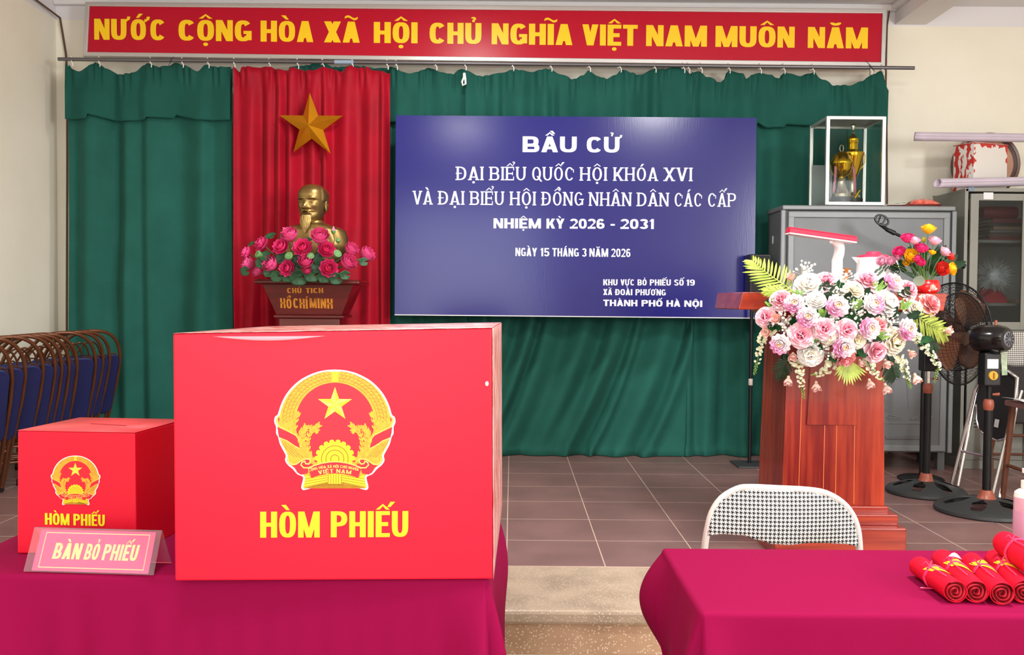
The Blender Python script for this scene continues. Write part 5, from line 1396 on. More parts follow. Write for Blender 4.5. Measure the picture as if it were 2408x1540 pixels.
# things behind the glass
rnd = random.Random(17)
CB = ['book_red', 'book_brown', 'book_grey', 'book_tan', 'book_dark']
CBc = [(120, 40, 44), (96, 70, 56), (120, 120, 120), (150, 128, 100), (60, 50, 50)]
z = zs1; bxc = P(2350, 540, DTF + .2).x
for k in range(6):
    th = rnd.uniform(.018, .03); wd = rnd.uniform(.20, .25)
    c = CB[k % 5]
    t_ = thing('book', '%s book lying in the pile on the upper shelf, %s from the bottom' % (('red', 'brown', 'grey', 'tan', 'dark', 'second red')[k], ORD[k]), 'book', (bxc + rnd.uniform(-.012, .012), DTF + .20, z), rnd.uniform(-.08, .08), 'books on the upper cabinet shelf')
    b = B(); b.box((0, 0, .002), (wd, .19, .004)); b.box((0, 0, th - .002), (wd, .19, .004)); b.box((0, -.093, th / 2), (wd, .004, th)); b.build('cover', M(c, CBc[k % 5], .5), t_, smooth=False)
    b = B(); b.box((0, .002, th / 2), (wd - .012, .18, th - .009)); b.build('pages', M('pages', (206, 198, 180), .7), t_, smooth=False)
    z += th
b = B(); m_ = Matrix.Translation((0, 0, .045)) @ Matrix.Rotation(PI / 2, 4, 'Y'); b.lathe([(.001, -.115), (.040, -.115), (.044, -.10), (.044, .10), (.040, .115), (.001, .115)], 20, m_)
o = b.build('rolled_banner', M('rolled_red', (134, 32, 50), .5, var=.3, vscale=14)); o.location = (bxc - .01, DTF + .2, z)
tag(o, 'rolled dark red banner on top of the pile of books behind the glass', 'banner')
pt_ = P(2338, 650, DTF + .13)
b = B(); rnd = random.Random(4)
for k in range(520):
    v = Vector((rnd.gauss(0, 1), rnd.gauss(0, 1), rnd.gauss(0, 1))).normalized(); R = .122 * rnd.uniform(.75, 1.08); a = v.orthogonal().normalized() * .0016
    tip = Vector((v.x * R * 1.1, v.y * R * .85, v.z * R * 1.2)); st = tip * .35; mid_ = (st + tip) / 2 + Vector((rnd.uniform(-1, 1), rnd.uniform(-1, 1), rnd.uniform(-1, 1))) * .01
    b.add([st - a, st + a, mid_ + a, mid_ - a, tip], [(0, 1, 2, 3), (3, 2, 4)])
b.ball((0, 0, 0), (.05, .04, .06), 10, 8)
o = b.build('tinsel_pompom', M('tinsel', (236, 240, 236), .5, 0, spec=.9), smooth=False, recalc=False); o.location = pt_
o['kind_of_surface'] = 'tinsel'; del o['kind_of_surface']
tag(o, 'fluffy silvery white tinsel pompom behind the cabinet glass', 'pompom')
b = B(); pc = Vector((P(2315, 700, DTF + .16).x, DTF + .16, zs2)); rnd = random.Random(9)
def heap(u, v):
    x, y = (u - .5) * .24, (v - .5) * .18; e = (math.sin(PI * u) * math.sin(PI * v)) ** .6
    return Vector((x + .05 * e, y, .002 + e * (.085 + .03 * noise.noise(Vector((u * 5, v * 5, 3))) + .012 * math.sin(u * 16 + v * 5))))
b.grid(26, 20, heap); o = b.build('red_cloth', M('cloth_red_dull', (186, 40, 60), .7)); o.location = pc
tag(o, 'crumpled red cloth on the shelf below the tinsel pompom', 'cloth')
b = B(); b.box((0, 0, .012), (.09, .13, .024)); o = b.build('folded_paper', M('paper_tan', (186, 164, 140), .6), smooth=False, bevel=.004); o.location = (P(2385, 708, DTF + .12).x + .02, DTF + .12, zs2)
tag(o, 'tan folded papers on the shelf right of the red cloth', 'papers')

# on top of the tall cabinet
PAP = M('lilac_paper', (202, 190, 204), .55, var=.06, vscale=6)
def paper_roll(label, a, e, rad, seed):
    mid_ = (a + e) / 2; t_ = thing('paper_roll', label, 'paper roll', mid_); ax = (e - a); L = ax.length; ax.normalize()
    up = Vector((0, 0, 1)); up = (up - ax * up.dot(ax)).normalized(); sd = ax.cross(up)
    def fn(u, v):
        an = 2 * PI * 2.2 * u; rr = rad * (1 - .28 * u) * (1 + .03 * noise.noise(Vector((v * 3, seed, u * 3)))); s = L * (v - .5) + .012 * math.sin(an + seed) * (abs(v - .5) * 2) ** 6
        return ax * s + up * math.sin(an) * rr + sd * math.cos(an) * rr
    b = B(); b.grid(54, 16, fn); b.build('sheet', PAP, t_, solid=.0015, angle=180)
    return t_
a, e = P(2204, 436, 6.02), P(2450, 409, 6.10); a.z = tzt + .034; e.z = tzt + .034 + .03
paper_roll('lilac rolled paper sheet lying on top of the tall cabinet', a, e, .031, 1)
bx = P(2305, 380, 6.25)
r = thing('wooden_box', 'white box with flaking red paint on top of the tall cabinet', 'box', (bx.x, 6.25, tzt), math.radians(22))
bh = P(2305, 338, 6.16).z - tzt; bw, bd = .30, .17
PEEL = bpy.data.materials.new('peeling_paint'); PEEL.use_nodes = True; nt = PEEL.node_tree; bs = nt.nodes['Principled BSDF']
tc = nt.nodes.new('ShaderNodeTexCoord'); mp = nt.nodes.new('ShaderNodeVectorMath'); mp.operation = 'ABSOLUTE'; nt.links.new(tc.outputs['Generated'], mp.inputs[0])
sx = nt.nodes.new('ShaderNodeSeparateXYZ'); nt.links.new(tc.outputs['Generated'], sx.inputs[0])
n = nt.nodes.new('ShaderNodeTexNoise'); n.inputs['Scale'].default_value = 5.5; n.inputs['Detail'].default_value = 7; nt.links.new(tc.outputs['Generated'], n.inputs['Vector'])
ex = math_n(nt, 'MAXIMUM', math_n(nt, 'ABSOLUTE', math_n(nt, 'SUBTRACT', sx.outputs[0], .5)), math_n(nt, 'SUBTRACT', sx.outputs[2], .46))
edge = math_n(nt, 'MULTIPLY', math_n(nt, 'SUBTRACT', ex, .38), 1.3)
k = math_n(nt, 'GREATER_THAN', math_n(nt, 'ADD', n.outputs[0], edge), .66)
nt.links.new(mix_n(nt, k, lin((226, 222, 216)), lin((196, 52, 44))), bs.inputs['Base Color']); bs.inputs['Roughness'].default_value = .6
B().box((0, 0, bh / 2), (bw, bd, bh)).build('body', PEEL, r, smooth=False, bevel=.004)
b = B(); b.box((0, 0, bh + .003), (bw + .006, bd + .006, .006)); b.build('lid', M('lid_red', (190, 56, 46), .6, col2=(214, 190, 180), vscale=9), r, smooth=False, bevel=.002)
a, e = P(2150, 346, 6.15), P(2450, 330, 6.24); a.z = tzt + bh + .042; e.z = a.z + .012
paper_roll('upper lilac rolled paper sheet lying across the white box', a, e, .030, 5)
dc = P(2322, 386, 6.42); R = .215
r = thing('drum', 'round brown drum standing behind the white box on the cabinet', 'drum', (dc.x, 6.45, tzt))
m_ = Matrix.Translation((0, 0, R + .004)) @ Matrix.Rotation(PI / 2, 4, 'X')
b = B(); b.lathe([(R - .03, -.055), (R - .006, -.06), (R, -.055), (R, .055), (R - .006, .06), (R - .03, .055)], 44, m_, caps=False); b.build('shell', M('drum_shell', (96, 52, 34), .35), r)
b = B(); b.lathe([(.001, .05), (R - .025, .05)], 40, m_, caps=False); b.lathe([(.001, -.05), (R - .025, -.05)], 40, m_, caps=False); b.build('skin', M('drum_skin', (186, 140, 116), .6, var=.12, vscale=8), r)
b = B(); b.lathe([(R - .045, .056), (R - .028, .062), (R - .02, .056)], 40, m_, caps=False); b.build('hoop', M('drum_hoop', (60, 32, 24), .4), r)

# ================================================================ lectern
WOOD = bpy.data.materials.new('lectern_wood'); WOOD.use_nodes = True; nt = WOOD.node_tree; bs = nt.nodes['Principled BSDF']
tc = nt.nodes.new('ShaderNodeTexCoord'); mp = nt.nodes.new('ShaderNodeMapping'); mp.inputs['Scale'].default_value = (1, 1, .06); nt.links.new(tc.outputs['Object'], mp.inputs[0])
n = nt.nodes.new('ShaderNodeTexNoise'); n.inputs['Scale'].default_value = 46; n.inputs['Detail'].default_value = 5; nt.links.new(mp.outputs[0], n.inputs['Vector'])
n2 = nt.nodes.new('ShaderNodeTexNoise'); n2.inputs['Scale'].default_value = 6; nt.links.new(mp.outputs[0], n2.inputs['Vector'])
rp = nt.nodes.new('ShaderNodeValToRGB'); rp.color_ramp.elements[0].position = .42; rp.color_ramp.elements[1].position = .68
rp.color_ramp.elements[0].color = lin((120, 24, 20)); rp.color_ramp.elements[1].color = lin((178, 62, 34))
nt.links.new(math_n(nt, 'ADD', math_n(nt, 'MULTIPLY', n.outputs[0], .55), math_n(nt, 'MULTIPLY', n2.outputs[0], .48)), rp.inputs[0]); nt.links.new(rp.outputs[0], bs.inputs['Base Color']); bs.inputs['Roughness'].default_value = .28; bs.inputs['Coat Weight'].default_value = .4
WOODH = WOOD.copy(); WOODH.name = 'lectern_wood_across'
for n_ in WOODH.node_tree.nodes:
    if n_.type == 'MAPPING': n_.inputs['Scale'].default_value = (.06, 1, 1)
LF = 3.95
lx0, lx1 = P(1838, 1190, LF).x, P(2080, 1190, LF).x; tx_0, tx_1 = P(1852, 905, LF).x, P(2077, 905, LF).x
lc = (lx0 + lx1) / 2
r = thing('lectern', 'reddish wooden lectern carrying the large flower arrangement', 'lectern', (lc, LF + .2, 0))
O = Vector(r.location)
zb0 = .20; zbt = 1.0
def q4(xa, xb, ya, yb, z): return [Vector((xa - O.x, ya - O.y, z)), Vector((xb - O.x, ya - O.y, z)), Vector((xb - O.x, yb - O.y, z)), Vector((xa - O.x, yb - O.y, z))]
b = B(); b.hexa(q4(lx0, lx1, LF, LF + .38, zb0), q4(tx_0, tx_1, LF + .0, LF + .36, zbt)); b.build('body', WOOD, r, smooth=False, bevel=.004)
b = B()
for u in (.16, .40, .52, .70):
    xa = lx0 + (lx1 - lx0) * u; xt = tx_0 + (tx_1 - tx_0) * u
    b.add([Vector((xa - .002 - O.x, LF - O.y - .0012, zb0 + .01)), Vector((xa + .002 - O.x, LF - O.y - .0012, zb0 + .01)), Vector((xt + .002 - O.x, LF - O.y - .0012, zbt - .03)), Vector((xt - .002 - O.x, LF - O.y - .0012, zbt - .03))], [(0, 1, 2, 3)])
b.build('groove_inlay', M('inlay', (206, 98, 54), .4), r, smooth=False)
b = B(); b.hexa(q4(lx0 + .10, lx1 - .13, LF - .012, LF + .01, .55), q4(tx_0 + .10, tx_1 - .13, LF - .012, LF + .01, .955)); b.build('front_board', WOOD, r, smooth=False, bevel=.003)
b = B(); b.box((0, -.005, .187), (lx1 - lx0 + .03, .41, .03)); b.build('plinth_moulding', WOODH, r, smooth=False, bevel=.006)
b = B(); b.box((.005, -.02, .152), (lx1 - lx0 + .065, .47, .05)); b.build('upper_step', WOODH, r, smooth=False, bevel=.006)
b = B(); b.box((.0, -.035, .065), (lx1 - lx0 + .11, .53, .13)); b.build('lower_step', WOODH, r, smooth=False, bevel=.006)
sx0, sx1 = P(1740, 690, 3.88).x, P(2226, 700, 3.88).x
b = B(); zs = 1.083
b.hexa(q4(sx0 - .004, sx1 - .008, 3.885, 4.34, zs - .042), q4(sx0 + .012, sx1 + .004, 3.88, 4.36, zs + .032)); b.build('top_slab', WOODH, r, smooth=False, bevel=.004)
b = B(); b.hexa(q4(tx_0 - .03, tx_1 + .03, 3.93, 4.33, zbt - .002), q4(sx0 + .16, sx1 - .16, 3.92, 4.32, zs - .042)); b.build('neck_moulding', WOODH, r, smooth=False, bevel=.004)
ZL = zs + .0325

# desk lamp, jug, small vase
lb = P(1968, 650, 4.08)
r = thing('desk_lamp', 'desk lamp with a tilted red head and white curved neck on the lectern', 'lamp', (lb.x, 4.08, ZL)); O = Vector(r.location)
LW = M('lamp_white', (248, 248, 250), .35); LR = M('lamp_red', (224, 24, 58), .35)
B().lathe([(.001, 0), (.062, 0), (.066, .006), (.06, .02), (.03, .026), (.001, .026)], 28).build('base', LW, r)
zt1 = P(1968, 612, 4.08).z - O.z
B().lathe([(.0235, .024), (.0235, zt1), (.0225, zt1 + .003)], 22, caps=False).build('lower_tube', LW, r)
npx = [(1968, 613), (1973.5, 594), (1972.5, 576), (1961, 563)]
b = B(); b.tube(spline([P(x, y, 4.08 - .01 * k) - O for k, (x, y) in enumerate(npx)], 5), .0222, 18); b.build('neck', LW, r)
hl, hr = P(1852, 544, 4.0), P(2009, 566, 4.02); ax = (hr - hl).normalized(); sdv = Vector((0, 0, 1)) - ax * ax.z; sdv.normalize(); dp = ax.cross(sdv)
mid_ = (hl + hr) / 2 - O; L = (hr - hl).length
def bar(b, prof):
    n_ = len(prof); vs = []
    for s in (-.5, .5):
        for (u, v) in prof: vs.append(mid_ + ax * (L * (s + (.06 if s < 0 else 0) * 0)) + dp * u + sdv * v)
    b.add(vs, [tuple(range(n_ - 1, -1, -1)), tuple(range(n_, 2 * n_))] + [(i, (i + 1) % n_, n_ + (i + 1) % n_, n_ + i) for i in range(n_)]); return b
bar(B(), [(-.03, -.006), (-.026, .012), (-.012, .019), (.014, .019), (.028, .012), (.032, -.006)]).build('head', LR, r, smooth=False, bevel=.003)
bar(B(), [(-.029, -.0125), (.031, -.0125), (.031, -.006), (-.029, -.006)]).build('diffuser', LW, r, smooth=False, bevel=.002)
jb = P(2053, 640, 4.12)
r = thing('jug', 'white insulated jug with a pink lid on the lectern', 'jug', (jb.x, 4.12, ZL)); O = Vector(r.location)
jr = (P(2094, 640, 4.12).x - P(2018, 640, 4.12).x) / 2; jt = P(2053, 606, 4.12).z - O.z
B().lathe([(.001, 0), (jr * .95, 0), (jr, .01), (jr * 1.0, jt * .55), (jr * .97, jt * .86), (jr * .99, jt * .88), (jr * .99, jt)], 30, caps=False).build('body', LW, r)
b = B(); b.add([(-jr * .9, -.02, jt), (-jr * .9, .02, jt), (-jr * 1.35, 0, jt + .003), (-jr * .95, 0, jt - .03)], [(0, 1, 2), (0, 2, 3), (1, 3, 2), (0, 3, 1)]); b.build('spout', LW, r, smooth=False)
B().lathe([(.001, jt - .004), (jr * .96, jt - .004), (jr * .96, jt + .006), (jr * .75, jt + .013), (jr * .45, jt + .014), (jr * .42, jt + .024), (jr * .3, jt + .027), (.001, jt + .027)], 28).build('lid', M('lid_pink', (226, 60, 100), .35), r)
b = B(); b.tube([(jr * .95, 0, jt * .92), (jr * 1.35, 0, jt * .95), (jr * 1.5, 0, jt * .7), (jr * 1.35, 0, jt * .35), (jr * .97, 0, jt * .3)], .009, 8); b.build('handle', LW, r)
b = B(); rnd = random.Random(2)
for k in range(9):
    a0 = -PI / 2 + rnd.uniform(-.7, .5); z0 = jt * rnd.uniform(.5, .8)
    pts = []
    for q in range(7):
        an = 2 * PI * q / 7; aa = a0 + .13 * math.cos(an) * (1 + .3 * (k % 2)); zz = z0 + .008 * math.sin(an) + .05 * (aa - a0)
        pts.append((jr * 1.003 * math.cos(aa), jr * 1.003 * math.sin(aa), zz))
    b.add(pts, [tuple(range(7))])
b.build('floral_print', M('print_green', (90, 110, 90), .5), r, smooth=False)
vb = P(1991, 640, 4.14)
r = thing('small_vase', 'small brown flared cup standing beside the lamp on the lectern', 'cup', (vb.x, 4.16, ZL))
vt = P(1991, 631, 4.16).z - ZL
B().lathe([(.001, 0), (.016, 0), (.017, .02), (.014, vt * .5), (.017, vt * .8), (.024, vt), (.021, vt), (.013, vt * .75), (.001, vt * .5)], 20).build('cup_body', M('cup_brown', (176, 110, 56), .5, var=.2, vscale=30), r)

# ================================================================ black stand with a speaker beside the board
SBX = P(1787, 640, 6.0)
r = thing('speaker_stand', 'thin black pole stand with a flat base in front of the green curtain', 'stand', (P(1765, 900, 6.07).x, 6.07, 0))
BLKM = M('black_metal', (22, 22, 24), .4, .3); BLKP = M('black_plastic', (20, 20, 22), .38)
b = B(); b.box((.02, -.02, .006), (.25, .24, .012)); b.build('base_plate', M('base_grey', (58, 60, 62), .5), r, smooth=False, bevel=.003)
b = B(); b.tube([(0, 0, .012), (0, 0, 1.09)], .0115, 10); b.build('pole', BLKM, r)
zz = P(1765, 898, 6.07).z
B().lathe([(.013, zz - .022), (.0145, zz - .02), (.0145, zz + .02), (.013, zz + .022)], 12).build('collar', M('collar_pale', (196, 180, 172), .5), r)
B().box((.05, 0, 1.096), (.12, .08, .012)).build('bracket', BLKM, r, smooth=False)
zs_ = P(1787, 598, 6.0).z
r2 = thing('speaker', 'small black speaker on the thin stand at the right edge of the blue board', 'speaker', (SBX.x, 6.05, 1.1025))
B().box((0, 0, (zs_ - 1.1025) / 2), (.135, .13, zs_ - 1.1025)).build('cabinet', BLKP, r2, smooth=False, bevel=.006)
B().box((0, -.067, (zs_ - 1.1025) / 2), (.115, .006, zs_ - 1.1025 - .02)).build('grille', M('grille_dark', (34, 34, 36), .8), r2, smooth=False, bevel=.002)
# ================================================================ the big flower arrangement on the lectern front
def rose_mesh(R=.04, n=(3, 4, 5, 6, 7), els=(1.42, 1.25, 1.0, .68, .34), curl=-.25, ruf=.0, wid=.62):
    b = B(); N = len(n)
    def core(u, v):
        a = 2 * PI * 2.2 * u; rr = R * (.06 + .17 * u) * (.75 + .35 * v); return Vector((rr * math.cos(a), rr * math.sin(a), R * (-.1 + .62 * v - .10 * u)))
    b.grid(40, 3, core)
    for q in range(N):
        t = (q + 1) / N
        for k in range(n[q]):
            a = 2 * PI * k / n[q] + q * .7; rd = Vector((math.cos(a), math.sin(a), 0)); el = els[q]
            d = rd * math.cos(el) + Vector((0, 0, 1)) * math.sin(el); up = Vector((0, 0, 1)) * math.cos(el) - rd * math.sin(el)
            petal(b, rd * R * (.12 + .10 * t) + Vector((0, 0, R * (-.06 - .12 * q))), d, up, R * (.62 + .42 * t), R * wid * (.55 + .45 * t), curl * (1 if q > 0 else 0) + (.25 if q == 0 else 0), .42, nu=6, nv=9, tip=.36, ruf=ruf, ph=k + q)
    return b
PINKR = radial('rose_pink', (228, 74, 132), (254, 216, 222), .040, mid=(.45, (250, 170, 190)))
CORAL = radial('rose_coral', (240, 120, 146), (253, 188, 182), .042)
WHITER = radial('rose_white', (250, 238, 214), (255, 252, 248), .045)
CREAMR = radial('rose_cream', (250, 226, 180), (254, 246, 228), .045)
MAGP = radial('blossom_pink', (250, 214, 190), (252, 200, 190), .03)
def bicolor(name):
    m = bpy.data.materials.new(name); m.use_nodes = True; nt = m.node_tree; bs = nt.nodes['Principled BSDF']
    tc = nt.nodes.new('ShaderNodeTexCoord'); sx = nt.nodes.new('ShaderNodeSeparateXYZ'); nt.links.new(tc.outputs['Object'], sx.inputs[0])
    n_ = nt.nodes.new('ShaderNodeTexNoise'); n_.inputs['Scale'].default_value = 40; nt.links.new(tc.outputs['Object'], n_.inputs['Vector'])
    k = math_n(nt, 'ADD', math_n(nt, 'ADD', math_n(nt, 'MULTIPLY', sx.outputs[0], 13), math_n(nt, 'MULTIPLY', n_.outputs[0], .5)), .36)
    rp = nt.nodes.new('ShaderNodeValToRGB'); rp.color_ramp.elements[0].position = .2; rp.color_ramp.elements[1].position = .75
    rp.color_ramp.elements[0].color = lin((248, 168, 210)); rp.color_ramp.elements[1].color = lin((255, 246, 246)); nt.links.new(k, rp.inputs[0]); nt.links.new(rp.outputs[0], bs.inputs['Base Color'])
    bs.inputs['Roughness'].default_value = .6; bs.inputs['Subsurface Weight'].default_value = .2; bs.inputs['Subsurface Radius'].default_value = (.01, .006, .006)
    return m
BIC = bicolor('peony_pink')
def noobj(o): return o
S_ROSE = rose_mesh().build('rose', PINKR, angle=180)
S_COR = rose_mesh(.041, (3, 5, 6, 7, 8), (1.4, 1.15, .85, .5, .15)).build('rose', CORAL, angle=180)
S_WHT = rose_mesh(.046, (4, 6, 7, 8, 9), (1.35, 1.1, .85, .6, .3), ruf=.10).build('white_rose', WHITER, angle=180)
S_CRM = rose_mesh(.046, (4, 6, 7, 8, 9), (1.35, 1.1, .85, .6, .3), ruf=.10).build('cream_rose', CREAMR, angle=180)
def peony_mesh(R=.043):
    b = B()
    for q, (n_, el, L) in enumerate(((6, 1.15, .55), (8, .95, .75), (10, .7, .9), (11, .45, 1.0), (11, .18, 1.05))):
        for k in range(n_):
            a = 2 * PI * k / n_ + q * .4; rd = Vector((math.cos(a), math.sin(a), 0)); d = rd * math.cos(el) + Vector((0, 0, 1)) * math.sin(el); up = Vector((0, 0, 1)) * math.cos(el) - rd * math.sin(el)
            petal(b, rd * R * .12 + Vector((0, 0, -R * .07 * q)), d, up, R * L, R * .30, .35, .3, nu=4, nv=8, tip=.4, ruf=.18, ph=k * 2 + q)
    return b
S_PEO = peony_mesh().build('peony', BIC, angle=180)
b = B(); b.ball((0, 0, .012), (.009, .009, .007), 10, 6)
for k in range(14):
    a = 2 * PI * k / 14; b.tube([(.006 * math.cos(a), .006 * math.sin(a), .012), (.011 * math.cos(a), .011 * math.sin(a), .024)], .0011, 4)
S_STA = b.build('stamens', M('stamen_gold', (226, 176, 70), .6))
def mag_mesh():
    b = B()
    for q, (n_, el) in enumerate(((3, 1.1), (4, .75))):
        for k in range(n_):
            a = 2 * PI * k / n_ + q; rd = Vector((math.cos(a), math.sin(a), 0)); d = rd * math.cos(el) + Vector((0, 0, 1)) * math.sin(el); up = Vector((0, 0, 1)) * math.cos(el) - rd * math.sin(el)
            petal(b, rd * .003, d, up, .034, .0125, .25, .5, nu=4, nv=6, tip=.75)
    b.ball((0, 0, -.002), (.006, .006, .007), 8, 5)
    return b
S_MAG = mag_mesh().build('blossom', MAGP, angle=180)
DF0 = 3.57
r = thing('flower_arrangement', 'large arrangement of pink and white artificial flowers with palm fronds on the lectern front', 'flower arrangement', (P(1985, 760, 3.8).x, 3.84, P(1985, 760, 3.8).z - .12))
O = Vector(r.location)
CTR = P(1985, 770, 3.86)
B().ball(P(1985, 745, 3.80) - O, (.20, .075, .115), 20, 12).build('flower_base', M('foam_green', (46, 70, 42), .8, var=.3, vscale=20), r)
b = B(); b.box(P(1985, 716, 3.84) - O, (.30, .06, .02)); b.build('hook', M('hook_green', (40, 60, 40), .6), r, smooth=False)
def cpx(cx, cy): return 1720 + cx / 3.209, 480 + cy / 3.209
def spot(cx, cy, lift=0.0):
    px, py = cpx(cx, cy); gx, gy = (px - 1985) / 240, (py - 775) / 150
    D = DF0 + .17 * (gx * gx + gy * gy) - lift
    return P(px, py, D), gx, gy
def place(src, cx, cy, sc, rnd, lift=0.0, droop=0.0, roll=None, heart=None):
    p, gx, gy = spot(cx, cy, lift)
    d = Vector((gx * .75, -1.0, -gy * .75 + .10 - droop)).normalized()
    m = Matrix.Translation(p - O) @ face_to(d, rnd.uniform(0, 6) if roll is None else roll) @ Matrix.Diagonal((sc, sc, sc, 1))
    o = part_copy(src, r, m)
    if heart: part_copy(heart, o, Matrix.Identity(4))
    return o
rnd = random.Random(31)
for cx, cy, s in ((715, 575, 1.02), (1030, 570, 1.08), (1340, 640, 1.0), (370, 720, .98), (255, 850, .92), (525, 990, 1.1), (705, 940, .95), (875, 950, .98), (1100, 1110, 1.05)): place(S_ROSE, cx, cy, s, rnd, lift=rnd.uniform(0, .03))
place(S_COR, 1515, 745, 1.0, rnd, droop=-.2); place(S_COR, 855, 1172, 1.0, rnd, droop=.8); place(S_COR, 590, 935, .7, rnd); place(S_COR, 1130, 915, .7, rnd)
for cx, cy, s, ro in ((1215, 600, 1.05, 0), (475, 755, .98, 1.2), (795, 775, 1.1, .6), (1065, 760, 1.08, 3.0), (575, 855, 1.02, .9), (1035, 940, 1.05, -.4), (1315, 945, 1.08, 1.1), (370, 1055, .98, .8), (845, 1075, 1.05, .3)): place(S_PEO, cx, cy, s, rnd, lift=rnd.uniform(.01, .03), roll=ro, heart=S_STA)
for cx, cy, s in ((590, 600, 1.12), (640, 715, .72), (1190, 740, 1.0), (600, 1140, .92)): place(S_WHT, cx, cy, s, rnd)
for cx, cy, s in ((930, 640, .8), (1240, 1035, 1.05), (740, 1000, .62), (960, 1020, .7), (1400, 780, .62)): place(S_CRM, cx, cy, s, rnd)
DROOP = M('blossom_stem', (214, 200, 170), .5)
for cx, cy, s, dr in ((450, 575, 1, -.3), (340, 870, 1.15, 0), (270, 960, 1.1, .2), (430, 1310, 1.05, 1.6), (640, 1350, 1.1, 1.4), (1040, 1330, 1.05, 1.5), (1160, 1365, 1.15, 1.2), (1385, 1290, 1.15, 1.5), (1340, 1110, .95, .6), (1610, 955, 1.0, .0), (465, 1130, 1.0, .6), (1160, 1180, 1.05, .8), (970, 1180, .8, .8), (1500, 650, .8, -.3)):
    o = place(S_MAG, cx, cy, s, rnd, lift=-.02, droop=dr)
    p = o.matrix_local.translation
    b = B(); e = p * .55 + (CTR - O) * .45; b.tube([p, p + Vector((.004, .006, .03)), (p + e) / 2 + Vector((0, 0, .03)), e], .0016, 5); b.build('stem', DROOP, r)
# baby's breath
GYP = M('tiny_white', (252, 250, 240), .6)
for cx, cy, s in ((560, 510, 1.1), (850, 560, 1.0), (830, 665, 1.2), (410, 880, 1.3), (950, 845, 1.2), (640, 1005, 1.0), (1190, 885, 1.2), (1330, 770, 1.0), (610, 745, 1.2), (430, 940, 1.0), (700, 1090, 1.1), (1150, 985, .9), (960, 740, .9), (770, 860, .8)):
    p, gx, gy = spot(cx, cy, -.015); b = B()
    for k in range(32):
        q = p - O + Vector((rnd.gauss(0, .020) * s, rnd.uniform(-.018, .02), rnd.gauss(0, .019) * s)); b.ball(q, rnd.uniform(.0034, .0062), 7, 5); b.tube([q, p - O + Vector((0, .05, -.01))], .0006, 3, caps=False)
    b.build('baby_breath', GYP, r, recalc=False)
# hanging snapdragon sprays
SNAP = M('spray_cream', (250, 248, 226), .55, col2=(236, 240, 196), vscale=60)
for pts, n_ in (([(300, 930), (235, 1010), (205, 1140), (170, 1290)], 13), ([(470, 1150), (510, 1230), (525, 1340), (548, 1470)], 13), ([(760, 1190), (730, 1240), (660, 1275), (600, 1290)], 11), ([(1330, 970), (1400, 1010), (1500, 1130), (1560, 1220), (1530, 1350)], 17), ([(1240, 1120), (1290, 1200), (1320, 1300), (1350, 1390)], 12), ([(1020, 1180), (1050, 1230), (1100, 1290), (1145, 1335)], 9)):
    wp = [spot(x, y, -.03)[0] - O for x, y in pts]
    b = B(); b.tube(wp, [.003] * (len(wp) - 1) + [.0012], 6); sp = b.build('flower_spray', STEM, r)
    b = B(); tot = len(wp) - 1
    for k in range(n_):
        t = k / n_ * .82 * tot; i = int(t); q = wp[i].lerp(wp[min(i + 1, tot)], t - i); sc = 1.15 - .6 * k / n_
        for j in range(3):
            a = rnd.uniform(0, 6); c = q + Vector((math.cos(a) * .014 * sc, -abs(math.sin(a)) * .012, math.sin(a) * .012 * sc))
            mm = face_to((math.cos(a), -1.2, math.sin(a)), a)
            for h in range(5):
                an = 2 * PI * h / 5; rd = Vector((math.cos(an), math.sin(an), .25)); dd = (mm.to_3x3() @ rd); uu = (mm.to_3x3() @ Vector((-.25 * math.cos(an), -.25 * math.sin(an), 1)))
                petal(b, c, dd, uu, .0125 * sc, .0062 * sc, .3, .4, nu=2, nv=3, tip=.6)
    b.build('florets', SNAP, sp, angle=180, recalc=False)
    b = B()
    for k in range(16):
        t = (.80 + .20 * k / 16) * tot; i = min(int(t), tot - 1); q = wp[i].lerp(wp[i + 1], t - i); a = k * 2.4
        b.ball(q + Vector((math.cos(a) * .005, math.sin(a) * .004 - .002, 0)), .0034 - .0012 * k / 16, 6, 4)
    b.build('spray_tip', M('spray_green', (150, 190, 90), .5), sp)
# palm fronds
def frond(pts, n_, L, mat, spread=1.0, par=r, wd=.0046, sag=.25, lift=-.03):
    wp = [spot(x, y, lift)[0] - O for x, y in pts]
    b = B(); N = len(wp) - 1
    def at(t):
        t = t * N; i = min(int(t), N - 1); return wp[i].lerp(wp[i + 1], t - i)
    b.tube([at(k / 10) for k in range(11)], [.0035 - .0026 * k / 10 for k in range(11)], 5)
    for k in range(n_):
        t = .10 + .90 * k / n_; q = at(t); ax = (at(min(1, t + .03)) - at(max(0, t - .03))).normalized(); nrm = Vector((0, -1, .15)); sd = ax.cross(nrm).normalized()
        ll = L * (math.sin(PI * (.22 + .70 * t)) ** .7)
        for s in (-1, 1):
            d = ax * (.55 + .55 * t) + sd * s * spread * (1.1 - .55 * t) + nrm * rnd.uniform(-.12, .12)
            petal(b, q, d, nrm, ll * rnd.uniform(.9, 1.08), wd, -sag * rnd.uniform(.3, 1), .3, nu=2, nv=6, tip=.55)
    return b.build('palm_frond', mat, par, angle=180, recalc=False)
frond([(500, 680), (370, 590), (240, 500), (150, 420)], 15, .098, LEAFY, 1.0)
frond([(420, 660), (330, 655), (250, 655)], 7, .05, LEAFY, .5)
frond([(1340, 800), (1460, 890), (1560, 950), (1620, 990)], 15, .085, LEAFO, .7)
frond([(1380, 930), (1470, 1010), (1560, 1090)], 11, .075, LEAFD, .6, lift=-.07)
frond([(450, 1140), (400, 1230), (375, 1320)], 9, .06, LEAFD, .8, lift=-.09)
frond([(1180, 1150), (1215, 1230), (1240, 1310)], 10, .07, LEAFD, 1.0, lift=-.09)
b = B(); c0, _, _ = spot(880, 1175, -.01)
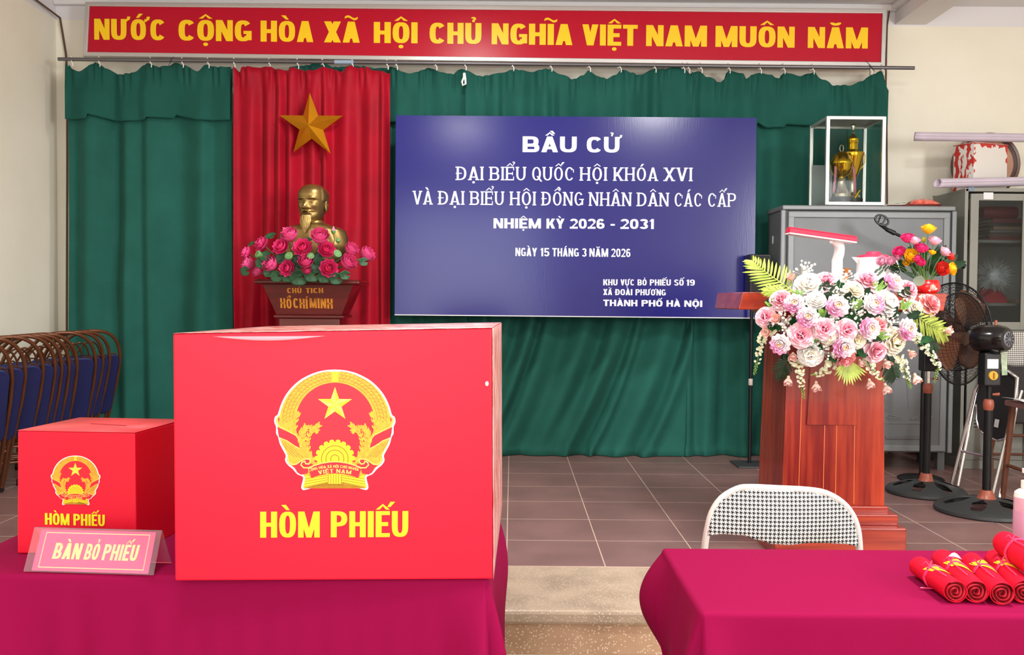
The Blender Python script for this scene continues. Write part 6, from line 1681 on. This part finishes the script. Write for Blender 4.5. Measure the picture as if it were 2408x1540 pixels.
for k in range(15):
    a = -1.0 + 2.0 * k / 14; petal(b, c0 - O, (math.sin(a) * .9, -.12, -math.cos(a)), (0, -1, -.2), .098 * (1 - .18 * abs(a)) * rnd.uniform(.88, 1.1), .0048, .15, .3, nu=2, nv=7, tip=.55)
b.build('palm_frond', LEAFO, r, angle=180, recalc=False)
# rose leaves and ferns
LV = [(700, 660, .05, (.2, -1, .5)), (930, 760, .045, (.3, -1, -.2)), (690, 800, .05, (-.1, -1, -.8)), (1000, 690, .04, (.4, -1, .4)), (480, 900, .04, (-.5, -1, .2)), (1270, 690, .05, (.5, -1, .3)), (1110, 640, .05, (.1, -1, .9)), (960, 1100, .05, (.1, -1, -.7)), (620, 1060, .05, (-.4, -1, -.4)), (1330, 850, .05, (.7, -1, 0)), (300, 760, .04, (-.9, -1, .2)), (1180, 1050, .05, (.4, -1, -.4)), (430, 1140, .05, (-.5, -1, -.5)), (760, 1130, .05, (0, -1, -.8)), (1420, 1020, .05, (.6, -1, -.3)), (860, 720, .05, (0, -1, 0)), (890, 880, .05, (0, -1, .3)), (600, 950, .05, (0, -1, .2)), (1190, 840, .05, (.2, -1, .2)), (800, 640, .04, (0, -1, .8)), (330, 930, .05, (-.6, -1, 0)), (1060, 1020, .045, (0, -1, -.3))]
for k, (cx, cy, L, d) in enumerate(LV):
    p, gx, gy = spot(cx, cy, -.035); b = B()
    for j in (-1, 0, 1):
        dd = Vector((gx * .4 + d[0] * .5 + j * .8, -.4, d[2] + .3 * (1 - abs(j)))); petal(b, p - O, dd, (0, -1, .2), L * (1 if j == 0 else .85), L * .30, .3, .25, nu=4, nv=6, tip=.8)
    b.build('leaf', LEAF if k % 3 else LEAFD, r, angle=180, recalc=False)
FERN = M('fern_green', (110, 160, 70), .5, col2=(150, 190, 90), vscale=50)
for cx, cy in ((1290, 790), (940, 790), (680, 860), (1110, 1020), (600, 1040), (500, 720), (1100, 650), (310, 780)):
    p, gx, gy = spot(cx, cy, -.02); b = B(); st = p - O
    for k in range(5):
        a = rnd.uniform(-.9, .9) ; d = Vector((math.sin(a) + gx * .4, -.5, math.cos(a) * .6 - gy * .5)).normalized(); 
        for t in range(7):
            q = st + d * .007 * t; sd = d.cross(Vector((0, -1, 0))).normalized()
            for s in (-1, 1): petal(b, q, d * .6 + sd * s, (0, -1, 0), .013 * (1 - t / 9), .0035, .2, .3, nu=2, nv=3, tip=.6)
    b.build('fern', FERN, r, angle=180, recalc=False)

# ================================================================ red pot with ranunculus
pb = P(2180, 676, 3.99)
r = thing('potted_bouquet', 'small red pot of yellow, pink and red flowers at the lectern end', 'flower pot', (pb.x, 3.99, ZL)); O = Vector(r.location)
RP = M('pot_red', (220, 30, 32), .22, coat=.5)
B().lathe([(.001, 0), (.036, 0), (.05, .012), (.054, .03), (.05, .046), (.046, .052), (.049, .058), (.045, .058), (.042, .05), (.001, .045)], 28).build('pot', RP, r)
def ranmesh(): return rose_mesh(.030, (4, 6, 7, 8, 8), (1.4, 1.2, .98, .75, .5), curl=.35, wid=.5)
RANC = dict(y=radial('ran_yellow', (236, 170, 20), (252, 206, 30), .03), p=radial('ran_pink', (214, 30, 100), (236, 60, 136), .03), l=radial('ran_blush', (244, 150, 190), (252, 206, 222), .03), r=radial('ran_red', (216, 70, 40), (226, 30, 40), .03))
SR = {k: ranmesh().build('ranunculus', m, angle=180) for k, m in RANC.items()}
rcp = lambda cx, cy: (1720 + cx / 3.209, 480 + cy / 3.209)
for cx, cy, c, s, d in ((1487, 188, 'y', 1.0, (0, -.25, 1)), (1330, 258, 'p', .95, (-.2, -.5, .8)), (1380, 275, 'l', .8, (0, -.4, .9)), (1532, 277, 'l', .9, (.1, -.4, .8)), (1432, 335, 'p', .92, (0, -.6, .7)), (1265, 362, 'p', .9, (-.5, -.6, .5)), (1355, 392, 'y', 1.05, (0, -1, .4)), (1318, 442, 'y', .5, (-.1, -1, .2)), (1612, 360, 'l', .85, (.4, -.5, .6)), (1655, 395, 'r', .7, (.7, -.4, .5)), (1588, 487, 'r', 1.02, (.1, -1, .1)), (1660, 488, 'y', .95, (.7, -.8, .1)), (1425, 440, 'p', .7, (0, -.8, .5)), (1400, 410, 'p', .75, (.1, -.6, .6)), (1255, 400, 'l', .6, (-.5, -.6, .4)), (1515, 365, 'y', .5, (0, -.5, .8)), (1135, 430, 'l', .8, (-.6, -.8, .4)), (1200, 430, 'l', .7, (-.3, -.8, .4))):
    px, py = rcp(cx, cy); D = 3.905 + .05 * abs((px - 2175) / 60) ; p = P(px, py, D) - O
    part_copy(SR[c], r, Matrix.Translation(p) @ face_to(d, rnd.uniform(0, 6)) @ Matrix.Diagonal((s * 1.2, s * 1.2, s * 1.2, 1)))
    b = B(); b.tube([p - Vector(d).normalized() * .008 * s, p * .6 + Vector((0, 0, .03)) + Vector(d) * -.012, Vector((p.x * .15, 0, .05))], .0021, 5); b.build('stem', STEM, r)
px, py = rcp(1452, 268); p = P(px, py, 3.96) - O
b = B(); b.ball(p, (.010, .010, .011), 10, 7); b.build('bud', M('bud_yellow', (206, 190, 50), .5), r); b = B(); b.tube([p, Vector((p.x * .3, 0, .06))], .002, 5); b.build('stem', STEM, r)
for k in range(46):
    a = rnd.uniform(-1.25, 1.25); rr = rnd.uniform(.05, .15); p = Vector((math.sin(a) * rr * .95, rnd.uniform(-.005, .07), .055 + math.cos(a) * rr * .85)); b = B(); d = Vector((math.sin(a) * 1.2, -.3 + rnd.uniform(-.3, .3), math.cos(a) + .1)).normalized()
    L = rnd.uniform(.04, .065)
    if k % 3 == 0:
        for t in range(7):
            q = p + d * L * t / 7; sd = d.cross(Vector((0, -1, .1))).normalized()
            for s in (-1, 1): petal(b, q, d * .8 + sd * s, (0, -1, .2), .018 * (1 - t / 12), .0035, .2, .2, nu=2, nv=3)
    else: petal(b, p, d, (0, -1, .3), L, L * .28, .3, .25, nu=4, nv=6, tip=.8)
    b.build('leaf', LEAFD if k % 2 else LEAF, r, angle=180, recalc=False)
px, py = rcp(1420, 580); p = P(px, py, 3.93) - O
b = B(); petal(b, p + Vector((-.01, 0, -.02)), (.25, -.2, 1), (0, -1, .2), .045, .026, .2, .1, nu=5, nv=7, tip=.9); b.build('leaf', M('leaf_grey', (128, 140, 122), .5), r, angle=180, recalc=False)
for o in list(SR.values()) + [S_ROSE, S_COR, S_WHT, S_CRM, S_PEO, S_STA, S_MAG]: bpy.data.objects.remove(o)

# ================================================================ microphone stand
MD = 5.60
mp = P(2176, 600, MD)
r = thing('microphone_stand', 'black microphone stand with an empty clip on its slanting boom', 'microphone stand', (mp.x, MD, 0)); O = Vector(r.location)
zt_ = P(2176, 584, MD).z
B().lathe([(.001, 0), (.13, 0), (.135, .008), (.12, .018), (.03, .026), (.001, .026)], 30).build('base', BLKM, r)
b = B(); b.tube([(0, 0, .02), (0, 0, zt_ - .02)], .0105, 10); b.build('pole', BLKM, r)
b = B(); a0, a1 = P(2088, 541, MD) - O, P(2258, 622, MD) - O; b.tube([a0, a1], .009, 10); b.build('boom', BLKM, r)
b = B(); b.tube([a1 - (a1 - a0).normalized() * .06, a1 + (a1 - a0).normalized() * .03], .016, 12); b.build('counterweight', BLKP, r)
b = B(); b.tube([a0 - (a1 - a0).normalized() * .01, a0 + (a1 - a0).normalized() * .045], [.0125, .015], 12); b.build('boom_grip', BLKP, r)
b = B(); b.ball((0, 0, zt_ - .012), (.022, .022, .024), 12, 8); b.build('clutch', BLKP, r)
cc = P(2073, 518, MD - .02) - O; m_ = Matrix.Translation(cc) @ Matrix.Rotation(math.radians(24), 4, 'Y')
cl = B()
def ov(w, h, z0): return [m_ @ Vector((w * math.cos(2 * PI * k / 24), -.004, h * math.sin(2 * PI * k / 24) + z0)) for k in range(24)]
cl.tube(ov(.042, .028, 0), .0065, 7, closed=True)
for x in (-.014, .012): cl.tube([m_ @ Vector((x, -.004, -.026)), m_ @ Vector((x * 1.4, -.006, .026))], .005, 6)
cl.tube([m_ @ Vector((0, 0, -.026)), a0], [.010, .012], 8)
cl.build('clip', BLKP, r)

# ================================================================ standing fans
BRNP = M('brown_plastic', (150, 78, 58), .35); BASEM = M('fan_base', (50, 52, 52), .45); BLADE = M('blade_brown', (92, 54, 36), .3)
MESH = M('guard_wire', (30, 30, 32), .4, .4)
def fan(label, px, Db, ctr_z, n, gR, base_R, off, blade_rot, knobs):
    bp = P(px, 1100, Db); r = thing('standing_fan', label, 'fan', (bp.x, Db, 0), 0, 'standing fans on the stage')
    n = Vector(n).normalized()
    b = B(); R = base_R
    b.lathe([(R * .80, .004), (R * .97, 0), (R, .008), (R * .99, .022), (R * .93, .032), (R * .82, .040), (R * .78, .034), (R * .78, .006)], 44, caps=False)
    for k in range(6):
        a = 2 * PI * k / 6 + .35
        def sp(u, v, a=a):
            rr = R * (.84 - .66 * v); wdt = (.20 + .22 * abs(v - .5) * 2) ; an = a + (u - .5) * wdt * 2.0 * (1 + .6 * v * v)
            return Vector((rr * math.cos(an), rr * math.sin(an), .038 + .035 * math.sin(v * PI / 2)))
        b.grid(5, 10, sp)
    b.lathe([(.001, .072), (R * .20, .072), (R * .26, .064), (R * .26, .058), (.001, .058)], 28)
    b.build('base', BASEM, r, solid=0)
    B().lathe([(R * .20, .070), (R * .17, .078), (.034, .098), (.028, .115), (.001, .115)], 24).build('base_cone', BRNP, r)
    zc_ = ctr_z - .36
    b = B(); b.tube([(0, 0, .11), (0, 0, zc_)], .021, 14); b.build('lower_pole', BLKM, r)
    B().lathe([(.022, zc_ - .005), (.026, zc_ + .01), (.027, zc_ + .03), (.022, zc_ + .048), (.012, zc_ + .052)], 16).build('collar', BRNP, r)
    b = B(); b.tube([(0, 0, zc_ + .04), (0, 0, ctr_z - .16)], .0115, 12); b.build('upper_pole', CHROME if not knobs else BLKM, r)
    b = B(); b.tube([(.02, -.0, zc_ + .075), (.05, -.012, zc_ + .078)], [.006, .009], 10); b.build('height_knob', BRNP, r)
    B().box((0, 0, ctr_z - .155), (.085, .075, .17)).build('control_box', BLKP, r, smooth=False, bevel=.008)
    if knobs:
        fy = -.0385
        b = B(); b.lathe([(.001, 0), (.024, 0), (.022, .008), (.001, .008)], 20, Matrix.Translation((.0, fy, ctr_z - .185)) @ Matrix.Rotation(PI / 2, 4, 'X')); b.build('dial', M('dial_yellow', (218, 160, 40), .4), r)
        b = B(); b.box((0, fy - .010, ctr_z - .185), (.006, .01, .03)); b.build('dial_grip', M('dial_dark', (150, 100, 24), .4), r, smooth=False)
        b = B(); b.box((-.003, fy - .001, ctr_z - .125), (.056, .002, .048)); b.build('label', M('sticker_white', (222, 224, 226), .5), r, smooth=False)
        b = B(); b.box((.058, fy + .004, ctr_z - .125), (.028, .002, .115), Matrix.Rotation(-.05, 3, 'Y')); b.build('energy_label', M('label_green', (90, 130, 100), .5, col2=(190, 200, 170), vscale=22), r, smooth=False)
    mot = Vector((0, 0, ctr_z)) ; rot = face_to(n)
    m_ = Matrix.Translation(mot) @ rot
    b = B(); b.lathe([(.001, -.10), (.036, -.10), (.056, -.094), (.066, -.075), (.072, -.045), (.073, 0), (.071, .045), (.06, .075), (.04, .09), (.001, .09)], 28, m_); b.build('motor', M('motor_black', (18, 18, 20), .2, coat=.4), r)
    b = B(); b.lathe([(.001, -.104), (.036, -.104), (.040, -.099)], 22, m_)
    b.build('motor_cap', M('cap_grey', (120, 122, 130), .3, .3), r)
    b = B()
    for k in range(10):
        a = 2 * PI * k / 10; q = Vector((math.cos(a), math.sin(a), 0)); t_ = Vector((-math.sin(a), math.cos(a), 0))
        b.add([m_ @ (q * .010 - t_ * .0015 + Vector((0, 0, -.1050))), m_ @ (q * .010 + t_ * .0015 + Vector((0, 0, -.1050))), m_ @ (q * .034 + t_ * .005 + Vector((0, 0, -.1050))), m_ @ (q * .034 - t_ * .005 + Vector((0, 0, -.1050)))], [(0, 1, 2, 3)])
    b.build('cap_slots', DKCAV, r, smooth=False)
    b = B(); b.tube([m_ @ Vector((0, .05, -.03)), m_ @ Vector((0, .085, -.03))] if False else [mot + Vector((0, 0, .068)) - n * .03, mot + Vector((0, 0, .096)) - n * .03], .007, 10); b.build('swing_knob', BRNP, r)
    b = B(); b.tube([(0, 0, ctr_z - .08), mot - n * .01 - Vector((0, 0, .045))], [.03, .02], 10); b.build('neck', BLKP, r)
    g = Matrix.Translation(mot + n * off) @ rot
    b = B(); b.tube([g @ Vector((gR * math.cos(2 * PI * k / 48), gR * math.sin(2 * PI * k / 48), 0)) for k in range(48)], .0048, 7, closed=True)
    gd = b.build('guard', MESH, r)
    for nm, sg, hh, r0 in (('guard_front', 1, .085, .035), ('guard_back', -1, .07, .058)):
        b = B(); K = 64
        for k in range(K):
            a = 2 * PI * k / K; tw = .35 * sg
            pts = []
            for j in range(8):
                t = j / 7; rr = r0 + (gR - r0) * t; an = a + tw * (1 - t); pts.append(g @ Vector((rr * math.cos(an), rr * math.sin(an), sg * hh * (1 - t ** 2.6))))
            b.tube(pts, .0010, 4, caps=False)
        for t in (.1, .2, .3, .4, .5, .6, .7, .8, .88, .95):
            rr = r0 + (gR - r0) * t; b.tube([g @ Vector((rr * math.cos(2 * PI * k / 40), rr * math.sin(2 * PI * k / 40), sg * hh * (1 - t ** 2.6))) for k in range(40)], .0011, 4, closed=True)
        if sg > 0: b.lathe([(.001, hh + .004), (r0, hh + .002), (r0, hh - .004), (.001, hh - .004)], 20, g)
        b.build(nm, MESH, gd, recalc=False)
    b = B(); b.lathe([(.001, -.03), (.035, -.03), (.034, .03), (.02, .045), (.001, .048)], 20, g); b.build('hub', BLADE, r)
    for k in range(3):
        b = B(); a0 = 2 * PI * k / 3 + blade_rot
        def bl(u, v):
            rr = .03 + (gR - .055) * v; wv = .34 + .48 * math.sin(PI * min(1, v * .85 + .08)); an = a0 + (u - .5) * wv * 1.5 - .35 * v
            return g @ Vector((rr * math.cos(an), rr * math.sin(an), (u - .5) * .055))
        b.grid(8, 10, bl); b.build('blade', BLADE, r, solid=.003)
    return r
fan('rear black standing fan, its pole right beside the lectern, half hidden by flowers', 2178, 5.2, P(2178, 772, 5.2).z, (.918, .396, .04), .25, .215, .19, .5, False)
fan('nearer black standing fan with a yellow dial and its motor turned to the room', 2321, 4.74, P(2318, 797, 4.74).z, (-.50, .866, -.03), .244, .25, .165, 1.9, True)
b = B(); w0 = P(2295, 860, 4.72)
b.tube([P(2240, 880, 5.2), P(2232, 930, 5.2), P(2226, 960, 5.2), P(2222, 985, 5.2), P(2224, 1003, 5.2)], .004, 6)
# ================================================================ chairs beside the fans
def dx(x): return 5.52 - (x - 2238) / 110 * .25
def Q(x, y, k=0.0): return P(x, y, dx(x) + k)
lz = at_z(2238, 1139, .0)
r = thing('folded_chrome_chair', 'folded chrome chair with a black panel leaning behind the nearer fan', 'chair', (P(2295, 1140, 5.4).x, 5.4, 0)); O = Vector(r.location)
def T(b, pts, rad=.011): b.tube([Q(x, y, k) - O for x, y, k in pts], rad, 10); return b
def foot(x, y): 
    p = at_z(x, y, .012); return p
f1, f2, f3, f4 = foot(2238, 1139), foot(2253, 1142), foot(2335, 1160), foot(2350, 1173)
T4 = [Q(2293, 918), Q(2303, 925), Q(2388, 938), Q(2398, 962)]
b = B(); b.tube([f1 - O, T4[0] - O, Q(2304, 895) - O, Q(2330, 873) - O, Q(2372, 873) - O, Q(2392, 888) - O, T4[2] - O, f3 - O], .0105, 10); b.build('back_frame', CHROME, r)
b = B(); b.tube([f2 - O, T4[1] + Vector((0, .04, 0)) - O], .0105, 10); b.build('leg', CHROME, r)
b = B(); b.tube([f4 - O, T4[3] + Vector((0, .04, 0)) - O, T4[3] + Vector((.035, .05, .10)) - O], .0105, 10); b.build('leg', CHROME, r)
def lerp_at(a, c, t): return a.lerp(c, t)
b = B(); b.tube([f1.lerp(T4[0], .36) - O, f3.lerp(T4[2], .36) - O], .0075, 8); b.build('crossbar', CHROME, r)
pan = [(2306, 905), (2316, 880), (2335, 875), (2372, 876), (2388, 884), (2391, 905), (2390, 945), (2378, 1000), (2362, 1030), (2345, 1034), (2320, 1024), (2302, 1010), (2296, 985), (2298, 940)]
pp = [Q(x, y, .03) - O for x, y in pan]; nn = (pp[3] - pp[0]).cross(pp[8] - pp[0]).normalized()
b = B(); k = len(pp); b.add([v - nn * .012 for v in pp] + [v + nn * .012 for v in pp], [tuple(range(k - 1, -1, -1)), tuple(range(k, 2 * k))] + [(i, (i + 1) % k, k + (i + 1) % k, k + i) for i in range(k)])
b.build('seat_panel', M('panel_black', (34, 34, 36), .5), r, smooth=False, bevel=.003)
b = B(); b.tube([Q(x, y, .012) - O for x, y in [(2296, 950), (2296, 985), (2302, 1010), (2320, 1025), (2345, 1036), (2362, 1032)]], .007, 8); b.build('seat_rim', CHROME, r)
b = B(); s0 = [Q(x, y, .008) - O for x, y in ((2340, 985), (2350, 987), (2347, 1006), (2337, 1003))]; b.add(s0, [(0, 1, 2, 3)]); b.build('sticker', M('sticker_white', (222, 224, 226), .5), r, smooth=False, solid=.001)
# houndstooth chair standing behind, at the photo's right edge
HD = 5.86
pl_, pr_ = P(2334, 850, HD), P(2445, 850, HD)
r = thing('folding_chair', 'houndstooth folding chair with brown legs at the right edge behind the fan motor', 'chair', ((pl_.x + pr_.x) / 2, HD, 0)); O = Vector(r.location)
zu, zl = P(2380, 785, HD).z, P(2380, 857, HD).z; hw = (pr_.x - pl_.x) / 2 + .02
BRWN = M('brown_wood', (96, 54, 36), .4, var=.25, vscale=12)
b = B()
for s in (-.012, .012): b.grid(20, 10, lambda u, v: Vector(((u - .5) * 2 * hw * (1 - .16 * max(0, v - .6) / .4), s + .03 * (2 * u - 1) ** 2, zl + (zu - zl) * v + .012 * (1 - (2 * u - 1) ** 2) * v - .01 * math.cos((2 * u - 1) * PI) * (1 - v))))
b.build('backrest', HT, r, solid=.006)
for s in (-1, 1):
    b = B(); b.tube([(s * (hw - .01), .03, zu - .05), (s * (hw - .005), .03, zl - .05), (s * (hw - .005), .0, .45), (s * (hw - .01), -.04, .012)], .012, 10); b.build('back_leg', BRWN, r)
    b = B(); b.tube([(s * (hw - .03), -.02, .62), (s * (hw - .03), -.05, .30), (s * (hw - .02), .04, .012)], .012, 10); b.build('front_leg', BRWN, r)
b = B(); b.box((0, -.055, .50), (2 * hw - .09, .04, .36)); b.build('seat', M('seat_dark', (40, 34, 36), .6), r, smooth=False, bevel=.012)
for z in (.12, .24):
    b = B(); b.tube([(-hw + .02, -.02, z), (hw - .02, -.02, z)], .009, 8); b.build('crossbar', BRWN, r)
# wooden stool with papers at the photo's right edge
st = P(2446, 990, 4.85)
r = thing('wooden_stool', 'dark brown wooden stool partly cut off by the right edge, papers on it', 'stool', (st.x + .045, 4.87, 0)); O = Vector(r.location)
sh = P(2400, 947, 4.87).z
b = B(); b.box((0, 0, sh - .015), (.30, .28, .03)); b.build('seat', M('stool_top', (150, 108, 104), .5), r, smooth=False, bevel=.005)
for i in (-1, 1):
    for j in (-1, 1):
        b = B(); b.tube([(i * .12, j * .11, sh - .03), (i * .15, j * .14, .001)], [.018, .015], 8); b.build('leg', BRWN, r)
b = B()
for i in (-1, 1): b.tube([(i * .138, -.128, .2), (i * .138, .128, .2)], .010, 8)
b.build('stretcher', BRWN, r)
b = B(); b.grid(10, 6, lambda u, v: Vector(((u - .5) * .30 - .035, (v - .5) * .21, .003 + .02 * (1 - u) ** 2 * math.sin(PI * (v * .5 + .25)))))
o = b.build('paper_sheet', M('paper_white', (236, 236, 238), .5), solid=.002); o.location = (O.x, O.y, sh)
tag(o, 'white paper sheet lying on the brown stool at the right edge', 'paper')
